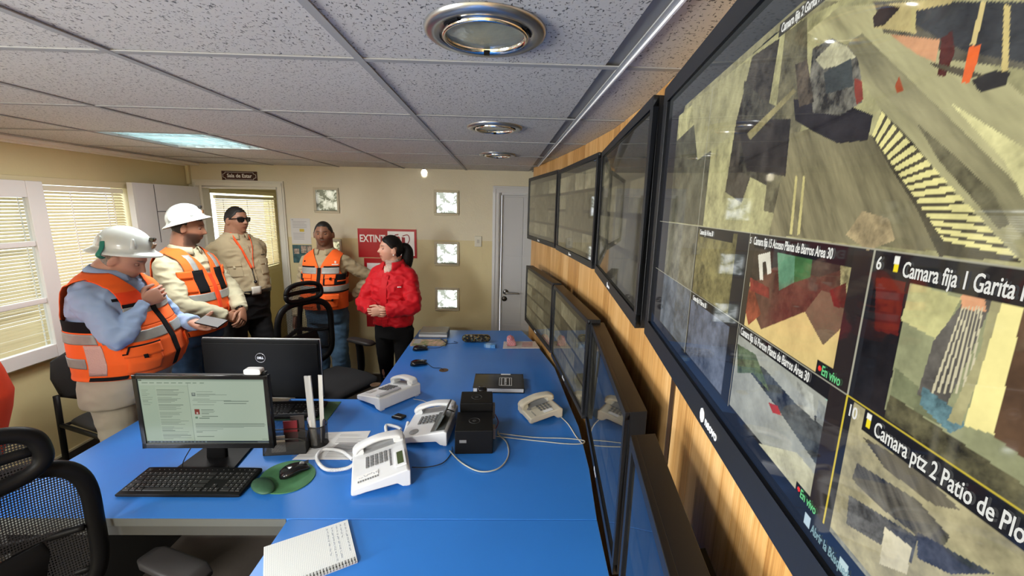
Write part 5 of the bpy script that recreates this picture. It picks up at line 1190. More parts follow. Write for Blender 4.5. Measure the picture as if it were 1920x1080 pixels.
def office_chair(p, deg, label, hd=1., seat_z=.47, head=True, hz=0., hh=.13, az=0., hf=1.1):
    r = place('office_chair', Vector((p[0], p[1], 0)), deg, label, 'office chair')
    M_S = mat('seat_fabric_black', (.016, .016, .018), .9, bump=.2, bscale=300); MM = MATS.get('chair_mesh') or mesh_alpha('chair_mesh', 1, .22, (.010, .010, .012)); MATS['chair_mesh'] = MM
    secs = []
    for k, (y, wd) in enumerate(((-.23, .17), (-.20, .22), (-.08, .245), (.08, .25), (.20, .24), (.25, .19))):
        secs.append(((0, y, seat_z-.012*(y > .1)), (wd, 0, 0), (0, 0, .032 if 0 < k < 5 else .016)))
    MB().loft(secs, 28, e=3.2).build('seat', M_S, r, smooth=True)
    # backrest frame and mesh (chair faces +y, back at -y)
    P, ring = curved_panel(.225, .235, seat_z+.08, seat_z+.58, -.03, .055, 3.6); yb = -.25
    o = panel_mesh(P, Vector((0, yb, 0))).build('backrest_mesh', MM, r, smooth=True); set_uv(o, lambda c: (c.x*520, c.z*370))
    MB().tube([q+Vector((0, yb, 0)) for q in ring], .019, 12, flat=1.3).build('backrest_frame', M_BLACK, r, smooth=True)
    # spine and lumbar support behind the mesh
    b = MB(); b.tube([(0, -.06, seat_z-.06), (0, -.28, seat_z-.02), (0, -.365, seat_z+.12), (0, -.355, seat_z+.38), (0, -.325, seat_z+.56), (0, -.31, seat_z+.62+hz)], [.028, .028, .024, .020, .018, .016], 10, smooth=5)
    for z in (.18, .33):
        b.tube([(-.20, -.275, seat_z+z), (-.12, -.335, seat_z+z-.02+.02), (0, -.36, seat_z+z+.03), (.12, -.335, seat_z+z), (.20, -.275, seat_z+z)], [.010, .014, .018, .014, .010], 8, smooth=5)
    b.build('back_spine', M_BLACK, r, smooth=True)
    b = MB(); b.loft([((0, -.318, seat_z+.17), (.12, 0, 0), (0, .010, 0)), ((0, -.326, seat_z+.25), (.15, 0, 0), (0, .014, 0)), ((0, -.318, seat_z+.33), (.12, 0, 0), (0, .010, 0))], 20, e=4); b.build('lumbar_pad', M_BLACK, r, smooth=True)
    if head:
        Ph, ring = curved_panel(.150*hd, .135*hd, seat_z+.60+hz, seat_z+.60+hz+hh, -.01, .03, 2.8); yo = Vector((0, yb-.01, 0))
        o = panel_mesh(Ph, yo, 16, 10).build('headrest_mesh', MM, r, smooth=True); set_uv(o, lambda c: (c.x*520, c.z*370))
        b = MB().tube([q+yo for q in ring], .021*min(1, hf), 12, flat=1.1).tube([(0, -.315, seat_z+.56), (0, -.31, seat_z+.62+hz)], .02, 8); mid_ = seat_z+.60+hz+hh/2
        b.tube([Vector((x, yb-.01-.03*(1-(x/(.14*hd))**2)-.012, mid_)) for x in np.linspace(-.135*hd, .135*hd, 9)], .012, 8, flat=1.4)
        b.build('headrest_frame', M_BLACK, r, smooth=True)
    for s_ in (-1, 1):
        b = MB(); b.tube([(s_*.20, -.02, seat_z-.04), (s_*.275, -.02, seat_z-.02), (s_*.285, -.02, seat_z+.10), (s_*.28, -.03, seat_z+.19+az)], [.016, .020, .022, .020], 10, smooth=4, flat=1.6); a_ = b.build('armrest', M_BLACK, r, smooth=True)
        MB().loft([((s_*.275, -.13, seat_z+.205+az), (.030, 0, 0), (0, 0, .010)), ((s_*.275, -.10, seat_z+.205+az), (.042, 0, 0), (0, 0, .016)), ((s_*.275, .09, seat_z+.205+az), (.045, 0, 0), (0, 0, .016)), ((s_*.275, .13, seat_z+.202+az), (.030, 0, 0), (0, 0, .010))], 18, e=4).build('arm_pad', mat('arm_pad_black', (.022, .020, .020), .5), a_, smooth=True)
    MB().lathe([(.028, .09), (.028, .25), (.020, .25), (.020, seat_z-.05), (.06, seat_z-.045), (.10, seat_z-.03), (0, seat_z-.028)], 20).build('gas_lift', M_BLACK, r, smooth=True)
    b = MB(); W_ = MB()
    for k in range(5):
        a = 2*PI*k/5+.3; d = Vector((math.cos(a), math.sin(a), 0)); b.tube([(0, 0, .12), tuple(d*.12+Vector((0, 0, .115))), tuple(d*.31+Vector((0, 0, .075)))], [.03, .024, .016], 8)
    b.build('star_base', M_BLACK, r, smooth=True)
    for k in range(5):
        a = 2*PI*k/5+.3; d = Vector((math.cos(a), math.sin(a), 0)); q = d*.31
        MB().lathe([(0, -.022), (.026, -.022), (.030, -.015), (.030, .015), (.026, .022), (0, .022)], 18, M=frame((q.x, q.y, .030), (d.x, d.y, 0), (0, 0, 1))).tube([(q.x, q.y, .03), (q.x, q.y, .08)], .008, 6).build('caster', M_BLACKG, r, smooth=True)
    return r
office_chair((-1.13, .905), -110, 'black mesh office chair nearest the camera, its back filling the lower left corner', hd=1.0, seat_z=.435, hz=-.035, hh=.155)
office_chair((-1.25, 2.98), -118, 'black mesh office chair with headrest beyond the desk wing, in front of the moustached man', hd=1.05, seat_z=.47, az=.04, hf=.75)
# visitor chair
r = place('visitor_chair', Vector((-2.38, 2.54, 0)), -110, 'black padded visitor chair against the window wall behind the bent man', 'chair')
M_V = mat('visitor_fabric', (.012, .012, .013), .85, bump=.2, bscale=300)
MB().loft([((0, -.20, .45), (.18, 0, 0), (0, 0, .018)), ((0, -.16, .452), (.225, 0, 0), (0, 0, .03)), ((0, .16, .455), (.235, 0, 0), (0, 0, .03)), ((0, .21, .45), (.19, 0, 0), (0, 0, .018))], 24, e=3.4).build('seat', M_V, r, smooth=True)
MB().loft([((0, -.235, .56), (.15, 0, 0), (0, .014, 0)), ((0, -.245, .60), (.215, 0, 0), (0, .024, 0)), ((0, -.265, .72), (.235, 0, 0), (0, .026, 0)), ((0, -.28, .82), (.215, 0, 0), (0, .022, 0)), ((0, -.288, .865), (.12, 0, 0), (0, .012, 0))], 28, e=3).build('backrest', M_V, r, smooth=True)
for s_ in (-1, 1):
    MB().tube([(s_*.235, -.235, .62), (s_*.24, -.235, .44), (s_*.24, -.265, .02), (s_*.24, -.267, .0)], [.012]*4, 8, flat=1.4).build('leg', M_BLACK, r, smooth=True)
    MB().tube([(s_*.24, -.235, .43), (s_*.24, .19, .425), (s_*.24, .21, .41), (s_*.24, .235, .0)], [.012]*4, 8, flat=1.2).build('leg', M_BLACK, r, smooth=True)
MB().tube([(-.24, .19, .42), (.24, .19, .42)], .010, 8).tube([(-.24, -.235, .42), (.24, -.235, .42)], .010, 8).build('cross_bar', M_BLACK, r)
# ------------------------------------------------------------------ people
def remesh(b, name, voxel, smooth=4, m=None, parent=None, noise=0., nscale=6., seed=0, factor=.5):
    me = b.mesh(name); bm = bmesh.new(); bm.from_mesh(me); bmesh.ops.recalc_face_normals(bm, faces=bm.faces); bm.to_mesh(me); bm.free()
    o = bpy.data.objects.new(name, me); COL.objects.link(o)
    r_ = o.modifiers.new('r', 'REMESH'); r_.mode = 'VOXEL'; r_.voxel_size = voxel
    s_ = o.modifiers.new('s', 'SMOOTH'); s_.iterations = smooth; s_.factor = factor
    dg = bpy.context.evaluated_depsgraph_get(); dg.update(); nm = bpy.data.meshes.new_from_object(o.evaluated_get(dg)); bpy.data.objects.remove(o); bpy.data.meshes.remove(me)
    nm.name = name; nv = len(nm.vertices)
    if noise:
        co = np.zeros(nv*3, np.float32); nm.vertices.foreach_get('co', co); co = co.reshape(-1, 3); no = np.zeros(nv*3, np.float32); nm.vertices.foreach_get('normal', no); no = no.reshape(-1, 3)
        # folds: ridged noise, stretched across the limbs
        d = np.array([mnoise.noise(Vector((p[0]*nscale+seed, p[1]*nscale, p[2]*nscale*2.1)))+.5*mnoise.noise(Vector((p[0]*nscale*2.3, p[1]*nscale*2.3+seed, p[2]*nscale*3.8))) for p in co])
        d = (1-np.abs(d)*2.2); co += no*(d*noise)[:, None]; nm.vertices.foreach_set('co', co.ravel())
    nm.polygons.foreach_set('use_smooth', [True]*len(nm.polygons)); nm.materials.clear()
    if m: nm.materials.append(m)
    o = bpy.data.objects.new(name, nm); COL.objects.link(o)
    if parent is not None: o.parent = parent
    return o
def cloth(name, c, rough=.85, bump=.25, bs=700, var=.05): return mat(name, c, rough, bump=bump, bscale=bs, var=var, vscale=12, sheen=.04 if sum(c) > .2 else 0., spec=.3 if sum(c) > .2 else .15)

class Torso:
    """upper body surface: u angle (0 = front), z height; gives points for clothing laid over it"""
    def __init__(s, H, sw=1., belly=0., lean=0., e=2.5, hip=1., bust=0., side=0.):
        s.H, s.lean, s.e, s.side = H, lean, e, side
        z = [.44, .50, .56, .60, .65, .70, .74, .775, .80, .822, .838, .852, .87]
        a = [.100*hip, .104*hip, .098, .095+belly*.25, .097+belly*.2, .102, .106, .108, .104, .089, .068, .048, .036]
        d = [.070, .072+belly*.3, .068+belly*.8, .068+belly, .070+belly*.8, .074+belly*.4+bust*.6, .074+bust, .068+bust*.4, .060, .050, .042, .038, .036]
        y = [.0, .002+belly*.2, .004+belly*.7, .004+belly*.9, .003+belly*.7, .003+belly*.3, .002, .0, -.004, -.008, -.010, -.008, -.004]
        f = 1.0
        s.z = np.array(z)*H; s.a = np.array(a)*H*sw*1.0; s.d = np.array(d)*H*sw; s.y = np.array(y)*H
        s.a[-2:] = np.array([.045, .036])*H; s.d[-2:] = np.array([.038, .036])*H
    def sec(s, z): return float(np.interp(z, s.z, s.a)), float(np.interp(z, s.z, s.d)), float(np.interp(z, s.z, s.y))
    def bend(s, p):
        p = Vector(p); z0 = .50*s.H
        t = max(0., min(1., (p.z-z0)/(.25*s.H))); t = t*t*(3-2*t)*s.lean; q = Vector((p.x, p.y, p.z-z0)); c, n = math.cos(t), math.sin(t)
        return Vector((q.x+s.side*max(0, q.z), q.y*c+q.z*n, -q.y*n+q.z*c+z0))
    def P(s, u, z, off=0.):
        a, d, y = s.sec(z); a += off; d += off; e = s.e
        k = 2/e if z < .82*s.H else 1
        sx = math.copysign(abs(math.sin(u))**k, math.sin(u)); cy = math.copysign(abs(math.cos(u))**k, math.cos(u))
        return s.bend((a*sx, y+d*cy, z))
    def u_for_x(s, x, z, off=0.):
        a = s.sec(z)[0]+off; r_ = min(1., abs(x)/a); k = 2/s.e if z < .82*s.H else 1
        return math.asin(r_**(1/k))
    def patch(s, z0, z1, uL, uR, off, nu=30, nz=30, edge=True):
        """grid between heights z0..z1, angles uL(z)..uR(z)"""
        fL = uL if callable(uL) else (lambda z: uL); fR = uR if callable(uR) else (lambda z: uR); vs, fs = [], []
        for j in range(nz+1):
            z = z0+(z1-z0)*j/nz; a, b_ = fL(z), fR(z)
            for i in range(nu+1): vs.append(s.P(a+(b_-a)*i/nu, z, off(a+(b_-a)*i/nu, z) if callable(off) else off))
        for j in range(nz):
            for i in range(nu): k = j*(nu+1)+i; fs.append((k, k+1, k+nu+2, k+nu+1))
        return vs, fs
def solid(o, t): md = o.modifiers.new('s', 'SOLIDIFY'); md.thickness = t; md.offset = 1; return o
def hand(b, W, f, n, thumb, curl=(.5, .6, .7, .8), s=1., spread=.03, thumb_in=.3, thumb_up=.35):
    """palm and five fingers; f = towards fingertips, n = palm normal, thumb = +1/-1 side (f x n)"""
    f = Vector(f).normalized(); n = Vector(n); n = (n-f*n.dot(f)).normalized(); sd = f.cross(n)*thumb
    W = Vector(W); S_ = s
    b.loft([(W-f*.03*S_, sd*.026*S_, n*.019*S_), (W, sd*.027*S_, n*.018*S_), (W+f*.03*S_, sd*.036*S_, n*.017*S_), (W+f*.065*S_, sd*.041*S_, n*.014*S_), (W+f*.09*S_, sd*.039*S_, n*.012*S_), (W+f*.096*S_, sd*.033*S_, n*.008*S_)], 18, e=2.8)
    for i, (o_, L) in enumerate(((.030, .072), (.010, .080), (-.010, .075), (-.029, .058))):
        p = W+f*.088*S_+sd*o_*S_-f*(.008 if i == 3 else 0); a = curl[i]*.5; pts = [p-f*.015]; q = p; d0 = (f+sd*spread*(1.5-i)*1.0).normalized()
        for k, l in enumerate((.45, .32, .23)):
            pts.append(q.copy()); d = d0*math.cos(a)+n*math.sin(a); q = q+d*L*l*S_*1.05; a += curl[i]*(.95 if k == 0 else .7)
        pts.append(q); b.tube(pts, [.0092*S_, .0090*S_, .0082*S_, .0075*S_, .0062*S_], 10, round_ends=True, smooth=3)
    p = W+f*.022*S_+sd*.026*S_; d = (f*.72+sd*.62+n*thumb_up).normalized(); q1 = p+d*.040*S_; d2 = (f*.95+sd*(.35-thumb_in)+n*thumb_up).normalized(); q2 = q1+d2*.032*S_; q3 = q2+(d2+n*.1-sd*.1).normalized()*.026*S_
    b.tube([p-d*.01, p, q1, q2, q3], [.012*S_, .013*S_, .0105*S_, .0098*S_, .0075*S_], 12, round_ends=True, smooth=3)
HEAD_N, HEAD_M = 72, 64
def head_pt(th, ph, grow=0., jaw=1., nose=1., fat=0.):
    x, y, z = math.sin(th)*math.sin(ph), math.sin(th)*math.cos(ph), math.cos(th)
    X, Y, Z = x*(.077+grow), y*(.096+grow), z*(.117+grow)
    if z < 0:
        t = -z; X *= 1-(.30-.10*fat)*t**1.4*jaw; Y = Y*(1-.10*t) if y > 0 else Y*(1-.42*t**.8)
        Y += .010*t*(1 if y > 0 else .6)
    if y > 0:
        fw = y**2; g = lambda a, b_, c, d: math.exp(-((abs(X)-a)/b_)**2-((Z-c)/d)**2)
        Y -= .004*fw*math.exp(-((Z-.0)/.05)**2)                       # flatter face plane
        Y -= .0125*g(.031, .017, .010, .013)                            # eye sockets
        Y += .005*g(.028, .022, .031, .008)                            # brow
        r_ = max(0., min(1., (.020-Z)/.046)); 
        if Z > -.034: Y += nose*(.026*r_**1.2+.002)*math.exp(-(X/(.0085+.006*r_))**2)*(1 if Z > -.026 else max(0, 1-(-.026-Z)/.008))
        Y += .006*g(0, .025, -.051, .006)+.006*g(0, .021, -.063, .006)-.005*g(0, .022, -.0568, .0025)-.003*g(0, .02, -.074, .006)
        Y += .009*g(0, .022, -.096, .016)+.004*g(.042, .02, -.022, .02)
    return Vector((X, Y, Z))
class Person:
    def __init__(s, loc, facing, H, label, skin, sw=1., belly=0., lean=0., yaw=0., pitch=0., roll=0., hip=1., bust=0., fat=0., jaw=1., side=0., neck=1., head=1., headoff=(0, 0, 0)):
        s.root = empty('person', (loc[0], loc[1], 0), R(facing-90), label, 'person'); s.H = H; s.skin = np.array(skin); s.T = Torso(H, sw, belly, lean, hip=hip, bust=bust, side=side)
        s.sw, s.fat, s.jaw, s.neckw = sw, fat, jaw, neck; s.lid = -.14; s.hs = H/1.75*1.02*head
        nb = s.T.bend((0, -.012*H, .845*H)); s.neck = nb
        s.HR = Matrix.Rotation(R(yaw), 3, 'Z') @ Matrix.Rotation(R(-pitch), 3, 'X') @ Matrix.Rotation(R(roll), 3, 'Y')
        up = s.T.bend((0, -.012*H, .90*H))-nb; up.normalize()
        s.hc = nb+up*.042*H+s.HR @ Vector((0, .018*H, .046*H))+Vector(headoff); s.arms = {}
        s.HM = Matrix.Translation(s.hc) @ s.HR.to_4x4() @ Matrix.Scale(s.hs, 4)
    def shoulder(s, sd): return s.T.bend((sd*s.T.sec(.79*s.H)[0]*.86, -.004*s.H, .788*s.H))
    def arm(s, sd, wrist, hint, la=.172, lf=.150):
        S_ = s.shoulder(sd); W = Vector(wrist); la, lf = la*s.H, lf*s.H; d = W-S_; D = d.length
        if D > la+lf-.004: W = S_+d*((la+lf-.004)/D); d = W-S_; D = d.length
        a = (la*la-lf*lf+D*D)/(2*D); h_ = math.sqrt(max(0, la*la-a*a)); u = d.normalized(); hv = Vector(hint); hv = (hv-u*hv.dot(u)).normalized(); E_ = S_+u*a+hv*h_
        s.arms[sd] = (S_, E_, W); return S_, E_, W
    def limb_pts(s, sd, grow): 
        S_, E_, W = s.arms[sd]; inn = s.T.bend((sd*s.T.sec(.79*s.H)[0]*.45, -.004*s.H, .792*s.H))
        return [inn, S_, S_.lerp(E_, .5), E_, E_.lerp(W, .45), W], [.042*s.H/1.7+grow, .052*s.H/1.7+grow, .046*s.H/1.7+grow, .040*s.H/1.7+grow, .038*s.H/1.7+grow, .027*s.H/1.7+grow]
    def legs(s, b, grow, spread=.055, bow=0., z_bot=.045, fwd=(0, 0), taper=1.):
        H = s.H
        for sd in (-1, 1):
            f = fwd[0 if sd < 0 else 1]; x = spread*H
            b.tube([(sd*x*.95, 0, .50*H), (sd*x, .004*H, .44*H), (sd*x*1.08, f*.4+.006*H, .36*H), (sd*x*1.12, f+.006*H, .27*H), (sd*x*1.15, f-.010*H, .18*H), (sd*x*1.18, f-.012*H, z_bot*H)], [.056*H+grow, .052*H+grow, .045*H+grow, (.033*H+grow)*taper, (.033*H+grow)*taper, (.025*H+grow)*taper], 18, smooth=4)
    def body(s, hands, colorf=None, voxel=.0055):
        H = s.H; b = MB(); n = 32
        secs = []
        for z in np.linspace(.46*H, .868*H, 22):
            c = []; a, d, y = s.T.sec(z)
            secs.append((z, a-.012, d-.012, y))
        vs = [s.T.P(2*PI*i/n, z, -.012) for z, a, d, y in secs for i in range(n)]; fs = [(j*n+i, j*n+(i+1) % n, (j+1)*n+(i+1) % n, (j+1)*n+i) for j in range(len(secs)-1) for i in range(n)]
        fs += [tuple(range(n-1, -1, -1)), tuple((len(secs)-1)*n+i for i in range(n))]; b.add(vs, fs)
        # neck
        nk = .036*H*s.neckw; top = s.hc+s.HR @ Vector((0, -.012*H, -.035*H)); b.tube([s.neck-Vector((0, 0, .04*H)), s.neck, top, s.hc], [nk*1.25, nk*1.05, nk, nk*.9], 20, smooth=3)
        # head
        N_, M_ = HEAD_N, HEAD_M; vs = [s.HM @ head_pt(PI*(j+.001)/(M_+.002), 2*PI*i/N_, 0, s.jaw, 1, s.fat) for j in range(M_+1) for i in range(N_)]
        fs = [(j*N_+i, (j+1)*N_+i, (j+1)*N_+(i+1) % N_, j*N_+(i+1) % N_) for j in range(M_) for i in range(N_)]; fs += [tuple(range(N_)), tuple(M_*N_+N_-1-i for i in range(N_))]; b.add(vs, fs)
        for sd in (-1, 1):
            Mx = (s.HM @ Matrix.Translation((sd*.076, -.006, -.004)) @ Matrix.Rotation(sd*.35, 4, 'Z') @ Matrix.Rotation(-.15, 4, 'X'))
            b.loft([(Mx @ Vector((sd*x, 0, 0)), (Mx.to_3x3() @ Vector((0, ry, 0))), (Mx.to_3x3() @ Vector((0, 0, rz_)))) for x, ry, rz_ in ((-.012, .010, .022), (.002, .013, .026), (.009, .018, .032), (.014, .017, .031), (.015, .008, .02))], 14)
        for sd in (-1, 1):
            if sd in s.arms: pts, rr = s.limb_pts(sd, -.006); b.tube(pts, rr, 16, smooth=4)
        s.legs(b, -.010)
        for sd in (-1, 1): b.loft([((sd*.065*H, -.02*H, .03*H), (.022*H, 0, 0), (0, 0, .02*H)), ((sd*.067*H, .06*H, .018*H), (.026*H, 0, 0), (0, 0, .014*H))], 12)
        o = remesh(b, 'body', voxel, 2, vcol_mat('skin_tone', .48, spec=.4), s.root, factor=.45)
        hb = MB()
        for h in hands: hand(hb, **h)
        if hb.v:
            hm = hb.mesh('h'); bm = bmesh.new(); bm.from_mesh(o.data); bm.from_mesh(hm); bmesh.ops.recalc_face_normals(bm, faces=bm.faces)
            for f in bm.faces: f.smooth = True
            bm.to_mesh(o.data); bm.free(); bpy.data.meshes.remove(hm)
        me = o.data; nv = len(me.vertices); co = np.zeros(nv*3); me.vertices.foreach_get('co', co); co = co.reshape(-1, 3)
        Mi = np.array(s.HM.inverted()); L = co @ Mi[:3, :3].T+Mi[:3, 3]; C = np.tile(s.skin, (nv, 1)); x, y, z = L[:, 0], L[:, 1], L[:, 2]
        hd = (z > -.14) & (np.abs(x) < .12) & (np.abs(y) < .14)
        def blend(m, c, k=1.): 
            m = (m*k)[:, None]; return C*(1-m)+np.array(c)*m
        g = lambda a, b_, c, d: np.exp(-((np.abs(x)-a)/b_)**4-((z-c)/d)**4)*(y > .03)*hd
        lip = getattr(s, 'lip', tuple(s.skin*np.array([.78, .42, .42])))
        C = blend(np.exp(-(np.abs(x)/.024)**4-((z+.0565)/.0095)**4)*(y > .05)*hd, lip, .8)
        C = blend(np.exp(-(np.abs(x)/.022)**4-((z+.0568)/.0022)**2)*(y > .05)*hd, s.skin*.12, .7)
        bc = getattr(s, 'brow', (.015, .010, .008)); C = blend(g(.031, .018, .0315, .0042), bc, .9)
        C = blend(np.exp(-((np.abs(x)-.008)/.004)**2-((z+.030)/.003)**2)*(y > .08)*hd, s.skin*.15, .8)
        cheek = np.exp(-((np.abs(x)-.04)/.02)**2-((z+.02)/.025)**2)*(y > .02)*hd; C = blend(cheek, s.skin*np.array([1.12, .82, .8]), .35)
        bd = getattr(s, 'beard', None)
        if bd is not None:
            col, k = bd; jawm = smoothstep(-.018, -.040, z)*smoothstep(-.03, .02, y)*hd*smoothstep(-.135, -.112, z); up = np.exp(-((np.abs(x)-.03)/.016)**2-((z+.010)/.03)**2)*(y > .03)
            m = np.clip(jawm*(1-np.exp(-(np.abs(x)/.024)**4-((z+.058)/.008)**4))*(1-.9*np.exp(-(x/.018)**2-((z+.032)/.008)**2))-up, 0, 1)*(y > -.005+0*y); C = blend(m, col, k)
            if getattr(s, 'mustache', 0): C = blend(np.exp(-(np.abs(x)/.028)**4-((z+.043)/.006)**4)*(y > .05)*hd, col, s.mustache)
        set_colors(me, np.clip(C, 0, 1)); s.bodyo = o
        for sd in (-1, 1):
            eb = MB(); c = s.HM @ Vector((sd*.0305, .0698, .0095)); eb.ball(c, .0116*s.hs, 16, 12); e = eb.build('eye', mat('eye_white', (.24, .20, .18), .3), s.root, smooth=True)
            d = (s.HR @ Vector((0, 1, -.12))).normalized(); MB().ball(c+d*.0064*s.hs, .0074*s.hs, 12, 8).build('iris', mat('iris_dark', (.015, .008, .005), .1), e, smooth=True)
            lid = MB(); vs = []; fs = []
            for up_ in (1,):
                for j in range(5):
                    for i in range(9):
                        a = -1.3+2.6*i/8; t_ = s.lid+j*.34; vs.append(s.HM @ (Vector((sd*.0305, .0702, .0095))+Vector((math.sin(a)*math.cos(t_), math.cos(a)*math.cos(t_), math.sin(t_)))*.0128))
                for j in range(4):
                    for i in range(8): k = j*9+i; fs.append((k, k+1, k+10, k+9))
            lm = lid.add(vs, fs).build('eyelid', mat('lid_%d' % int(s.skin[0]*1000), tuple(s.skin*.75), .5), e, smooth=True)
        return o
    def hair(s, keep, grow, m, name='hair', voxel=None):
        N_, M_ = HEAD_N, HEAD_M; vs, ok = [], []
        for j in range(M_+1):
            for i in range(N_):
                p = head_pt(PI*(j+.001)/(M_+.002), 2*PI*i/N_, 0, s.jaw, 0, s.fat); ok.append(keep(p)); nz = p.normalized(); wv = mnoise.noise(p*90)*.0010
                edge = min(1, max(-.5, ok[-1]/.012)); vs.append(s.HM @ (p+nz*(grow*edge+wv*(edge > 0))))
        fs = []
        for j in range(M_):
            for i in range(N_):
                q = (j*N_+i, (j+1)*N_+i, (j+1)*N_+(i+1) % N_, j*N_+(i+1) % N_)
                if any(ok[k] > -.004 for k in q): fs.append(q)
        b = MB(); b.add(vs, fs); o = b.build(name, m, s.root, smooth=True, fix=False); solid(o, .002); return o
    def shirt(s, m, off=.004, sleeve=.012, hem=.47, name='shirt', noise=.0035, voxel=.007, cuff=.97, seed=0, top=.850, smooth=3):
        H = s.H; n = 40; b = MB(); zs = np.linspace(hem*H, top*H, 30)
        vs = [s.T.P(2*PI*i/n, z, off) for z in zs for i in range(n)]; fs = [(j*n+i, j*n+(i+1) % n, (j+1)*n+(i+1) % n, (j+1)*n+i) for j in range(len(zs)-1) for i in range(n)]+[tuple(range(n-1, -1, -1)), tuple((len(zs)-1)*n+i for i in range(n))]
        b.add(vs, fs)
        for sd, (S_, E_, W) in s.arms.items():
            pts, rr = s.limb_pts(sd, sleeve); W2 = E_.lerp(W, cuff); pts = pts[:-1]+[E_.lerp(W, .75), W2]; rr = rr[:-1]+[rr[-1]+.006, rr[-1]+.002]; b.tube(pts, rr, 20, smooth=4)
        o = remesh(b, name, voxel, smooth, m, s.root, noise, 9, seed); return o
    def trousers(s, m, off=.006, top=.60, grow=.004, fwd=(0, 0), noise=.004, seed=3, taper=1.25, name='trousers', spread=.055):
        H = s.H; n = 36; b = MB(); zs = np.linspace(.455*H, top*H, 12); vs = [s.T.P(2*PI*i/n, z, off) for z in zs for i in range(n)]; fs = [(j*n+i, j*n+(i+1) % n, (j+1)*n+(i+1) % n, (j+1)*n+i) for j in range(len(zs)-1) for i in range(n)]+[tuple(range(n-1, -1, -1)), tuple((len(zs)-1)*n+i for i in range(n))]
        b.add(vs, fs); s.legs(b, grow, fwd=fwd, taper=taper, spread=spread); o = remesh(b, name, .009, 3, m, s.root, noise, 7, seed)
        for sd in (-1, 1):
            f = fwd[0 if sd < 0 else 1]; x = sd*.065*H; MB().loft([((x, f-.05, .012), (.030, 0, 0), (0, 0, .012)), ((x, f-.045, .05), (.034, 0, 0), (0, 0, .045)), ((x, f+.04, .045), (.038, 0, 0), (0, 0, .042)), ((x, f+.12, .028), (.042, 0, 0), (0, 0, .026)), ((x, f+.175, .020), (.030, 0, 0), (0, 0, .016))], 18, e=2.6).build('shoe', mat('dark_boot', (.02, .016, .013), .5), s.root, smooth=True)
        return o
    def collar(s, m, w=.030, open_=.5, name='collar', r0=.050, r1=.062, z=.852, h=.024):
        H = s.H; vs, fs = [], []; n = 40
        for j, (k, dz, rr) in enumerate(((0, 0, r0), (.5, h, r0*.98), (.7, h*1.05, r0*1.06), (1, h*.35, r1))):
            for i in range(n+1):
                u = open_+(2*PI-2*open_)*i/n; fr_ = (1+math.cos(u))/2; p = Vector((rr*math.sin(u)*1.0, rr*math.cos(u)*1.05-.006, z*H+dz-.030*fr_*(1 if j in (0, 3) else .8)-(.022*fr_ if j == 3 else 0))); vs.append(s.T.bend(p))
        for j in range(3):
            for i in range(n): k = j*(n+1)+i; fs.append((k, k+1, k+n+2, k+n+1))
        return solid(MB().add(vs, fs).build(name, m, s.root, smooth=True, fix=False), .0025)
    def patch(s, name, m, z0, z1, u0, u1, off, th=.002, nu=14, nz=10, parent=None):
        H = s.H; vs, fs = s.T.patch(z0*H, z1*H, u0, u1, off, nu, nz); o = MB().add(vs, fs).build(name, m, parent or s.root, smooth=True, fix=False); solid(o, th); return o
    def vest(s, m, hem=.46, off=.022, vbot=.735, neckx=.052, arm=.083, m_trim=None):
        H = s.H; T = s.T
        def wob(u, z): return off+.004*mnoise.noise(Vector((math.sin(u)*2.2, math.cos(u)*2.2, z*7)))+(.004*math.sin(u*9) if z < .5*H else 0)*(.5*H-z)/(.05*H)
        s.wob = wob
        def uF(z):
            t = max(0, min(1, (z/H-vbot)/(.855-vbot))); return T.u_for_x(.004+(neckx*H-.004)*t**1.15, z, off)
        def uA(z): return T.u_for_x(arm*H, z, off)
        b = MB(); zp = .70*H
        def arm_in(z):
            t = max(0, min(1, (z-zp)/(.055*H))); return 1-(1-t)**2
        for sg in (1, -1):
            f = lambda vs, fs: b.add(vs, fs if sg > 0 else [tuple(reversed(q)) for q in fs])
            f(*T.patch(hem*H, zp, lambda z: sg*uF(z), lambda z: sg*PI, wob, 60, 50))
            f(*T.patch(zp, .853*H, lambda z: sg*uF(z), lambda z: sg*(uA(z)+(PI/2-uA(z))*(1-arm_in(z))), wob, 30, 34))
            f(*T.patch(zp, .853*H, lambda z: sg*((PI-uA(z))-(PI/2-uA(z))*(1-arm_in(z))), lambda z: sg*PI, wob, 40, 34))
        o = b.build('safety_vest', m, s.root, smooth=True); solid(o, .003); s.vesto = o; s.voff = off; return o
    def on_vest(s, name, m, z0, z1, u0, u1, lift=.006, th=.003, nu=24, nz=8, parent=None):
        w_ = getattr(s, 'wob', None); return s.patch(name, m, z0, z1, u0, u1, (lambda u, z: w_(u, z)+lift) if w_ else s.voff+lift, th, nu, nz, parent or s.vesto)
    def hat(s, tilt=0., color=(.62, .66, .65), strap=None, badge=(.20, .10, .05), k=1.):
        M_H = mat('hard_hat_white', color, .22, coat=.3); Mx = s.HM @ Matrix.Translation((0, -.004, .036)) @ Matrix.Rotation(R(-tilt), 4, 'X') @ Matrix.Scale(k, 4)
        b = MB(); n = 64; prof = []
        rings = [(1.27, -.002), (1.255, .004), (1.17, .010), (1.09, .016), (1.02, .024), (1.00, .034)]+[(math.cos(t), .034+.104*math.sin(t)) for t in np.linspace(.12, 1.5, 16)]
        vs = []
        for k, (r_, z) in enumerate(rings):
            for i in range(n):
                a = 2*PI*i/n; X, Y = r_*.108*math.sin(a), r_*.124*math.cos(a)
                if r_ > 1.05: Y = r_*.124*math.cos(a)+.004*math.cos(a)*(r_-1)*6; z_ = z-(.010*abs(math.cos(a))**2 if r_ > 1.2 else 0)*(r_-1)
                else: z_ = z+(.007*math.exp(-(X/.016)**2) if r_ < .99 else 0)*min(1, (1-r_)*4+.3*(math.cos(a) > 0)*0)
                vs.append(Mx @ Vector((X, Y, z_)))
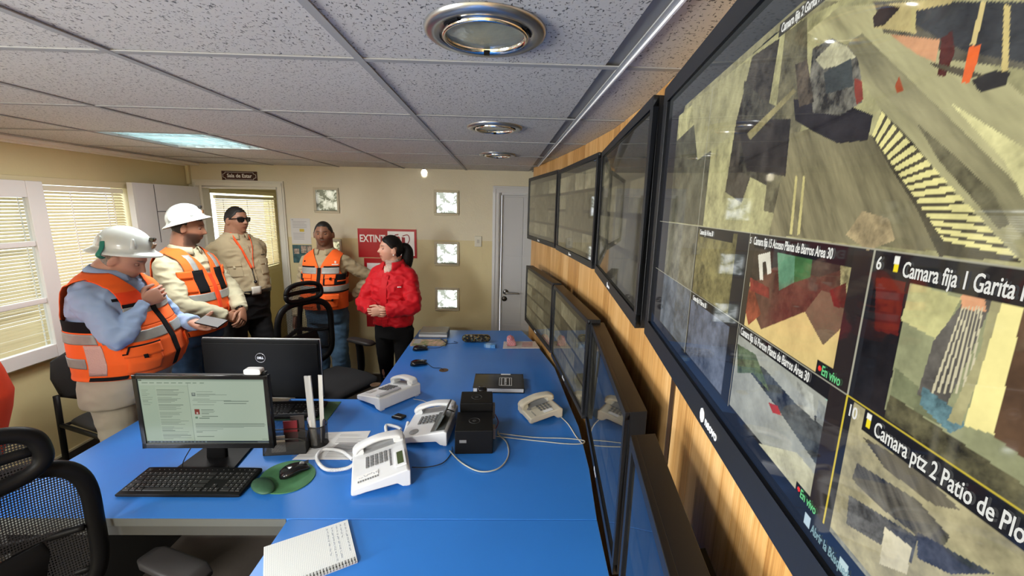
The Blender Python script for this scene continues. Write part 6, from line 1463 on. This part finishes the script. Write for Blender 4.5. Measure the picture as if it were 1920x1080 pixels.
        fs = [(j*n+i, j*n+(i+1) % n, (j+1)*n+(i+1) % n, (j+1)*n+i) for j in range(len(rings)-1) for i in range(n)]+[tuple((len(rings)-1)*n+i for i in range(n))]
        b.add(vs, fs); o = b.build('hard_hat', M_H, s.root, smooth=True); solid(o, .003); o.modifiers['s'].offset = -1
        b = MB()
        for a in (R(55), R(125), R(-55), R(-125)):
            c = Vector((.108*math.sin(a)*1.00, .124*math.cos(a)*1.00, .036)); d = c.normalized(); t_ = Vector((d.y, -d.x, 0)); secs = []
            for z, wd, dp in ((.0, .013, .010), (.02, .011, .010), (.045, .008, .006), (.055, .004, .001)): secs.append((Mx @ (c*(1-z*.9)+Vector((0, 0, z))), Mx.to_3x3() @ (t_*wd), Mx.to_3x3() @ (Vector((d.x, d.y, 0))*dp)))
            b.loft(secs, 12, e=3)
        b.build('slot_boss', M_H, o, smooth=True)
        b = MB(); b.box((0, 0, 0), (.030, .020, .022)); b.box((0, .010, .004), (.020, .012, .012)); b.v = [tuple(Mx @ (Vector(v)+Vector((0, .118, .085)))) for v in b.v]; b.build('lamp_bracket', M_BLACKG, o, bevel=.002)
        b = MB(); b.box((0, 0, 0), (.036, .006, .026)); b.v = [tuple(Mx @ (Matrix.Rotation(-.35, 3, 'X') @ Vector(v)+Vector((0, .126, .050)))) for v in b.v]; b.build('front_badge', mat('badge_%g' % badge[0], badge, .4), o)
        b = MB(); pts = [Mx @ Vector((.073*math.sin(a), .088*math.cos(a)-.002, -.002-.035*((1-math.cos(a))/2)**2)) for a in np.linspace(0, 2*PI, 33)]; b.tube(pts, .006, 6, flat=.4); b.build('suspension_band', mat('band_dark', (.03, .035, .04), .5), o, smooth=True)
        if strap is not None:
            pts = [Mx @ Vector((.1135, y_, z_)) for y_, z_ in ((-.020, -.004),)]
            b = MB(); path = [Vector((.094, -.052, .062)), Vector((.112, -.048, .026)), Vector((.141, -.048, -.004)), Vector((.118, -.036, -.022))]; b.tube([Mx @ q for q in path], .011, 8, smooth=5, flat=.25); b.build('chin_strap', strap, o, smooth=True)
        return o

SK1, SK2 = srgb(184, 140, 122), srgb(148, 106, 84)
M_OR = cloth('vest_orange', (1., .145, .022), .75); M_ORD = cloth('vest_red_orange', (.95, .07, .015), .75); M_SIL = mat('reflective_tape', (.30, .31, .30), .45, metal=.15, bump=.1, bscale=500, var=.08, vscale=30)
M_VB = cloth('vest_black', (.010, .010, .012)); M_KHAKI = cloth('khaki_shirt', (.40, .33, .21)); M_KHAKI2 = cloth('light_khaki_shirt', (.46, .43, .30)); M_BLUES = cloth('light_blue_shirt', (.30, .42, .66))
M_JEANS = cloth('blue_jeans', (.035, .085, .19), var=.35); M_JEANS2 = cloth('faded_jeans', (.06, .12, .20), var=.3); M_CHINO = cloth('beige_chinos', (.42, .39, .31)); M_BLK = cloth('black_trousers', (.010, .010, .011)); M_DKT = cloth('dark_trousers', (.022, .022, .024))
D2 = lambda a: R(a)
def pocket(P, z0, z1, u0, u1, m, flap=.35, tab=True, lift=.008):
    o = P.on_vest('pocket', m, z0, z1, R(u0), R(u1), lift, .006, 12, 12); zf = z1-(z1-z0)*flap
    f = P.on_vest('pocket_flap', m, zf, z1+.004, R(u0-1.5), R(u1+1.5), lift+.007, .004, 12, 5, o)
    if tab: P.on_vest('tab', M_VB, zf-.006, zf+.006, R((u0+u1)/2-2.5), R((u0+u1)/2+2.5), lift+.012, .002, 3, 3, o)
    return o

# 1. bent man, blue shirt, left --------------------------------------------------------
P = Person((-2.005, 2.125), 8, 1.69, 'man in light blue shirt, orange vest and white hard hat bending over his phone', SK1, sw=1.10, belly=.034, lean=.05, yaw=10, pitch=28, fat=.9, hip=1.05, neck=1.15, headoff=(0, -.0, -.055))
P.beard = ((.10, .075, .065), .25); P.brow = (.10, .09, .08)
P.lid = -.5
P.arm(1, (.045, .165, 1.285), (1., -.35, -.45), la=.145, lf=.135); P.arm(-1, (-.10, .32, 1.13), (-.8, -.2, -.8))
fwd_ = (P.arms[-1][2]-P.arms[-1][1]).normalized()
P.body([dict(W=P.arms[1][2], f=(-.75, .42, .25), n=(-.35, -.8, -.2), thumb=1, curl=(.75, .8, .85, .9)), dict(W=P.arms[-1][2], f=(.35, .95, -.12), n=(.15, -.45, .85), thumb=-1, curl=(.16, .18, .2, .22), thumb_up=.75)])
P.hair(lambda p: min(.012, (p.z+.045) if p.y < -.005-max(0, -p.z)*.3 else (p.z-.055)), .004, mat('grey_hair', (.22, .21, .20), .7, var=.4, vscale=200))
P.shirt(M_BLUES, .008, .010, .56, noise=.008, seed=1); P.collar(M_BLUES, open_=.25, r0=.072, r1=.098, h=.03)
P.trousers(M_CHINO, .006, .60, .002, taper=1.2, noise=.003)
P.vest(M_OR, hem=.550, off=.026, arm=.092, neckx=.050)
P.on_vest('yoke', M_ORD, .770, .838, lambda z: P.T.u_for_x(.004+(.050*P.H-.004)*max(0, (z/P.H-.735)/.12)**1.15, z, .026), lambda z: P.T.u_for_x(.0915*P.H, z, .026), .0035, nu=24, nz=20)
for sg in (1, -1):
    P.on_vest('black_band', M_VB, .760, .770, sg*.09, lambda z: sg*P.T.u_for_x(.091*P.H, z, .026), .005); P.on_vest('chest_tape', M_SIL, .736, .760, sg*.05, lambda z: sg*P.T.u_for_x(.092*P.H, z, .026), .005)
    P.on_vest('side_panel', M_VB, .696, .728, sg*R(48), sg*R(128), .004)
    P.on_vest('waist_tape', M_SIL, .662, .692, sg*.06, sg*R(82), .006, nu=40)
P.on_vest('waist_tape', M_SIL, .662, .692, R(86), R(274), .006, nu=50)
pocket(P, .566, .648, 22, 64, M_OR, tab=True); pocket(P, .566, .645, -66, -20, M_OR)
pt = MB(); pt.tube([P.T.P(R(21)+(R(66)-R(21))*k/10, (.656-.004*k/10-(.0 if k < 9 else .02))*P.H, P.voff+.020) for k in range(11)], .004, 6); pt.build('pocket_piping', M_VB, P.vesto, smooth=True)
P.on_vest('zip', M_VB, .554, .760, -.045, .045, .005, .003, 4, 30)
P.on_vest('hem_strap', M_VB, .553, .563, R(62), R(96), .010); P.on_vest('side_tape', mat('pale_tape', (.60, .40, .36), .5, bump=.4, bscale=200), .568, .660, R(84), R(97), .006); P.on_vest('side_tape', M_SIL, .590, .620, R(99), R(140), .006)
P.on_vest('eyelet', M_VB, .782, .790, R(40), R(48), .006, .002, 6, 4)
P.hat(tilt=-20, color=(.60, .65, .64), strap=mat('green_strap', (.02, .20, .15), .6), k=.96); M1 = P
# his phone lies in the left hand
Wd = P.root.matrix_basis; hw = Wd @ P.arms[-1][2]
fdir = (Wd.to_3x3() @ Vector((.35, .95, -.12))).normalized(); ndir = (Wd.to_3x3() @ Vector((.15, -.45, .85))).normalized(); ndir = (ndir-fdir*ndir.dot(fdir)).normalized()
r = empty('smartphone', tuple(hw+fdir*.120+ndir*.036), 0, 'dark smartphone held flat in the hand of the bent man', 'smartphone'); sdir = fdir.cross(ndir)
b = MB(); b.prism([(-.036, -.074), (.036, -.074), (.036, .074), (-.036, .074)], -.004, .004, fr=frame((0, 0, 0), sdir, fdir, ndir)); b.build('case', M_BLACKG, r, bevel=.0025)
b = MB(); b.prism([(-.033, -.070), (.033, -.070), (.033, .070), (-.033, .070)], .004, .0045, fr=frame((0, 0, 0), sdir, fdir, ndir)); b.build('display', mat('phone_screen', (.10, .10, .10), .08, emit=(.3, .3, .3), estr=.5), r)

# 2. man in khaki shirt, orange vest, hard hat ----------------------------------------
P = Person((-2.25, 2.97), -4, 1.73, 'man in khaki shirt, orange vest and white hard hat with hands clasped in front', SK2, sw=1.06, belly=.022, lean=.04, yaw=26, pitch=8, fat=.6, neck=1.15)
P.beard = ((.028, .020, .017), .88); P.mustache = .8
P.arm(1, (.075, .325, 1.005), (1., -.15, -.5)); P.arm(-1, (-.045, .345, 1.02), (-1., -.1, -.6))
P.body([dict(W=P.arms[1][2], f=(-.80, .50, -.38), n=(-.3, -.75, -.3), thumb=1, curl=(.5, .55, .6, .65)), dict(W=P.arms[-1][2]+Vector((0, .012, .0)), f=(.62, .40, -.62), n=(.2, -.85, -.35), thumb=-1, curl=(.8, .85, .9, .95))])
P.hair(lambda p: min(.012, (p.z+.045) if p.y < .012-max(0, -p.z)*.5 else (p.z-.06)), .004, mat('dark_hair', (.012, .010, .009), .6, var=.4, vscale=200))
P.shirt(M_KHAKI2, .007, .014, .52, noise=.008, seed=2); P.collar(M_KHAKI2, open_=.3, r0=.070, r1=.094, h=.028)
P.trousers(M_JEANS, .010, .60, .008)
P.vest(M_OR, hem=.505, off=.024, arm=.094)
for sg in (1, -1):
    xin, xout = .058*P.H, .084*P.H; T_ = P.T
    def uu(x): return lambda z: sg*T_.u_for_x(x, z, P.voff)
    H_ = P.H; vs, fs = T_.patch(.770*H_, .830*H_, uu(.044*H_), uu(.066*H_), (lambda u, z: P.wob(u, z)+.006), 6, 16); solid(MB().add(vs, fs).build('shoulder_tape', M_SIL, P.vesto, smooth=True, fix=False), .003)
    P.on_vest('black_panel', M_VB, .680, .772, sg*R(9), sg*R(30), .004); pocket(P, .688, .768, *(sorted((sg*32, sg*58))), M_OR, tab=False, flap=.3)
    P.on_vest('side_trim', M_VB, .66, .72, sg*R(66), sg*R(72), .004); P.on_vest('waist_tape', M_SIL, .645, .678, sg*.06, sg*R(178), .005, nu=50); P.on_vest('lower_pocket', M_OR, .53, .62, sg*R(16), sg*R(52), .008, .006)
P.on_vest('zip', M_ORD, .508, .755, -.035, .035, .006, .003, 4, 30)
P.hat(tilt=-25, color=(.66, .70, .69), badge=(.16, .07, .02), k=.92); 
wr = P.arms[-1]; d = (wr[2]-wr[1]).normalized(); b = MB(); c = wr[1].lerp(wr[2], .985); h0 = d.cross(Vector((0, 0, 1))).normalized(); h1 = d.cross(h0); b.tube([c+h0*.031*math.cos(t)+h1*.031*math.sin(t) for t in np.linspace(0, 2*PI, 17)], .007, 6, flat=.4); b.ball(c-h1*.032, (.016, .016, .006), 14, 8); b.build('wristwatch', M_BLACKG, P.root, smooth=True)

# 3. bareheaded man with sunglasses and lanyard ---------------------------------------
P = Person((-2.20, 3.52), -30, 1.80, 'bareheaded man in khaki shirt with sunglasses and orange lanyard, hands behind his back', SK2, sw=.95, belly=.020, lean=-.02, yaw=14, pitch=-2, fat=.9, jaw=.8, neck=1.2, head=.91, headoff=(0, 0, -.036))
P.arm(1, (.10, -.20, .96), (.9, -.5, .1)); P.arm(-1, (-.10, -.20, .96), (-.9, -.5, .1))
P.body([dict(W=P.arms[1][2], f=(-.9, -.2, -.2), n=(0, -1, 0), thumb=1), dict(W=P.arms[-1][2], f=(.9, -.2, -.3), n=(0, -1, 0), thumb=-1)])
def short_hair(p, line=.070, side=.018): return min(.012, (p.z-line) if p.y > .055 else ((p.z-.052+(.055-p.y)*1.1) if p.y > side-.02 else (p.z+.062) if p.y < -.02 else (p.z-.012)))
P.hair(short_hair, .006, mat('dark_hair', (.012, .010, .009), .6))
P.shirt(M_KHAKI, .010, .014, .585, noise=.007, seed=4); P.collar(M_KHAKI, open_=.3, r0=.072, r1=.096, h=.026)
P.trousers(M_DKT, .006, .60, .008, fwd=(.05, -.02)); so = P.T
P.voff = .012; P.vesto = [c for c in P.root.children if c.name.startswith('shirt')][0]
P.on_vest('placket', M_KHAKI, .59, .80, -.07, .07, .003, .002, 4, 24)
for sg in (1, -1):
    o = P.on_vest('chest_pocket', M_KHAKI, .665, .725, sg*R(18), sg*R(52), .004, .004); P.on_vest('chest_pocket_flap', M_KHAKI, .712, .735, sg*R(17), sg*R(53), .009, .004); P.on_vest('pocket_tab', mat('tan_tab', (.5, .42, .28), .7), .705, .716, sg*R(32), sg*R(37), .013, .002)
P.on_vest('name_print', mat('dark_print', (.05, .045, .03), .7), .752, .757, -R(28), -R(48), .004, .001)
P.on_vest('belt', mat('black_belt', (.012, .011, .010), .4), .582, .600, 0, 2*PI, .003, .003, 60, 2)
b = MB(); T_ = P.T; H_ = P.H
lan = []
for sg in (1, -1):
    pts = [T_.bend((sg*.050, -.05, .868*H_)), T_.bend((sg*.062, .0, .868*H_)), T_.P(sg*T_.u_for_x(.062, .83*H_, .02), .832*H_, .022), T_.P(sg*T_.u_for_x(.045, .79*H_, .02), .79*H_, .022), T_.P(sg*T_.u_for_x(.025, .745*H_, .02), .745*H_, .022), T_.P(sg*.02, .70*H_, .024)]
    b.tube(pts, .0110, 6, smooth=5, flat=.25, up=(0, 1, 0))
lan = b.build('lanyard', cloth('lanyard_orange', (.82, .09, .02)), P.root, smooth=True)
MB().tube([T_.P(.02, .70*H_, .024), T_.P(.02, .665*H_, .026), T_.P(.02, .635*H_, .030)], .004, 6).ball(T_.P(.02, .640*H_, .034), .013, 12, 8).build('card_reel', M_BLACKG, lan, smooth=True)
P.patch('id_card', mat('id_card_pale', (.62, .60, .54), .4), .580, .618, -.10, .16, .026, .002, 4, 4, lan)
# sunglasses
Mx = P.HM; b = MB()
for sd in (-1, 1):
    q = [Vector((sd*x, .0985-abs(x)*.18-(.004 if x > .05 else 0), z)) for x, z in ((.005, .025), (.030, .029), (.064, .027), (.066, .010), (.058, -.010), (.030, -.014), (.011, -.006))]
    vs = [Mx @ v for v in q]+[Mx @ (v+Vector((0, -.005, 0))) for v in q]; n = len(q); b.add(vs, [tuple(range(n)), tuple(range(2*n-1, n-1, -1))]+[(i, n+i, n+(i+1) % n, (i+1) % n) for i in range(n)])
g_ = b.build('sunglasses', M_BLACKG, P.root); b = MB(); b.tube([Mx @ Vector((-.010, .103, .017)), Mx @ Vector((.010, .103, .017))], .004, 6)
for sd in (-1, 1): b.tube([Mx @ Vector((sd*.060, .086, .018)), Mx @ Vector((sd*.078, .06, .018)), Mx @ Vector((sd*.083, .0, .012)), Mx @ Vector((sd*.080, -.018, .0))], .0035, 6)
b.build('temple_arm', M_BLACK, g_, smooth=True)

# 4. bareheaded man in orange vest by the wall -----------------------------------------
P = Person((-1.58, 3.72), -88, 1.64, 'bareheaded moustached man in orange vest and faded jeans by the wall notices', srgb(132, 94, 74), sw=1.0, belly=.022, lean=-.02, yaw=8, pitch=-1, fat=.9, neck=1.15)
P.beard = ((.035, .026, .022), .45); P.mustache = .8
P.arm(1, (.245, .10, .80), (.4, -.7, 0)); P.arm(-1, (-.20, -.14, .95), (-1., -.15, .1))
P.body([dict(W=P.arms[1][2], f=(.0, .25, -1), n=(-1, 0, 0), thumb=-1), dict(W=P.arms[-1][2], f=(.85, -.2, -.35), n=(0, -1, 0), thumb=-1)])
P.hair(lambda p: short_hair(p, .075), .006, mat('dark_hair', (.012, .010, .009), .6))
P.shirt(M_KHAKI, .006, .012, .55, noise=.007, seed=6); P.collar(M_KHAKI, open_=.35, r0=.068, r1=.092, h=.026)
P.trousers(M_JEANS2, .008, .58, .008, fwd=(.04, -.02))
P.vest(M_OR, hem=.54, off=.022, vbot=.755, arm=.096)
for sg in (1, -1):
    ua = lambda z: sg*P.T.u_for_x(.094*P.H, z, .022)
    P.on_vest('black_band', M_VB, .763, .771, sg*.12, ua, .004); P.on_vest('chest_tape', M_SIL, .730, .763, sg*.06, ua, .005); P.on_vest('waist_tape', M_SIL, .640, .668, sg*.06, sg*R(178), .005, nu=50); P.on_vest('black_panel', M_VB, .672, .728, sg*R(8), sg*R(80), .003)
    P.on_vest('piping', M_OR, .690, .696, sg*R(44), sg*R(80), .008); P.on_vest('black_band', M_VB, .632, .640, sg*.06, sg*R(100), .005)
pocket(P, .676, .725, -36, -12, M_OR); pocket(P, .676, .725, 14, 36, M_OR, tab=False); pocket(P, .555, .622, -50, -12, M_OR); pocket(P, .555, .622, 12, 50, M_OR)
P.on_vest('zip', M_VB, .545, .762, -.04, .04, .007, .003, 4, 30)
P.on_vest('emblem', mat('emblem_white', (.75, .72, .68), .6), .785, .797, -R(32), -R(37), .004, .001, 6, 6); P.on_vest('emblem_lettering', mat('emblem_white'), .776, .781, -R(25), -R(44), .004, .001, 10, 2); P.on_vest('eyelet', M_VB, .790, .798, R(36), R(42), .004, .002, 6, 4)

# 5. woman in red jacket ----------------------------------------------------------------
M_REDJ = cloth('red_jacket_cloth', (.52, .004, .012), .6, .2)
P = Person((-.895, 3.40), -106, 1.56, 'woman in red jacket with ponytail in profile, hands clasped, before the red sign', srgb(200, 150, 128), sw=.90, belly=.010, lean=-.01, yaw=-44, pitch=-5, fat=.8, bust=.012, hip=1.0, head=1.06, headoff=(0, 0, -.018), neck=1.1)
P.lip = srgb(150, 40, 45)
P.arm(1, (.035, .235, .985), (1., -.3, -.5)); P.arm(-1, (-.055, .24, .985), (-1., -.3, -.5))
P.body([dict(W=P.arms[1][2], f=(-.88, .42, -.12), n=(-.3, -.8, .1), thumb=1, curl=(.8, .85, .9, .95), s=.88), dict(W=P.arms[-1][2]+Vector((0, .015, .012)), f=(.88, .42, -.18), n=(.3, -.85, 0), thumb=-1, curl=(.85, .9, .9, .95), s=.88)])
MH = mat('black_hair', (.006, .005, .005), .6, spec=.25, var=.5, vscale=160, stretch=(1, 1, .2))
P.hair(lambda p: min(.012, (p.z-.072+abs(p.x)*.35) if p.y > .055 else ((p.z-.050+(.055-p.y)*1.0) if p.y > -.002 else (p.z+.075) if p.y < -.028 else (p.z-.030))), .010, MH)
hb = MB(); pp = [P.HM @ Vector(q) for q in ((0, -.085, .035), (0, -.122, .034), (.004, -.145, .0), (.006, -.148, -.06), (.004, -.140, -.12), (.0, -.130, -.175), (-.002, -.122, -.22))]
hb.tube(pp, [.024, .032, .044, .050, .048, .036, .012], 16, smooth=4, round_ends=True); remesh(hb, 'ponytail', .004, 2, MH, P.root, .0015, 50, 5)
MB().ball(P.HM @ Vector((.082, -.002, -.036)), .0065, 12, 8).ball(P.HM @ Vector((-.082, -.002, -.036)), .0065, 12, 8).build('earrings', mat('pearl', (.8, .78, .72), .2), P.root, smooth=True)
jk = P.shirt(M_REDJ, .022, .024, .53, 'jacket', .010, .007, seed=8, cuff=.93); P.trousers(M_BLK, .008, .58, .004, taper=1.1, fwd=(.03, -.02), noise=.002)
P.vesto = jk; P.voff = .026
P.collar(M_REDJ, open_=.42, r0=.074, r1=.100, h=.045, name='jacket_collar', z=.845)
P.on_vest('placket', M_REDJ, .54, .80, -.11, .11, .004, .003, 6, 24)
P.on_vest('chest_emblem', mat('emblem_white'), .741, .746, -R(34), -R(46), .004, .001, 6, 2)
b = MB(); T_ = P.T; H_ = P.H
for k, (z, rr) in enumerate(((.838, .064), (.848, .060), (.858, .056), (.868, .054))):
    b.tube([T_.bend((rr*math.sin(t), rr*math.cos(t)*1.02+.002, z*H_+.006*math.sin(t*2+k*1.7)-(.012*(1+math.cos(t))/2 if k < 2 else 0))) for t in np.linspace(0, 2*PI, 25)], .011, 8)
b.loft([(T_.bend((0, .066, .842*H_)), Vector((.040, 0, 0)), Vector((0, .012, 0))), (T_.bend((.0, .088, .815*H_)), Vector((.030, 0, 0)), Vector((0, .010, 0))), (T_.bend((.002, .098, .795*H_)), Vector((.010, 0, 0)), Vector((0, .006, 0)))], 16)
remesh(b, 'neck_scarf', .004, 2, cloth('scarf_pale_pink', (.46, .33, .28), var=.35), P.root, .003, 40, 2)

# 6. person mostly cut off by the left picture edge --------------------------------------
P = Person((-2.17, 1.50), 60, 1.70, 'person in bright red-orange safety vest cut off by the left picture edge', SK2, sw=1.0, belly=.02)
P.arm(1, (.26, .05, .80), (.5, -.7, 0)); P.arm(-1, (-.26, .05, .80), (-.5, -.7, 0))
P.body([dict(W=P.arms[1][2], f=(.0, .2, -1), n=(-1, 0, 0), thumb=-1), dict(W=P.arms[-1][2], f=(0, .2, -1), n=(1, 0, 0), thumb=1)], voxel=.008)
P.hair(lambda p: short_hair(p, .07), .006, mat('dark_hair', (.012, .010, .009), .6))
P.shirt(M_ORD, .010, .02, .46, noise=.007, seed=12, name='work_jacket'); P.trousers(M_DKT, .006, .56, .006)
P.vest(M_ORD, hem=.45, off=.028, arm=.088)
